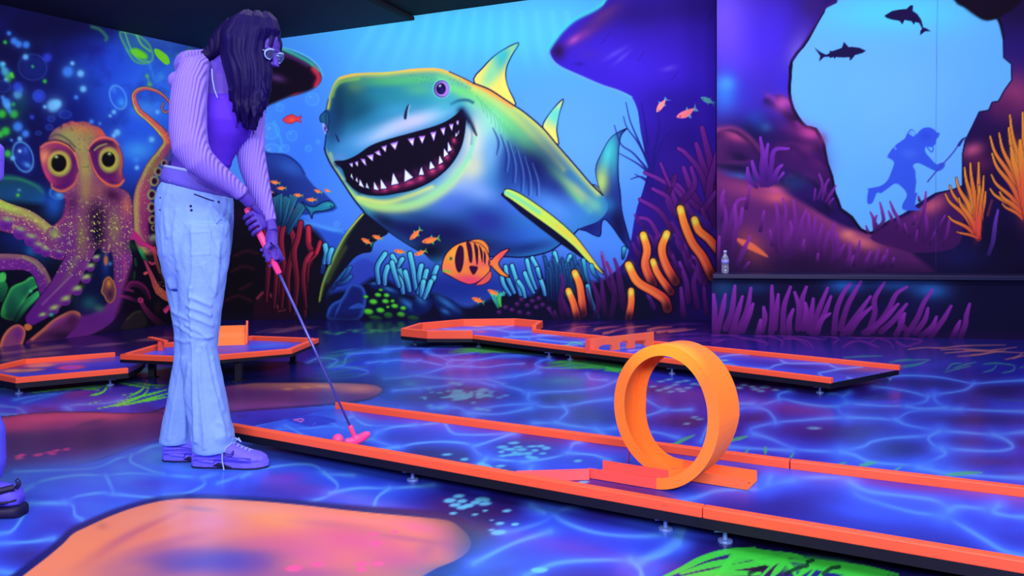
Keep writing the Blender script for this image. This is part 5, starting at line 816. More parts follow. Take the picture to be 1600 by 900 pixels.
    for x, y, rx, ry in ((703, 782, 10, 3.5), (717, 775, 9, 3), (711, 789, 9, 3), (722, 783, 8, 3), (722, 793, 9, 3), (732, 790, 9, 3), (752, 780, 10, 3.5), (743, 785, 8, 3), (758, 787, 10, 3), (708, 802, 6, 2), (758, 798, 4, 1.5), (792, 798, 7, 2.2), (781, 818, 7, 2.4), (768, 828, 5, 1.6), (779, 832, 12, 4), (804, 819, 5, 2), (768, 813, 3, 1), (742, 804, 5, 1.5), (804, 820, 4, 1.6), (844, 891, 12, 4), (806, 819, 5, 1.8), (838, 890, 8, 3), (760, 781, 6, 3)): P(x, y, rx, ry, (100, 190, 245), .95, -5, hard=.8)
    # the big clump of green grass by the front lane
    gg = (60, 205, 70)
    for t_ in ('230,345 300,315 380,275 470,248 580,235', '300,330 400,300 480,285 560,270 640,262', '430,345 480,290 500,265 560,245', '380,330 480,310 600,290 700,275', '560,270 640,290 700,262 760,268', '640,345 680,300 700,262', '600,345 660,285', '740,345 780,310 840,285', '820,345 880,300 960,300', '700,280 800,285 900,300 1000,310 1120,335', '760,300 900,320 1100,345', '560,240 640,255 740,262', '300,345 420,330 600,330', '900,345 1000,325 1080,330', '500,265 600,262 700,290 740,345', '820,300 780,345', '1000,310 980,345', '440,250 540,245 640,250'): b.stroke(M(t_), [2, 5, 5, 2.5], gg, a=.92)
    for x, y in ((1300, 880), (1260, 875), (1330, 890), (1240, 888)): Q(x, y, 24, 6, gg, .8)
    for t_ in ('700,330 740,310 780,300', '840,330 870,310 900,305', '560,330 600,310 620,305', '780,285 800,280'): b.stroke(M(t_), 3, (14, 30, 40), a=.7)
def paint_front_deck(b):
    X, Y = b.X, b.Y; P = b.blob; n = fbm(X/120, Y/22, 23)[:, None]; b.C[:] = np.array([36, 34, 170])*(1-n)+np.array([54, 84, 246])*n
    V = lambda t: PT(t, 540, 620, 3.636); W = lambda t: PT(t, 340, 610, 5.333); S = lambda t: PT(t, 1200, 600, 3); R8 = lambda t: PT(t, 1000, 690, 5.296); M = lambda t: PT(t, 940, 760, 2.4242)
    for x, y, rx, ry, c in ((480, 665, 90, 16, (60, 110, 250)), (560, 660, 40, 14, (72, 140, 255)), (620, 640, 70, 8, (120, 40, 130)), (590, 650, 30, 5, (80, 60, 200)), (630, 672, 50, 14, (40, 50, 200)), (700, 668, 50, 10, (54, 80, 240)), (660, 705, 70, 14, (30, 18, 100)), (720, 712, 30, 10, (30, 40, 130)), (780, 665, 40, 6, (100, 90, 240)), (820, 690, 60, 18, (30, 24, 120)), (830, 676, 50, 7, (80, 30, 130)), (790, 735, 40, 8, (30, 40, 140)), (850, 700, 40, 14, (36, 50, 170)), (950, 690, 40, 7, (60, 20, 90)), (935, 715, 50, 8, (48, 60, 235)), (900, 730, 60, 8, (48, 70, 240)), (970, 710, 30, 8, (40, 60, 210)), (900, 755, 60, 8, (110, 30, 110)), (980, 765, 60, 10, (70, 24, 100)), (1030, 780, 50, 8, (50, 30, 120)), (1060, 700, 30, 8, (40, 16, 100)), (1120, 710, 40, 6, (44, 16, 110)), (1150, 790, 50, 14, (50, 34, 150)), (1260, 745, 60, 8, (80, 26, 120)), (1240, 775, 50, 16, (44, 40, 190)), (1210, 800, 70, 20, (34, 20, 110)), (1240, 800, 110, 26, (34, 24, 128)), (1330, 830, 120, 24, (38, 38, 180)), (1420, 760, 90, 8, (80, 26, 140)), (1390, 780, 60, 8, (50, 80, 245)), (1440, 842, 90, 26, (36, 36, 170)), (1500, 868, 60, 14, (34, 30, 150)), (1550, 850, 80, 24, (36, 34, 160)), (1580, 790, 60, 8, (70, 50, 180)), (1540, 770, 60, 6, (120, 60, 160)), (1350, 800, 60, 12, (48, 70, 240)), (1170, 740, 40, 8, (60, 20, 90)), (1100, 760, 60, 10, (44, 40, 180))):
        P(x, y, rx*1.15, ry*1.2, c, .95, 8)  # reddish puffs along the far rail are its reflection, painted onto the deck
    P(800, 708, 60, 12, (44, 80, 215), .5)
    b.poly('400,662 470,650 540,656 505,668 480,672', (40, 40, 190), f=4, a=.0)
    floor_net(b, [V(t) for t in ('30,70 40,110 120,160 260,165 400,160 560,145', '560,145 600,200 660,215 800,215 960,205', '180,200 260,175 400,160', '180,200 160,240 230,270 300,285 400,265 560,255 700,270 740,310 800,350', '960,205 800,260 730,280', '800,350 900,360 1000,370 1060,390', '1060,390 1040,420', '1000,370 1150,350 1260,320 1290,270 1340,255', '1260,320 1400,330 1500,360', '0,250 160,240', '200,300 300,285', '0,130 40,110', '800,350 760,385')], .85, (94, 165, 255), .5)
    floor_net(b, [W(t) for t in ('340,200 560,240 700,200', '500,320 620,320 760,315 900,300 1050,310', '320,290 600,220 900,150 1010,130', '560,290 640,330 700,370', '780,230 900,250 1000,300')], .7, (84, 150, 255), .5)
    floor_net(b, [S(t) for t in ('0,460 150,440 330,440 380,450 420,520 530,560 680,600 820,620 900,660 1000,720 1100,780 1200,810', '380,455 460,500 600,520 780,545 850,590 820,620', '850,590 900,575 1050,590', '1080,570 1060,600 1140,620 1250,625', '-40,470 0,460')] + [R8(t) for t in ('350,495 500,450 620,410 800,395 1000,390 1060,350 1270,320', '1060,350 1080,290')], 1.0, (80, 140, 255), .6)
    b.stroke('868,745 890,752 940,760', 2, (80, 40, 160), a=.5, soft=True)
    rs = np.random.RandomState(4)
    for t in ('955,262', '890,285', '980,285', '1060,282', '1110,280', '920,297', '1000,300', '1075,305', '885,313', '960,318', '1140,292', '1035,322', '1120,322', '895,335', '940,330', '985,325', '1055,345', '1040,340', '1070,348', '1320,364', '675,355', '575,328', '770,380', '880,393', '810,400', '850,412', '790,388', '890,420', '1352,484', '940,300'):
        q = V(t)[0]; P(q[0], q[1], rs.uniform(5, 9), rs.uniform(1.8, 2.8), (84, 175, 235), .9, -4, hard=.8)
    # tee mark
    b.poly(W('560,225 700,205 860,215 990,250 940,275 840,295 760,300 640,270'), (42, 40, 200), f=3, a=.75)
    b.stroke(W('635,246 665,240 700,236 715,245 695,262 680,258'), .8, (250, 110, 200), a=.95); b.stroke(W('650,250 680,254'), .8, (250, 110, 200), a=.8)
    P(492, 661, 1.2, .8, (200, 160, 230), .8); P(490, 664, 1, .8, (200, 160, 230), .6)
def paint_far_deck(b):
    P = b.blob; b.fill((56, 76, 240))
    H = lambda t: PT(t, 600, 480, 5.333); J = lambda t: PT(t, 840, 490, 5.333); U = lambda t: PT(t, 1120, 510, 5)
    for x, y, rx, ry, c in ((700, 514, 60, 5, (130, 80, 220)), (670, 514, 20, 3, (220, 110, 130)), (760, 516, 40, 4, (90, 60, 220)), (800, 510, 40, 4, (120, 50, 170)), (870, 528, 40, 5, (60, 40, 180)), (840, 527, 60, 4, (40, 50, 200)), (900, 540, 40, 5, (44, 40, 190)), (890, 526, 30, 3, (110, 50, 140)), (740, 509, 20, 1.6, (250, 200, 140)), (750, 518, 9, 2, (250, 90, 120)), (990, 545, 60, 4, (90, 50, 190)), (1130, 552, 30, 5, (140, 50, 140)), (1180, 565, 50, 6, (40, 44, 190)), (1190, 556, 40, 4, (90, 30, 130)), (1250, 572, 50, 6, (50, 30, 160)), (1330, 582, 40, 6, (60, 30, 150)), (1350, 577, 40, 4, (140, 50, 110)), (1260, 588, 40, 5, (50, 50, 210)), (1110, 560, 40, 6, (50, 80, 240)), (1330, 590, 30, 3, (90, 40, 180))): P(x, y, rx, ry, c, .85, 4)
    L = [H(t) for t in ('300,190 440,170 560,185 760,185 960,175 1080,150', '860,175 960,190 1080,210 1250,200', '1080,210 1060,240 1220,245 1400,235 1540,230', '1220,245 1210,270', '1540,230 1600,240', '1000,250 1200,250')]+[J(t) for t in ('0,180 100,175 200,180', '0,210 150,230 300,240 430,235', '200,265 330,262', '620,300 740,280 860,265', '760,310 850,300')]+[U(t) for t in ('0,245 100,225 210,218 240,222', '0,300 100,295 200,320 400,330 440,310 540,285', '500,265 540,285 640,290 850,290 900,310 970,330 1140,315', '970,330 900,345 800,365 820,385', '1020,400 1080,415', '850,290 870,282', '400,330 360,345')]
    for t in L: b.stroke(t, 3.4, (60, 110, 250), a=.5, soft=True); b.stroke(t, 1.2, (120, 150, 255), a=.85, soft=True)
    P(1131, 563, 7, 1.4, (110, 180, 235), .9, hard=.6); b.stroke('885,540 896,535 910,538', 1.2, (70, 200, 160), a=.8)
def paint_left_decks(b):
    P = b.blob; b.fill((50, 60, 225)); k = lambda t: PT(t, 0, 490, 6.154); K2 = lambda t: PT(t, 180, 490, 4.706)
    for x, y, rx, ry, c in ((100, 565, 90, 4, (210, 80, 130)), (50, 572, 30, 4, (160, 60, 110)), (170, 562, 30, 4, (70, 50, 170)), (90, 578, 60, 5, (40, 34, 170)), (30, 580, 30, 3, (190, 100, 110)), (130, 578, 50, 4, (50, 60, 220)), (190, 570, 30, 5, (40, 50, 210)), (20, 574, 30, 3, (120, 40, 100)), (160, 575, 30, 3, (36, 40, 200))): P(x, y, rx, ry, c, .9, -3)
    for x, y, rx, ry, c in ((63, 571, 22, 3, (220, 120, 130)), (52, 578, 16, 1.8, (220, 120, 110)), (20, 579, 14, 2, (220, 130, 110)), (111, 574, 21, 3.4, (250, 60, 110)), (111, 574, 13, 2, (160, 60, 220)), (55, 567, 20, 2, (200, 100, 110))): P(x, y, rx, ry, c, .95, -3, hard=.7)
    for x, y, rx, ry, c in ((240, 552, 50, 5, (70, 80, 240)), (215, 552, 20, 3, (110, 100, 250)), (300, 548, 60, 5, (60, 90, 250)), (370, 540, 40, 7, (56, 60, 220)), (350, 548, 40, 5, (110, 60, 180)), (420, 540, 40, 5, (60, 110, 250)), (470, 533, 20, 4, (60, 50, 140)), (440, 530, 30, 3, (70, 150, 245)), (400, 552, 50, 4, (110, 60, 220))):
        idx = (b.Y < 556).astype(np.float32); P(x, y, rx, ry, c, .9, -3, clip=idx if x > 200 else None)
# ---------------------------------------------------------------- the room and its murals
def ceil_z(x, y): return 2.94+.137*x+.033*y
CORNER = (-3.168, 8.2); LW = (.3256, .9455)      # left wall runs from the corner towards the camera
def mural(name, O, U, lu, fine, step, ztop, painter, z0=0.0, extra=None, water=False, thick=.12):
    """wall plane from floor point O along unit direction U; the first `fine` metres carry the mural in detail"""
    ox, oy = O; ux, uy = U
    verts = []; faces = []; cols = []; off = 0
    for a0, a1, sx in ((0, fine, step), (fine, lu, .12)):
        if a1-a0 < .02: continue
        nu = max(2, int((a1-a0)/sx)+1); nv = int(3.3/(step if sx == step else .12))+1
        u, v = np.meshgrid(np.linspace(a0, a1, nu), np.linspace(0, 1, nv))
        x = ox+ux*u; y = oy+uy*u; z = z0+(ztop(x, y)-z0)*v
        xyz = np.stack([x, y, z], -1).reshape(-1, 3)
        yy = np.maximum(xyz[:, 1], .8)
        px = HX+FPX*xyz[:, 0]/yy; py = HY-(xyz[:, 2]-EYE)*FPX/yy
        b = Brush(px, py); painter(b)
        cols.append(paint(b.C)); verts.append(xyz)
        i = np.arange(nu*nv).reshape(nv, nu)+off
        faces.append(np.stack([i[:-1, :-1], i[:-1, 1:], i[1:, 1:], i[1:, :-1]], -1).reshape(-1, 4)); off += nu*nv
    # body of the wall behind its painted face
    nx, ny = -uy, ux
    if nx*(0-ox)+ny*(3-oy) > 0: nx, ny = -nx, -ny
    e = []
    for s in (0.004, thick):
        for uu in (0, lu):
            X, Y = ox+ux*uu+nx*s, oy+uy*uu+ny*s
            e += [(X, Y, z0), (X, Y, float(ztop(X, Y)))]
    e = np.array(e); verts.append(e); cols.append(np.tile(paint((20, 16, 60)), (8, 1)))
    faces.append(np.array([[0, 1, 3, 2], [4, 6, 7, 5], [0, 4, 5, 1], [2, 3, 7, 6], [1, 5, 7, 3], [0, 2, 6, 4]])+off)
    return painted_mesh(name, np.vstack(verts), np.vstack(faces), np.vstack(cols), mural_mat(name+'_paint'))
def painted_mesh(name, V, F, C, m, parent=None):
    me = bpy.data.meshes.new(name); me.vertices.add(len(V)); me.vertices.foreach_set('co', V.astype(np.float32).ravel())
    me.loops.add(F.size); me.loops.foreach_set('vertex_index', F.astype(np.int32).ravel()); me.polygons.add(len(F)); me.polygons.foreach_set('loop_start', np.arange(0, F.size, 4, dtype=np.int32))
    me.update(calc_edges=True)
    at_ = me.color_attributes.new('mural_paint', 'FLOAT_COLOR', 'POINT')
    c4 = np.ones((len(V), 4), np.float32); c4[:, :3] = C; at_.data.foreach_set('color', c4.ravel())
    return link(name, me, m, parent)
def deck_surface(name, outline, z, painter, step, parent, m):
    """painted playing surface: a fine grid clipped to the deck outline (room coordinates)"""
    P = np.array(outline, float); x0, y0 = P.min(0); x1, y1 = P.max(0)
    xs = np.arange(x0, x1+step, step); ys = np.arange(y0, y1+step, step)
    X, Y = np.meshgrid(xs, ys); n = X.size
    b = Brush(X.ravel(), Y.ravel()); d = b.sdf(np.arange(n), P.astype(np.float32))
    keep = (d < 0)
    i = np.arange(n).reshape(X.shape); F = np.stack([i[:-1, :-1], i[:-1, 1:], i[1:, 1:], i[1:, :-1]], -1).reshape(-1, 4)
    F = F[keep[F].all(1)]; used = np.unique(F); re = np.full(n, -1); re[used] = np.arange(len(used)); F = re[F]
    V = np.stack([X.ravel()[used], Y.ravel()[used], np.full(len(used), z)], 1)
    q = Brush(HX+FPX*V[:, 0]/V[:, 1], HY-(z-EYE)*FPX/V[:, 1]); painter(q)
    o = painted_mesh(name, V-np.array(parent.location), F, paint(q.C), m, parent)
    return o
roofz = lambda x, y: ceil_z(x, y)+.07
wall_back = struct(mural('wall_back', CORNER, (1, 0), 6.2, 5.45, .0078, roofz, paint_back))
wall_left = struct(mural('wall_left', CORNER, (-LW[0], -LW[1]), 11.5, 3.6, .0082, roofz, paint_left))
RD = Vector((2.607, -.45)).normalized()
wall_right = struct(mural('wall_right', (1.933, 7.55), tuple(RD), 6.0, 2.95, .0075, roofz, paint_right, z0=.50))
# return of the right wall towards the back wall, plain dark end walls behind the camera
dark = mat('dark_wall_paint', (24, 20, 84), .7, .2, noise=.4)
bm = bmesh.new(); prism(bm, [(1.94, 7.56), (2.05, 7.54), (2.30, 8.19), (2.19, 8.19)], .5, lambda x, y: roofz(x, y)); struct(bm_obj('wall_right_return', bm, dark))
bm = bmesh.new(); bar(bm, (-6.92, -2.6), (7.6, -2.6), .1, 0, 3.6); struct(bm_obj('wall_front', bm, dark))
bm = bmesh.new(); bar(bm, (7.5, -2.6), (7.5, 7.2), .1, 0, 4.1); struct(bm_obj('wall_side', bm, dark))
# low painted platform along the right wall
FA = Vector((1.733, 6.94)); FD = Vector((4.18-1.733, 6.54-6.94)).normalized()
struct(mural('wall_platform', tuple(FA), tuple(FD), 5.6, 2.6, .0072, lambda x, y: x*0+.478, paint_ledge, thick=.02))
bm = bmesh.new(); nb = Vector((.33, 1.05))
e0, e1 = FA, FA+FD*5.6
prism(bm, [tuple(e0+FD*.012+Vector((0, .03))), tuple(e1+Vector((0, .03))), tuple(e1+nb), tuple(e0+nb)], 0, .478); struct(bm_obj('trim_1', bm, dark))
led = mat('ledge_board', (14, 16, 72), .45, .4, noise=.3)
bm = bmesh.new(); f = Vector((.012, -.03)); prism(bm, [tuple(e0+f*1.0-FD*.012), tuple(e1+f), tuple(e1+nb), tuple(e0+nb)], .482, .522); struct(bm_obj('trim_2', bm, led, bevel=.006))
# floor
def floor_mesh():
    ys = np.concatenate([np.arange(497.0, 600, 1.15), np.arange(600, 1180, 1.9)]); d = EYE*FPX/(ys-HY)
    s = np.linspace(-.86, .86, 1260)
    D, S = np.meshgrid(d, s, indexing='ij'); V = np.stack([D*S, D, 0*D], -1).reshape(-1, 3)
    i = np.arange(D.size).reshape(D.shape); F = np.stack([i[1:, :-1], i[1:, 1:], i[:-1, 1:], i[:-1, :-1]], -1).reshape(-1, 4)
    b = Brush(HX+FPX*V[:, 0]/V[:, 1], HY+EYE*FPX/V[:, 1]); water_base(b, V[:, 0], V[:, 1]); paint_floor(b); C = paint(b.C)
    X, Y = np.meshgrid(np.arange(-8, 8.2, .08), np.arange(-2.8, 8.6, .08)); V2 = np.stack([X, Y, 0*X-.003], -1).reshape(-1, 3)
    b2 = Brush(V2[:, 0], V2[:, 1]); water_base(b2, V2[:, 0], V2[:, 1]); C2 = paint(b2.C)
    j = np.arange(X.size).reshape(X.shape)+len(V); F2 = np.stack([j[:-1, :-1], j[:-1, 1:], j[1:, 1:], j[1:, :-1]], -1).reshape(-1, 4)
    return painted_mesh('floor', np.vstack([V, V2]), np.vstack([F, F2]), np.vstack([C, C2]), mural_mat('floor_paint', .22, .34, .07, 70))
struct(floor_mesh())
# ceiling: black boards, with a slightly lower panel over the left side
blk = mat('black_ceiling', (10, 8, 24), .8, .2); blk2 = mat('dark_ceiling_panel', (24, 22, 60), .75, .25, noise=.3)
Lp = lambda s: (CORNER[0]-LW[0]*s-.1, CORNER[1]-LW[1]*s)
bm = bmesh.new(); prism(bm, [(-3.3, 8.4), (6.9, 8.4), (7.6, -2.7), (-7.1, -2.7)], lambda x, y: ceil_z(x, y)+.045, lambda x, y: ceil_z(x, y)+.25); struct(bm_obj('ceiling', bm, blk))
sd = Vector((-.277, -.93)).normalized(); s0 = Vector((-1.043, 8.2))
bm = bmesh.new(); prism(bm, [(-3.25, 8.21), (s0.x, 8.21), tuple(s0+sd*.5), tuple(s0+sd*11), (-7.1, -2.3)], ceil_z, lambda x, y: ceil_z(x, y)+.05); struct(bm_obj('trim_3', bm, blk2))
bm = bmesh.new(); q = s0+sd*.02; q2 = s0+sd*11; prism(bm, [tuple(q), tuple(q2), tuple(q2+Vector((.05, 0))), tuple(q+Vector((.05, 0)))], lambda x, y: ceil_z(x, y)-.004, lambda x, y: ceil_z(x, y)+.03); struct(bm_obj('trim_4', bm, blk))
# ---------------------------------------------------------------- minigolf lanes
RED = mat('orange_red_rail', (255, 84, 56), .5, .35, c2=(255, 96, 62), nscale=3); ORG = mat('orange_paint', (255, 126, 44), .5, .35, c2=(255, 118, 48), nscale=4)
PNK = mat('coral_paint', (255, 84, 84), .5, .35); SKT = mat('dark_blue_deck_edge', (7, 8, 34), .6, .3, noise=.5, nscale=5); STL = mat('steel', (120, 150, 240), .35, .5, metal=.3)
BLKM = mat('black_steel', (12, 12, 34), .5, .4)
DECK = mural_mat('deck_paint', .35, .2, .08, 60)
ZT, ZD, ZU = .099, .072, .044  # underside set low: the deeper dark edge stands in for shade beneath
def foot(parent, x, y, ztop, style=0):
    bm = bmesh.new()
    if style == 0:
        lathe(bm, (x, y, 0), [(.02, 0), (.02, .007), (.0065, .010), (.0065, ztop)], 12); bar(bm, (x-.032, y), (x+.032, y), .03, .031, .035)
    else: bar(bm, (x-.018, y), (x+.018, y), .036, .006, ztop); bar(bm, (x-.03, y), (x+.03, y), .06, 0, .006)
    bm_obj('leg', bm, STL if style == 0 else BLKM, parent, bevel=.0008)
def rail(parent, pts, w, z0, z1, side, m=None, name='rail', bevel=.003):
    """one rail: a strip through its corner points with mitred joints"""
    P = [Vector(p[:2]) for p in pts]; off = []
    for i, p in enumerate(P):
        ds = []
        if i > 0: ds.append((P[i]-P[i-1]).normalized())
        if i < len(P)-1: ds.append((P[i+1]-P[i]).normalized())
        n = sum((Vector((-d.y, d.x)) for d in ds), Vector((0, 0))).normalized(); k = w/max(.5, n.dot(Vector((-ds[0].y, ds[0].x))))
        off.append(p+n*k*side)
    bm = bmesh.new()
    a = [[bm.verts.new((p.x, p.y, z)) for z in (z0, z1)] for p in P]; b = [[bm.verts.new((p.x, p.y, z)) for z in (z0, z1)] for p in off]
    for i in range(len(P)-1):
        for q in ((a[i][0], a[i+1][0], a[i+1][1], a[i][1]), (b[i][0], b[i][1], b[i+1][1], b[i+1][0]), (a[i][1], a[i+1][1], b[i+1][1], b[i][1]), (a[i][0], b[i][0], b[i+1][0], a[i+1][0])): bm.faces.new(q)
    for i in (0, -1): bm.faces.new((a[i][0], a[i][1], b[i][1], b[i][0]))
    return bm_obj(name, bm, m or RED, parent, bevel=bevel)
def deck(parent, outline, zd, zu, painter, step):
    bm = bmesh.new(); prism(bm, outline, zu, zd-.0008); d = bm_obj('deck', bm, SKT, parent)
    s = deck_surface('playing_surface', outline, zd, painter, step, parent, DECK); return d
# ---- front lane
N0, N1, N2 = on(356, 663, ZT), on(1097, 793, ZT), on(1600, 877, ZT); N3 = N2+(N2-N1).normalized()*1.3
K0, K1, K2 = on(531, 627, ZT), on(1236, 716, ZT), on(1600, 758, ZT); K3 = K2+(K2-K1).normalized()*1.4
front = thing('golf_lane', 'long front minigolf lane with orange-red rails, carrying the loop obstacle', 'golf lane', (N0.x, N0.y, 0))
xy = lambda v: (v.x, v.y)
cut = lambda a, b, t: tuple(Vector(xy(a))+(Vector(xy(b))-Vector(xy(a))).normalized()*t)
deck(front, [xy(N0), xy(N1), xy(N2), xy(N3), xy(K3), xy(K2), xy(K1), xy(K0)], ZD, ZU, paint_front_deck, .0034)
rail(front, [N0, cut(N1, N0, .0012)], .032, ZD-.002, ZT, 1); rail(front, [cut(N1, N2, .0012), N2, N3], .032, ZD-.002, ZT, 1)
rail(front, [K0, cut(K1, K0, .0012)], .032, ZD-.002, ZT, -1); rail(front, [cut(K1, K2, .0012), K2, K3], .032, ZD-.002, ZT, -1)
for px, py in ((645, 751), (1040, 828), (1133, 847)): p = on(px, py); foot(front, p.x, p.y, ZU)
for t in (.25, 1.3, 2.4): p = Vector(xy(K0))+(Vector(xy(K1))-Vector(xy(K0))).normalized()*t; foot(front, p.x-.03, p.y-.09, ZU)
# ---- loop-the-loop
E0 = Vector((.2365, 2.463)); eu = Vector((.857, -.515)).normalized(); en = Vector((-eu.y, eu.x)); en = en if en.y > 0 else -en
loop = thing('loop_obstacle', 'tall orange loop-the-loop ramp standing on the front lane', 'minigolf obstacle', (E0.x+eu.x*.22, E0.y+eu.y*.22, ZD))
LA, LB, LU, LN, LWd, LF, TH = .177, .209, .219, .129, .106, .033, .0035
wn = Vector((.66, .75))
def sweep(bm, stations, flange, flare=False):
    rings = []; fl0 = flange
    for (u, n, z, iu, iz) in stations:       # (iu, iz): unit vector to the inside of the bend, in the u-z plane
        c = E0+eu*u+en*n; bl = min(1, (1-iz)) if flare else 0; flange = fl0+.001*bl; cross = en*(1-bl)+wn*1.22*bl
        def P(k, h): q = c+cross*k+eu*(iu*h); return bm.verts.new((q.x, q.y, z+iz*h))
        rings.append([P(0, 0), P(LWd, 0), P(LWd, flange), P(LWd-TH, flange), P(LWd-TH, TH), P(TH, TH), P(TH, flange), P(0, flange)])
    for A, B in zip(rings, rings[1:]):
        for k in range(8): bm.faces.new((A[k], A[(k+1) % 8], B[(k+1) % 8], B[k]))
    for R in (rings[0], rings[-1]): bm.faces.new((R[0], R[5], R[6], R[7])); bm.faces.new((R[0], R[1], R[4], R[5])); bm.faces.new((R[1], R[2], R[3], R[4]))
st = []
for i in range(73):
    t = 2*math.pi*i/72; u = LU+LA*math.sin(t); z = ZD+.0015+LB*(1-math.cos(t)); nx_, nz_ = -math.sin(t)/LA, math.cos(t)/LB; l = math.hypot(nx_, nz_)
    st.append((u, LN*i/72, z, nx_/l, nz_/l))
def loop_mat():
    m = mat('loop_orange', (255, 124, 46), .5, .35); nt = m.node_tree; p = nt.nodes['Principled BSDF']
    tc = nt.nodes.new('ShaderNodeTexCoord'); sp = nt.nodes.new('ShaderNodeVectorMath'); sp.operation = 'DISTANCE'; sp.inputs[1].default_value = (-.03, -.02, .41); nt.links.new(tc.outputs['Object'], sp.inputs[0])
    r = nt.nodes.new('ShaderNodeValToRGB'); r.color_ramp.elements[0].position = .02; r.color_ramp.elements[0].color = tuple(paint((236, 204, 40)))+(1,); r.color_ramp.elements[1].position = .19; r.color_ramp.elements[1].color = tuple(paint((255, 124, 46)))+(1,)  # yellow patch paints a lit look onto the top of the loop
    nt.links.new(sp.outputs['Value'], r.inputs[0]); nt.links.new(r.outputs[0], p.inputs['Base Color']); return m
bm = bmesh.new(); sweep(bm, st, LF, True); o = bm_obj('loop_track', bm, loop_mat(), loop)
bm = bmesh.new(); sweep(bm, [(0, 0, ZD+.0015, 0, 1), (.1, 0, ZD+.0015, 0, 1), (LU, 0, ZD+.0015, 0, 1)], LF-.003); bm_obj('entry_channel', bm, PNK, loop)
bm = bmesh.new(); sweep(bm, [(LU, LN, ZD+.0015, 0, 1), (.44, LN, ZD+.0015, 0, 1), (.452, LN, ZD+.0015, 0, 1)], LF-.001); bm_obj('exit_channel', bm, mat('exit_orange', (255, 110, 62), .5, .35), loop)
bm = bmesh.new(); q = E0+eu*.03+en*.236; p2 = E0+eu*.10+en*.232
tube(bm, [(q.x, q.y, ZD+.001), (q.x+.01, q.y-.002, ZD+.06), (q.x+.0, q.y-.012, ZD+.16)], [(.016, .003)]*3, 8); bm_obj('support_bracket', bm, mat('bracket_pink', (210, 60, 120), .5, .3), loop)
bm = bmesh.new(); bar(bm, (.0136, 2.424), (.236, 2.447), .004, ZD+.001, ZD+.034); bm_obj('guide_panel', bm, mat('guide_pink', (255, 92, 104), .5, .35), loop)
for uu, nn in ((.44, LN+.06), (-.03, .02)):
    q = E0+eu*uu+en*nn; bm = bmesh.new(); lathe(bm, (q.x, q.y, ZD+(.005 if uu > 0 else .0)), [(.003, 0), (.003, .0012)], 8); bm_obj('screw', bm, BLKM, loop)
# ---- ball and putter
bm = bmesh.new(); p = at(528, 686.5, 2.865); ball(bm, (p.x, p.y, ZD+.0205), .02, seg=28); PINK = mat('hot_pink', (255, 66, 150), .45, .4)
tag(bm_obj('golf_ball', bm, PINK, smooth=True), 'pink golf ball lying on the front lane beside the putter head', 'golf ball')
YP = 2.86
ph = at(551, 668, YP); put = thing('putter', 'putter with pink grip, steel shaft and pink head held by the woman', 'putter', (ph.x, ph.y, ZD))
gt, gb, sb = at(388, 329, YP), at(436, 427, YP), at(548, 668, YP)
bm = bmesh.new(); tube(bm, [gb-(gb-gt)*.02, sb], [.0052, .0042], 12); bm_obj('shaft', bm, mat('shaft_steel', (84, 84, 190), .3, .6, metal=.5), put, smooth=True)
bm = bmesh.new(); tube(bm, [gt-(gb-gt)*.04, gt, gt.lerp(gb, .5), gb, gb+(gb-gt)*.01], [.011, .0135, .0125, .011, .008], 16); bm_obj('grip', bm, PINK, put, smooth=True)
bm = bmesh.new()
hv = [at(x, y, YP+dy) for x, y, dy in ((539, 688.5, .0), (546, 690, .004), (555, 688.5, .01), (565, 684, .012), (573, 679, .01), (577, 676.5, .004))]
tube(bm, hv, [(.007, .008), (.012, .014), (.0135, .018), (.0135, .017), (.012, .014), (.006, .007)], 14)
tube(bm, [sb+Vector((-.002, 0, .008)), sb, at(553, 680, YP+.006), at(556, 687, YP+.01)], [.008, .009, .0085, .014], 12)
remesh(bm_obj('putter_head', bm, PINK, put, smooth=True), .0022, 4)
# ---- far right lane with the eight-sided end
ZH = .131; H_ = [(-.860, 6.19), (-.638, 6.02), (-.295, 6.02)]; Bk = [(.195, 6.43), (.263, 6.80), (.030, 7.01), (-.434, 6.946), (-.771, 6.616), (-.860, 6.19)]
nr = xy(on(1298, 591, ZT)); fr = xy(on(1407.6, 570, ZT))
far = thing('golf_lane', 'far minigolf lane by the shark wall with an eight-sided end and the arched bridge', 'golf lane', (-.295, 6.02, 0))
deck(far, [H_[0], H_[1], H_[2], nr, (2.20, 4.55), Bk[0], Bk[1], Bk[2], Bk[3], Bk[4]], ZD, ZU, paint_far_deck, .0085)
rail(far, [H_[2], H_[1], H_[0], Bk[4], Bk[3], Bk[2], Bk[1], Bk[0]], .035, ZD-.002, ZH, -1)
rail(far, [H_[2], nr], .035, ZD-.002, ZT, 1); rail(far, [Bk[0], fr], .035, ZD-.002, ZT, -1)
for px, py in ((649, 538), (748, 541.5), (858, 558), (891, 562), (1050, 584), (1281, 614), (1389, 592)): p = on(px, py); foot(far, p.x, p.y, ZU)
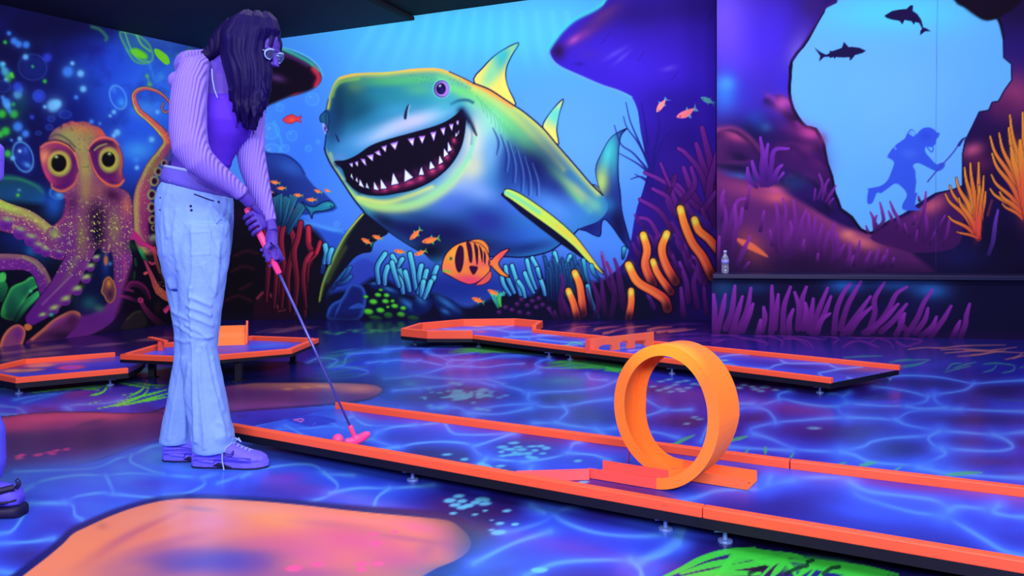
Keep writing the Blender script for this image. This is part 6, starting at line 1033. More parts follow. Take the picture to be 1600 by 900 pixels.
# arched bridge panel across it
br = thing('bridge_obstacle', 'orange and pink obstacle wall with three openings across the far lane', 'minigolf obstacle', (.51, 5.224, ZD))
def arch_panel(a, b, h, holes, t=.018):
    a, b = Vector(a), Vector(b); L = (b-a).length; d = (b-a)/L; n = Vector((-d.y, d.x))*t
    N = 96; bm = bmesh.new(); low = []
    for i in range(N+1):
        s = i/N; z = 0
        for s0, s1, hh, kind in holes:
            if s0 <= s <= s1:
                k = (s-s0)/(s1-s0)*2-1; z = hh if kind == 'square' else hh*(.62+.38*math.sqrt(max(0, 1-k*k))) if kind == 'arch' else hh*(1-.25*abs(k))
        low.append(z)
    for i in range(N):
        s0, s1 = i/N, (i+1)/N; z0 = max(low[i], low[i+1]); p = a+d*L*s0; q = a+d*L*s1
        za, zb = low[i], low[i+1]
        if (za == 0) != (zb == 0): za = zb = max(za, zb) if False else 0
        v = [bm.verts.new((c.x+o.x, c.y+o.y, ZD+z)) for o in (Vector((0, 0)), n) for c, z in ((p, za), (q, zb), (q, h), (p, h))]
        for f in ((0, 1, 2, 3), (7, 6, 5, 4), (3, 2, 6, 7), (1, 0, 4, 5), (0, 3, 7, 4), (2, 1, 5, 6)): bm.faces.new([v[j] for j in f])
    return bm
bm_obj('arch_panel', arch_panel((.512, 5.226), (1.0, 5.64), .093, [(.12, .33, .045, 'arch'), (.44, .58, .062, 'point'), (.68, .87, .046, 'square')]), mat('bridge_paint', (255, 84, 96), .5, .35, c2=(255, 130, 60), nscale=4), br)
bm = bmesh.new(); bar(bm, (.485, 5.25), (.512, 5.226), .018, ZD, ZD+.09); bm_obj('end_post', bm, PNK, br)
# ---- left lanes
lowl = thing('golf_lane', 'low minigolf lane at the left wall with orange spots painted on it', 'golf lane', (-2.13, 4.44, 0))
oa = [(-2.94, 4.37), (-2.556, 4.12), (-2.129, 4.441), (-2.16, 4.66), (-2.218, 4.84), (-2.45, 5.13), (-2.532, 5.095), (-2.935, 4.796)]
deck(lowl, oa, ZD, ZU, lambda b: paint_left_decks(b), .006)
rail(lowl, [oa[2], oa[1], oa[0], oa[7], oa[6]], .032, ZD-.002, ZT, -1)
for x, y in ((-2.24, 4.46), (-2.6, 4.22), (-2.85, 4.45), (-2.85, 4.75)): foot(lowl, x, y, ZU)
ZT2, ZD2, ZU2 = .165, .137, .118
high = thing('golf_lane', 'raised six-sided minigolf green on tall legs behind the woman', 'golf lane', (-1.75, 4.9, 0))
ob = [(-2.214, 4.518), (-1.763, 4.40), (-1.3055, 4.747), (-1.2746, 5.281), (-1.754, 5.422), (-2.2145, 5.033)]
deck(high, ob, ZD2, ZU2, paint_left_decks, .007)
rail(high, [ob[0], ob[1], ob[2], ob[3]], .034, ZD2-.002, ZT2, 1); rail(high, [ob[3], ob[4], ob[5], ob[0]], .034, ZD2-.002, ZT2, 1)
for px, py in ((458.4, 566.5), (373, 595), (238, 590)): p = on(px, py); foot(high, p.x, p.y, ZU2, 1)
foot(high, -1.9, 5.2, ZU2, 1)
# curved ramp on the six-sided green
rp = thing('ramp_obstacle', 'small curved orange ramp with a raised side fin on the six-sided green', 'minigolf obstacle', (-1.86, 5.2, ZD2))
bm = bmesh.new(); A0 = Vector((-2.02, 5.06)); A1 = Vector((-1.716, 5.15)); dn = Vector((-.284, .959))
prof = [(0, 0), (.03, .018), (.07, .042), (.10, .07), (.12, .105), (.15, .112)]
for i in range(len(prof)-1):
    (s0_, h0), (s1_, h1) = prof[i], prof[i+1]
    prism(bm, [tuple(A0+dn*s0_), tuple(A1+dn*s0_), tuple(A1+dn*s1_), tuple(A0+dn*s1_)], ZD2, lambda x, y, s0_=s0_, s1_=s1_, h0=h0, h1=h1: ZD2+.001+h0+(h1-h0)*min(1, max(0, ((Vector((x, y))-A0).dot(dn)-s0_)/(s1_-s0_))))
bm_obj('ramp', bm, ORG, rp)
bm = bmesh.new()
fin = [(0, 0), (.0, .012), (.05, .05), (.09, .10), (.13, .138), (.16, .142), (.18, .12), (.2, 0)]
q0 = A1; nn_ = (A1-A0).normalized()*.012
va = [bm.verts.new(((q0+dn*s).x, (q0+dn*s).y, ZD2+h)) for s, h in fin]; vb = [bm.verts.new(((q0+dn*s+nn_).x, (q0+dn*s+nn_).y, ZD2+h)) for s, h in fin]
bm.faces.new(va); bm.faces.new(vb[::-1])
for i in range(len(fin)): j = (i+1) % len(fin); bm.faces.new((va[i], va[j], vb[j], vb[i]))
bm_obj('side_fin', bm, RED, rp)
hk = thing('lane_marker', 'small orange post with a slanting flat bar at the corner of the six-sided green', 'minigolf obstacle', (-2.16, 4.9, ZD2))
bm = bmesh.new(); bar(bm, (-2.158, 4.885), (-2.13, 4.885), .02, ZD2, .19); bm_obj('post', bm, PNK, hk)
bm = bmesh.new(); a_, b_ = Vector((-2.29, 5.06)), Vector((-2.105, 4.865)); bar(bm, a_, b_, .03, .19, .20); bm_obj('slanting_bar', bm, RED, hk)
# ---- water bottle on the ledge
bp = at(1133, 427, 7.1); bt = thing('water_bottle', 'clear plastic water bottle standing on the ledge at the wall corner', 'bottle', (bp.x, bp.y, .522))
PL = mat('clear_plastic', (190, 200, 255), .08, .5, trans=.75)
bm = bmesh.new(); lathe(bm, (bp.x, bp.y, .5225), [(.026, 0), (.031, .006), (.032, .03), (.029, .036), (.032, .042), (.032, .06), (.029, .066), (.032, .072), (.032, .125), (.024, .15), (.013, .168), (.012, .182)], 24); bm_obj('body', bm, PL, bt, smooth=True)
bm = bmesh.new(); lathe(bm, (bp.x, bp.y, .5225), [(.0145, .180), (.0145, .2), (.013, .202)], 18); bm_obj('cap', bm, mat('cap_white', (170, 170, 250), .5, .3), bt, smooth=True)
bm = bmesh.new(); lathe(bm, (bp.x, bp.y, .5225), [(.0326, .082), (.0326, .118)], 24); bm_obj('paper_label', bm, mat('label_blue', (90, 90, 220), .5, .3, c2=(150, 150, 245), nscale=30), bt, smooth=True)
# ---------------------------------------------------------------- people
SKIN = mat('skin', (90, 60, 172), .5, .25, c2=(66, 46, 190), nscale=6); LILAC = mat('lilac_rib_knit', (142, 116, 252), .8, .15, bump=.55, bscale=34, wave=1, stretch=(1, 1, .12)); VIO = mat('violet_top', (74, 34, 226), .7, .2, c2=(92, 44, 214), nscale=5)
WHT = mat('white_denim', (130, 168, 252), .75, .12, c2=(116, 148, 252), nscale=5, bump=.15, bscale=90); HAIR = mat('dark_hair', (26, 14, 96), .5, .1, c2=(10, 6, 28), nscale=6)
SHOE = mat('lilac_shoe', (112, 98, 255), .6, .3, c2=(96, 84, 250), nscale=20); SOLE = mat('dark_sole', (18, 10, 60), .6, .3); LACE = mat('pale_lace', (150, 165, 255), .7, .2); INK = mat('dark_trim', (24, 18, 90), .6, .2)
def sec(px, py, d, hw, hd, tilt=0):
    """horizontal body section centred where pixel (px, py) lies at distance d; hw in pixels, hd in metres"""
    c = at(px, py, d); w = hw*d/FPX
    return (c, Vector((w*math.cos(tilt), w*math.sin(tilt), 0)), Vector((-hd*math.sin(tilt), hd*math.cos(tilt), 0)))
def limb(bm, pts, seg=14):
    """pts: (px, py, d, half-width px)"""
    tube(bm, [at(x, y, d) for x, y, d, w in pts], [w*d/FPX for x, y, d, w in pts], seg)
def rotv(v, ax, ang): return Matrix.Rotation(math.radians(ang), 3, ax) @ v
def hand(bm, c, g, p, s, wrist, k=1.0):
    g = g.normalized(); p = (p-g*p.dot(g)).normalized(); R = .0125
    pc = c+p*(R+.014)
    q = rotv(p, g, s*60)
    kn = c+rotv(p, g, s*38)*(R+.018)
    bk = c+rotv(p, g, -s*45)*(R+.02)
    loft(bm, [(wrist, g*.020, q*.022), (wrist.lerp(bk-g*.01, .55), g*.026, p*.016+q*.006), (bk-g*.002, g*.034, p*.014), (pc, g*.037, p*.0135), (kn, g*.036, rotv(p, g, s*38)*.011)], 16, 2.6)
    for i, (L, r) in enumerate(((.92, .0078), (1.0, .0080), (.95, .0077), (.82, .0068))):
        o = g*((i-1.5)*.0212)
        pts = []
        for ph, rr in ((28, .033), (58, .0325), (98, .0272), (138, .0225), (172, .021), (206*L, .0195), (228*L, .0185)): pts.append(c+o+g*(.003*ph/90)+rotv(p, g, s*ph)*(rr))
        tube(bm, pts, [r*1.08, r*1.12, r, r*1.05, r*.95, r*.9, r*.7], 10)
    th = [c-g*.030+rotv(p, g, -s*38)*.033, c-g*.022+rotv(p, g, -s*66)*.031, c-g*.004+rotv(p, g, -s*88)*.026, c+g*.014+rotv(p, g, -s*98)*.0225, c+g*.026+rotv(p, g, -s*100)*.021]
    tube(bm, th, [.012, .012, .0105, .0098, .0075], 10)
def face(bm, c, R, r=.1):
    """head about c, R turns the face (+X) where it looks; r = half the head height"""
    def P(x, y, z): return c+R @ Vector((x*r, y*r, z*r))
    def E(x, y, z, a, b, d): ball(bm, P(x, y, z), r, a, b, d, 20, R)
    E(-.08, 0, .12, .88, .70, .86); E(.16, 0, -.18, .62, .58, .66); E(.38, 0, -.62, .28, .30, .24); E(.1, 0, -.42, .5, .50, .42)     # skull, cheeks, chin, jaw
    E(.66, .0, .18, .16, .42, .1)                                                                     # brow
    tube(bm, [P(.74, 0, .12), P(.86, 0, -.06), P(.98, 0, -.22), P(.80, 0, -.30)], [r*.07, r*.1, r*.13, r*.08], 10)   # nose
    for s in (1, -1):
        E(.84, .09*s, -.25, .08, .08, .06); E(.56, .34*s, -.12, .2, .2, .16)
        E(.0, .70*s, -.02, .16, .06, .24)                                                             # ear
        E(.70, .27*s, .06, .09, .13, .07)                                                             # eyelid over the eye
    E(.76, 0, -.44, .09, .2, .045); E(.74, 0, -.53, .08, .17, .05)                                     # lips
    return P
D = 2.9
woman = thing('person', 'woman in white trousers and lilac sleeves, bending over the front lane with a putter', 'person', (-1.13, D, 0))
g1, g2 = at(388, 329, YP), at(436, 427, YP); gd = (g2-g1).normalized()
hN, hF = at(397.5, 348, YP), at(421.5, 397, YP)
HC = at(399, 74, 2.90)
RH = Matrix.Rotation(math.radians(-15), 3, 'Z') @ Matrix.Rotation(math.radians(26), 3, 'Y')
bm = bmesh.new()
loft(bm, [sec(310, 305, D, 50, .10), sec(311, 290, D, 50, .098), sec(312, 272, D, 47, .092), sec(313, 258, D, 44, .087), sec(316, 242, D, 42, .085), sec(330, 215, D, 46, .095), sec(338, 185, D, 48, .105), sec(338, 150, D, 48, .10), sec(336, 122, D, 46, .085), sec(342, 102, D, 30, .06)], 24)
tube(bm, [at(340, 125, D), at(352, 108, D), at(368, 96, D), at(384, 84, D)], [.058, .05, .05, .052], 16)
FP = face(bm, HC, RH, .108)
limb(bm, [(306, 108, 2.80, 20), (298, 150, 2.74, 21), (295, 200, 2.70, 19), (300, 238, 2.69, 17), (318, 258, 2.70, 16), (345, 278, 2.74, 13), (372, 298, 2.785, 10.5), (384, 310, 2.80, 9.5), (392, 318, 2.815, 9.5)])
limb(bm, [(376, 118, 3.0, 19), (388, 160, 3.0, 18), (391, 205, 2.99, 17), (393, 238, 2.97, 16), (402, 280, 2.94, 14), (412, 320, 2.91, 11), (420, 344, 2.90, 9.5), (425, 362, 2.885, 9.5)])
hand(bm, hN, gd, Vector((.9, -.3, .2)), 1, at(390, 318, 2.82)); hand(bm, hF, gd, Vector((.95, -.15, .25)), -1, at(425, 362, 2.885))
skin = remesh(bm_obj('body', bm, SKIN, woman, smooth=True), .0025, 2)
# violet cropped top with a thin strap
bm = bmesh.new()
loft(bm, [sec(316, 262, D, 43, .090), sec(318, 250, D, 43.5, .091), sec(325, 232, D, 46, .095), sec(337, 212, D, 51, .108), sec(343, 192, D, 53, .122), sec(344, 172, D, 50, .116), sec(342, 156, D, 47.5, .104), sec(340, 150, D, 46, .09)], 28)
remesh(bm_obj('cropped_top', bm, VIO, woman, smooth=True), .006, 6)
bm = bmesh.new(); tube(bm, [at(331, 108, 2.795), at(332, 124, 2.785), at(335, 140, 2.78), at(340, 153, 2.785)], .0022, 6); bm_obj('strap', bm, LACE, woman)
# lilac knitted sleeves joined over the shoulders
bm = bmesh.new()
limb(bm, [(318, 97, 2.84, 13), (304, 108, 2.80, 23), (297, 135, 2.75, 27), (294, 170, 2.72, 28), (294, 205, 2.70, 28.5), (298, 232, 2.68, 28), (312, 252, 2.68, 24), (332, 268, 2.71, 20), (352, 282, 2.745, 16.5), (368, 294, 2.77, 13.5), (379, 304, 2.785, 12.5)], 22)
limb(bm, [(372, 104, 2.99, 14), (384, 122, 3.0, 20), (392, 160, 3.0, 22), (392, 200, 2.99, 21), (391, 235, 2.97, 22), (396, 262, 2.95, 21), (404, 292, 2.93, 18), (413, 322, 2.91, 14), (421, 347, 2.90, 11.5)], 22)
tube(bm, [at(304, 100, 2.86), at(298, 104, 2.95), at(316, 100, 3.04), at(350, 100, 3.06), at(380, 112, 3.02)], [.05, .06, .055, .055, .05], 14)
tube(bm, [at(285, 118, 2.93), at(288, 140, 2.96)], [.045, .05], 12); ball(bm, at(277, 126, 2.90), .034, seg=12)
remesh(bm_obj('knitted_sleeves', bm, LILAC, woman, smooth=True), .0048, 4)
# white flared trousers, low at the front
def sect(px, py, d, hw, hd, drop):
    c, a, b = sec(px, py, d, hw, hd); return (c, a-Vector((0, 0, drop*d/FPX)), b)
bm = bmesh.new()
loft(bm, [sect(309, 296, D, 53, .108, 13), sect(306, 306, D, 57, .114, 12), sect(304, 322, D, 59, .118, 7), sec(304, 345, D, 58.5, .118), sec(304, 370, D, 56.5, .117), sec(304, 395, D, 54, .112), sec(305, 425, D, 49, .095), sec(306, 450, D, 42, .07)], 30)
loft(bm, [sec(317, 350, 2.86, 42, .085), sec(316, 400, 2.855, 41, .085), sec(315, 440, 2.85, 37, .08), sec(314, 480, 2.85, 32, .075), sec(312, 520, 2.85, 29, .068), sec(311, 545, 2.85, 27.5, .064), sec(315, 575, 2.85, 28.5, .066), sec(321, 610, 2.855, 30, .070), sec(326, 645, 2.857, 31, .074), sec(331, 675, 2.857, 33, .078), sec(334, 698, 2.857, 33, .078), sec(334, 704, 2.857, 32, .076)], 26)
loft(bm, [sec(292, 350, 2.95, 42, .08), sec(290, 400, 2.95, 36, .08), sec(290, 440, 2.95, 30, .076), sec(293, 480, 2.95, 25, .07), sec(297, 520, 2.95, 22.5, .064), sec(297, 550, 2.95, 23, .062), sec(292, 590, 2.945, 23, .064), sec(286, 630, 2.94, 24, .068), sec(281, 665, 2.94, 26, .072), sec(279, 686, 2.94, 27, .074), sec(279, 690, 2.94, 26, .072)], 26)
loft(bm, [sec(338, 668, 2.845, 18, .06), sec(343, 680, 2.845, 21, .062), sec(344, 691, 2.85, 20, .06), sec(342, 699, 2.85, 16, .055)], 18)
trs = bake(remesh(bm_obj('trousers', bm, WHT, woman, smooth=True), .0042, 8))
FOLDS = [('298,464 312,470 328,477', 2.2, .007), ('294,478 310,484 328,492', 2.2, .007), ('296,492 312,500 330,508', 2.4, .007), ('292,508 308,516 324,528', 2.2, .006), ('300,524 316,528 332,526', 2, .005), ('270,486 284,494 296,500', 2, .005), ('274,506 286,514 298,522', 2, .005), ('276,530 288,534 298,532', 2, .005),
         ('297,450 301,520 303,600 305,690', 2.2, .008), ('300,360 302,410 300,450', 2.4, .005), ('330,322 342,338 356,346', 2.2, .005), ('326,330 336,352 352,366', 2.2, .005), ('322,336 328,372 340,400', 2.4, .005), ('262,300 258,330 262,370', 2.4, .005), ('276,330 272,370 278,420', 2.6, .005), ('318,540 328,590 344,650 350,680', 3, .007), ('310,550 312,600 318,660 320,700', 2.6, .006), ('332,560 340,600 350,640', 2.6, .006), ('286,560 276,610 268,660 264,686', 2.6, .006), ('296,570 290,620 288,684', 2.6, .006), ('318,414 326,440 336,456', 2.4, .005), ('342,380 340,420 334,462', 2.6, .005), ('264,440 274,470 280,500', 2.4, .005), ('300,363 326,362', 1.2, .0025), ('327,363 327,396', 1.2, .0025), ('300,364 301,398', 1.2, .0025), ('301,398 327,397', 1.2, .0025), ('340,660 352,668 362,680', 2, .004), ('256,310 252,350 256,400', 1.4, .003)]
def folds(x, y, z, n):
    px = HX+FPX*x/y; py = HY-FPX*(z-EYE)/y; b = Brush(px, py); b.C[:] = 0
    for t, w, a in FOLDS:
        q = PT(t); b.C[:, 0] += 0; k = Brush(px, py); k.stroke(q, w*1.5, (1, 1, 1), soft=True); b.C[:, 0] += k.C[:, 0]*a
    f = b.C[:, 0]*np.clip(-n[:, 1]*1.4+.2, 0, 1)
    return f+(fbm(x*26+z*9, z*17-y*20, 3)-.5)*.007+(fbm(x*70, z*34+y*60, 6)-.5)*.0022
sculpt(trs, folds)
bm = bmesh.new(); loft(bm, [sect(301, 268, D, 41, .090, 8), sect(302, 276, D, 46, .097, 10), sect(305, 288, D, 51, .106, 12), sect(308, 296, D, 53.2, .1085, 13)], 44); bm_obj('folded_waist', bm, mat('folded_waist_violet', (96, 84, 214), .7, .2), trs, smooth=True)
bm = bmesh.new(); loft(bm, [sect(301, 266, D, 41.3, .0915, 8), sect(301, 270.5, D, 42.6, .093, 8.5)], 44); bm_obj('waistband', bm, LACE, trs, smooth=True)
bm = bmesh.new(); tube(bm, [at(267, 263, 2.826), at(266.5, 272, 2.818), at(266, 284, 2.808)], .0045, 6); bm_obj('belt_loop', bm, LACE, trs)
SR = lambda pts, lift: [skin_ray(trs, x, y, lift) for x, y in pts]
bm = bmesh.new(); tube(bm, SR([(303, 303), (311, 306), (319, 309), (327, 312), (334, 314)], .002), .0024, 6); bm_obj('pocket_trim', bm, INK, trs)
for x, y in ((298, 322), (299, 328.5), (341.5, 315.5), (250.5, 309), (250, 328)):
    bm = bmesh.new(); ball(bm, skin_ray(trs, x, y, .001), .0045 if x > 260 else .003, seg=10); bm_obj('rivet', bm, INK, trs, smooth=True)
bm = bmesh.new(); tube(bm, SR([(354, 310), (355, 320), (352, 332), (346, 342), (338, 350)], .0005), .0014, 6); bm_obj('pocket_seam', bm, mat('seam', (90, 100, 225), .7, .1), trs)
# hair
bm = bmesh.new()
ball(bm, HC+Vector((-.012, .004, .018)), .112, .92, .80, .97, 24, RH)
DH = 2.865
loft(bm, [sec(402, 22, 2.89, 22, .05), sec(398, 34, 2.89, 37, .085), sec(393, 50, 2.885, 45, .10), sec(384, 70, 2.875, 38, .11), sec(384, 92, 2.87, 37, .105), sec(388, 115, 2.86, 36, .095), sec(390, 140, 2.855, 33, .08), sec(388, 165, 2.85, 27, .06), sec(386, 184, 2.85, 19, .04), sec(392, 203, 2.85, 7, .02)], 24)
tube(bm, [at(372, 46, 2.93), at(354, 62, 2.93), at(338, 77, 2.92), at(322, 88, 2.91), at(306, 93, 2.90)], [.05, .05, .04, .022, .008], 14)
for x, y in ((364, 190), (370, 203), (377, 194), (384, 206), (396, 212), (402, 200), (409, 188), (415, 176), (358, 172)): tube(bm, [at(x+(390-x)*.5, y-66, 2.80), at(x+1, y-30, 2.795), at(x, y, 2.83)], [.010, .009, .002], 8)
hair = bake(remesh(bm_obj('hair', bm, HAIR, woman, smooth=True), .0034, 12))
def strands(x, y, z, n):
    px = HX+FPX*x/y; py = HY-FPX*(z-EYE)/y
    cx = np.interp(py, [15, 40, 80, 120, 160, 210], [402, 398, 386, 388, 390, 391]); hw = np.interp(py, [15, 30, 50, 100, 150, 200], [14, 34, 46, 40, 32, 16])
    t = (px-cx)/hw+.12*np.sin(py/26.0)+y*3
    return (vnoise(t*5+7, py/80, 1)-.5)*.011+(vnoise(t*12, py/60, 2)-.5)*.006+(vnoise(t*26, py/50, 3)-.5)*.003
sculpt(hair, strands)
# glasses



GL = mat('pale_frame', (150, 180, 255), .3, .5); LENS = mat('clear_lens', (170, 180, 255), .05, .5, trans=.85)
bm = bmesh.new()
for s in (-1, 1):
    pts = [FP(.86-.10*abs(math.cos(t)), s*.30+.22*math.cos(t), .02+.17*math.sin(t)) for t in [k*math.pi/8 for k in range(17)]]
    tube(bm, pts, .0032, 6, cap=False)
bmesh.ops.remove_doubles(bm, verts=bm.verts, dist=.0002)
tube(bm, [FP(.92, -.09, .06), FP(.96, 0, .08), FP(.92, .09, .06)], .0018, 6)
for s in (-1, 1): tube(bm, [FP(.76, s*.52, .06), FP(.4, s*.72, .04), FP(0, s*.77, .04)], .002, 6)
fr_ = bm_obj('glasses', bm, GL, woman, smooth=True)
for s in (-1, 1):
    bm = bmesh.new(); ball(bm, FP(.84, s*.30, .02), .1, .012, .22, .17, 16, RH); bm_obj('lens', bm, LENS, fr_, smooth=True)
# shoes
def shoe(parent, x, y, ang, L=.265, name='shoe', detail=True):
    R = Matrix.Rotation(ang, 3, 'Z'); k = L/.265
    def T(a, b, c): v = R @ Vector((a*k, b*k, c*k)); return Vector((x+v.x, y+v.y, v.z))
    def S(a, hw, zt, zb=.016): zc, zh = (zt+zb)/2, (zt-zb)/2; return (T(a, 0, zc), R @ Vector((0, hw*k, 0)), Vector((0, 0, zh*k)))
    bm = bmesh.new(); loft(bm, [S(.0, .022, .052), S(.008, .031, .078), (T(.03, 0, .050), R @ Vector((0, .036*k, 0)), Vector((.0, 0, .040*k))), S(.07, .038, .092), S(.105, .037, .100), S(.135, .039, .090), S(.165, .043, .074), S(.2, .046, .060), S(.235, .042, .052), S(.258, .028, .042), S(.267, .012, .03)], 22, 2.4)
    tube(bm, [T(.0, 0, .05), T(.012, -.022, .05), T(.05, -.036, .046), T(.1, -.0375, .05), T(.15, -.042, .04), T(.2, -.0465, .036), T(.245, -.036, .034)], .0045*k, 8)
    tube(bm, [T(.006, -.02, .030), T(.05, -.0395, .030), T(.09, -.040, .026)], .007*k, 8)
    sh = remesh(bm_obj(name, bm, SHOE, parent, smooth=True), .0028, 2)
    bm = bmesh.new()
    def out(o, z0, z1, a0=-.004, a1=.272):
        pts = []
        prof = [(a0, .014), (.01, .030+o), (.05, .036+o), (.1, .034+o), (.15, .041+o), (.2, .046+o), (.24, .038+o), (.262, .022+o), (a1, .006)]
        P = [T(a, -w, 0) for a, w in prof]+[T(a, w, 0) for a, w in reversed(prof)]
        prism(bm, [(p.x, p.y) for p in P], z0*k, z1*k)
    out(.001, .006, .026); bm_obj('midsole', bm, SHOE, sh, bevel=.003); bm = bmesh.new(); out(.0, 0, .0075); bm_obj('outsole', bm, SOLE, sh, bevel=.002)
    bm = bmesh.new(); loft(bm, [(T(.085, -.0372, .012), R @ Vector((.0, .002, 0)), Vector((0, 0, .001))), (T(.105, -.0372, .016), R @ Vector((0, .003, 0)), Vector((0, 0, .008))), (T(.13, -.040, .012), R @ Vector((0, .003, 0)), Vector((0, 0, .006))), (T(.155, -.043, .009), R @ Vector((0, .002, 0)), Vector((0, 0, .001)))], 10); bm_obj('arch_gap', bm, SOLE, sh)
    if detail:
        bm = bmesh.new(); tube(bm, [T(.122, -.0405, .060), T(.132, -.0435, .052), T(.143, -.0455, .047), T(.155, -.0470, .048), T(.163, -.0450, .060), T(.160, -.0420, .069), T(.156, -.0455, .057), T(.147, -.0455, .053), T(.122, -.0405, .061)], .0015, 6); bm_obj('curved_tick_mark', bm, INK, sh)
        for i in range(5):
            a = .148+i*.0145; z = float(np.interp(a, [.135, .165, .2, .235], [.092, .0765, .063, .055])); bm = bmesh.new(); tube(bm, [T(a-.006, -.025, z-.012), T(a, 0, z+.001), T(a+.006, .025, z-.012)], .0024, 6); bm_obj('lace', bm, LACE, sh)
        bm = bmesh.new(); tube(bm, [T(.146, -.018, .088), T(.132, -.038, .076), T(.122, -.045, .06), T(.124, -.050, .035), T(.134, -.058, .003)], .0022, 6); bm_obj('lace', bm, LACE, sh)
        bm = bmesh.new(); tube(bm, [T(.150, 0, .09), T(.158, -.016, .106), T(.175, -.01, .092), T(.160, .008, .10), T(.150, 0, .09)], .0022, 6); bm_obj('lace', bm, LACE, sh)
        for zz in ((.062, .060, .056, .05), (.044, .047, .052, .046), (.03, .033, .036, .034)):
            bm = bmesh.new(); tube(bm, [T(.012, -.034, zz[0]), T(.05, -.0405, zz[1]), T(.10, -.0425, zz[2]), T(.17, -.0475, zz[3]-.006), T(.225, -.0475, zz[3]-.008)], .0013, 5); bm_obj('seam_line', bm, mat('shoe_seam', (66, 52, 200), .7, .1), sh)
        bm = bmesh.new(); tube(bm, [T(.012, -.033, .070), T(.035, -.0375, .0735), T(.06, -.0385, .075)], .0016, 5); bm_obj('heel_lettering_band', bm, INK, sh)
    return sh
s1 = at(303, 728, 2.857); s2 = at(256, 719, 2.93)
shoe(woman, s1.x, 2.857, math.radians(-3)); shoe(woman, s2.x, 2.935, math.radians(0))
# ---- second person, almost wholly beyond the left edge of the frame
two = thing('person', 'person at the left edge, only an elbow and one thick-soled shoe in view', 'person', (-1.72, 2.45, 0))
bx_, by_ = -1.775, 2.43
def S2(z, dx, w, h, dy=0): return (Vector((bx_+dx, by_+dy, z)), Vector((w, 0, 0)), Vector((0, h, 0)))
bm = bmesh.new()
loft(bm, [S2(.95, 0, .13, .11), S2(1.1, 0, .11, .09), S2(1.25, 0, .13, .1), S2(1.38, 0, .14, .1), S2(1.45, 0, .08, .07), S2(1.5, 0, .05, .05)], 20); tube(bm, [(bx_, by_, 1.45), (bx_-.01, by_, 1.56)], .05, 14)
face(bm, Vector((bx_-.02, by_, 1.62)), Matrix.Rotation(math.radians(180), 3, 'Z'), .105)
for s, pts in ((1, [(-.02, .13, 1.38), (-.06, .16, 1.22), (-.08, .14, 1.06), (-.14, .1, 1.02), (-.2, .04, 1.06)]), (-1, [(0, -.13, 1.38), (.10, -.13, 1.22), (.25, -.10, 1.035), (.10, -.10, .99), (-.10, -.06, .97)])):
    P_ = [Vector((bx_+a, by_+b_, c_)) for a, b_, c_ in pts]; tube(bm, P_, [.05, .046, .042, .034, .024], 12)
    w_ = P_[-1]; loft(bm, [(w_, Vector((0, .012, 0)), Vector((0, 0, .022))), (w_+Vector((-.05, 0, -.005)), Vector((0, .012, 0)), Vector((0, 0, .04))), (w_+Vector((-.09, 0, -.01)), Vector((0, .01, 0)), Vector((0, 0, .038)))], 12)
    for j in range(4): q = w_+Vector((-.09, 0, .02-.02*j)); tube(bm, [q, q+Vector((-.03, -.004*s, -.004)), q+Vector((-.055, -.018*s, -.01))], [.0088, .0082, .0065], 8)
    tube(bm, [w_+Vector((-.03, -.005*s, .03)), w_+Vector((-.06, -.02*s, .05)), w_+Vector((-.08, -.03*s, .052))], [.011, .01, .0075], 8)
for s in (1, -1): tube(bm, [(bx_, by_+.09*s, .95), (bx_+(.08 if s < 0 else -.02), by_+.09*s, .5), (bx_+(.20 if s < 0 else 0), by_+.09*s, .09)], [.09, .06, .042], 16)
remesh(bm_obj('body', bm, SKIN, two, smooth=True), .006, 4)
bm = bmesh.new(); loft(bm, [S2(.92, 0, .16, .13), S2(1.1, 0, .14, .11), S2(1.28, 0, .155, .125), S2(1.4, 0, .16, .12), S2(1.47, 0, .09, .08)], 22)
tube(bm, [(bx_-.02, by_+.12, 1.39), (bx_-.06, by_+.16, 1.22), (bx_-.08, by_+.14, 1.06), (bx_-.14, by_+.1, 1.02), (bx_-.19, by_+.05, 1.05)], [.062, .06, .058, .05, .038], 16)
tube(bm, [(bx_, by_-.12, 1.39), (bx_+.09, by_-.13, 1.24), (bx_+.17, by_-.12, 1.13), (bx_+.256, by_-.10, 1.05), (bx_+.262, by_-.10, 1.015), (bx_+.1, by_-.10, .97), (bx_-.08, by_-.06, .965)], [.055, .052, .046, .045, .044, .042, .034], 16)
remesh(bm_obj('sweater', bm, mat('lilac_sweater', (118, 92, 250), .8, .15), two, smooth=True), .007, 5)
bm = bmesh.new(); loft(bm, [S2(.98, 0, .14, .12), S2(.85, 0, .15, .135), S2(.72, 0, .14, .13)], 20)
for s in (1, -1): loft(bm, [S2(.85, 0, .10, .09, .07*s), S2(.5, .08 if s < 0 else -.02, .085, .08, .09*s), S2(.25, .20 if s < 0 else 0, .080, .08, .09*s), S2(.15, .205 if s < 0 else 0, .078, .08, .09*s), S2(.10, .195 if s < 0 else 0, .075, .08, .09*s)], 18)
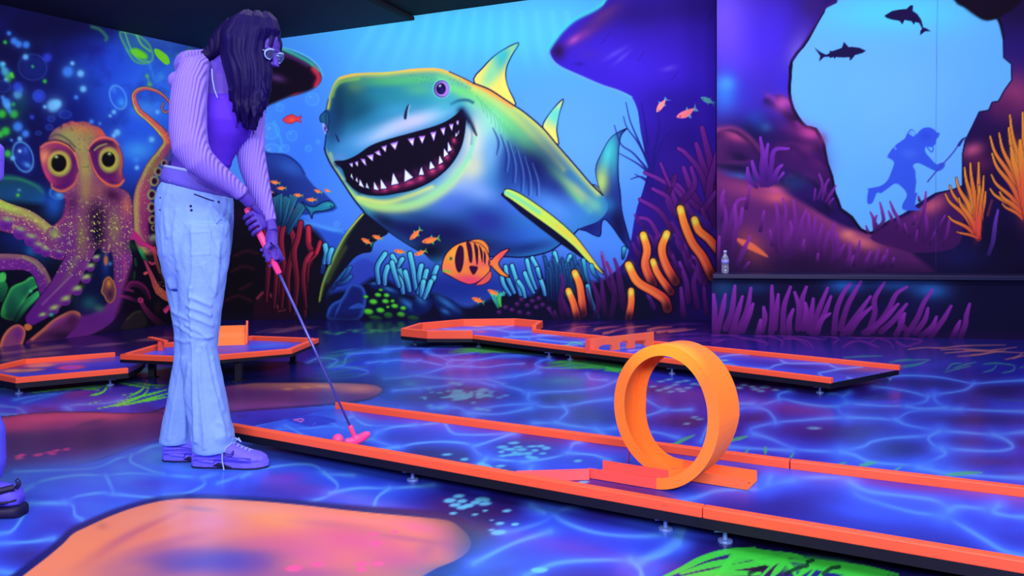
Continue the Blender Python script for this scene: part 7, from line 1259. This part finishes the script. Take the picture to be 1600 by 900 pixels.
remesh(bm_obj('trousers', bm, mat('blue_violet_trousers', (92, 84, 255), .75, .2), two, smooth=True), .007, 5)
bm = bmesh.new(); ball(bm, (bx_+.005, by_, 1.655), .11, 1, .86, .95, 18); tube(bm, [(bx_+.05, by_, 1.66), (bx_+.08, by_, 1.52), (bx_+.07, by_, 1.36)], [.07, .07, .03], 14); remesh(bm_obj('hair', bm, HAIR, two, smooth=True), .007, 2)
def chunky(x, y):
    """shoe pointing left with a thick dark sole, stripes and pull tabs; x, y = back of the heel"""
    def Sx(a, hw, zt, zb): return (Vector((x-a, y, (zt+zb)/2)), Vector((0, hw, 0)), Vector((0, 0, (zt-zb)/2)))
    bm = bmesh.new(); loft(bm, [Sx(.004, .02, .062, .034), Sx(.02, .036, .085, .03), Sx(.08, .04, .098, .03), Sx(.13, .042, .085, .03), Sx(.2, .047, .062, .03), Sx(.26, .03, .05, .03)], 20, 2.5); sh = bm_obj('chunky_shoe', bm, mat('shoe_lilac_two', (90, 76, 240), .6, .3), two, smooth=True)
    bm = bmesh.new(); loft(bm, [Sx(-.004, .024, .030, 0), Sx(.008, .036, .034, 0), Sx(.08, .044, .032, 0), Sx(.2, .049, .03, 0), Sx(.262, .03, .03, .004)], 20, 4); bm_obj('thick_sole', bm, SOLE, sh, smooth=True)
    bm = bmesh.new(); tube(bm, [(x-.006, y-.02, .052), (x-.03, y-.041, .049), (x-.1, y-.046, .047)], .004, 6); bm_obj('dark_stripe', bm, SOLE, sh)
    bm = bmesh.new(); tube(bm, [(x-.012, y-.02, .088), (x-.05, y-.044, .082), (x-.1, y-.046, .08)], .010, 8); bm_obj('dark_collar', bm, SOLE, sh)
    bm = bmesh.new(); tube(bm, [(x-.006, y-.02, .086), (x+.002, y-.02, .098), (x+.004, y-.02, .108), (x-.002, y-.02, .114), (x-.008, y-.02, .108), (x-.005, y-.02, .099)], [.007, .006, .002, .002, .002, .002], 6); bm_obj('pull_tab', bm, SOLE, sh)
hx = -778/1250*2.3
chunky(hx, 2.34); chunky(-1.68, 2.5)
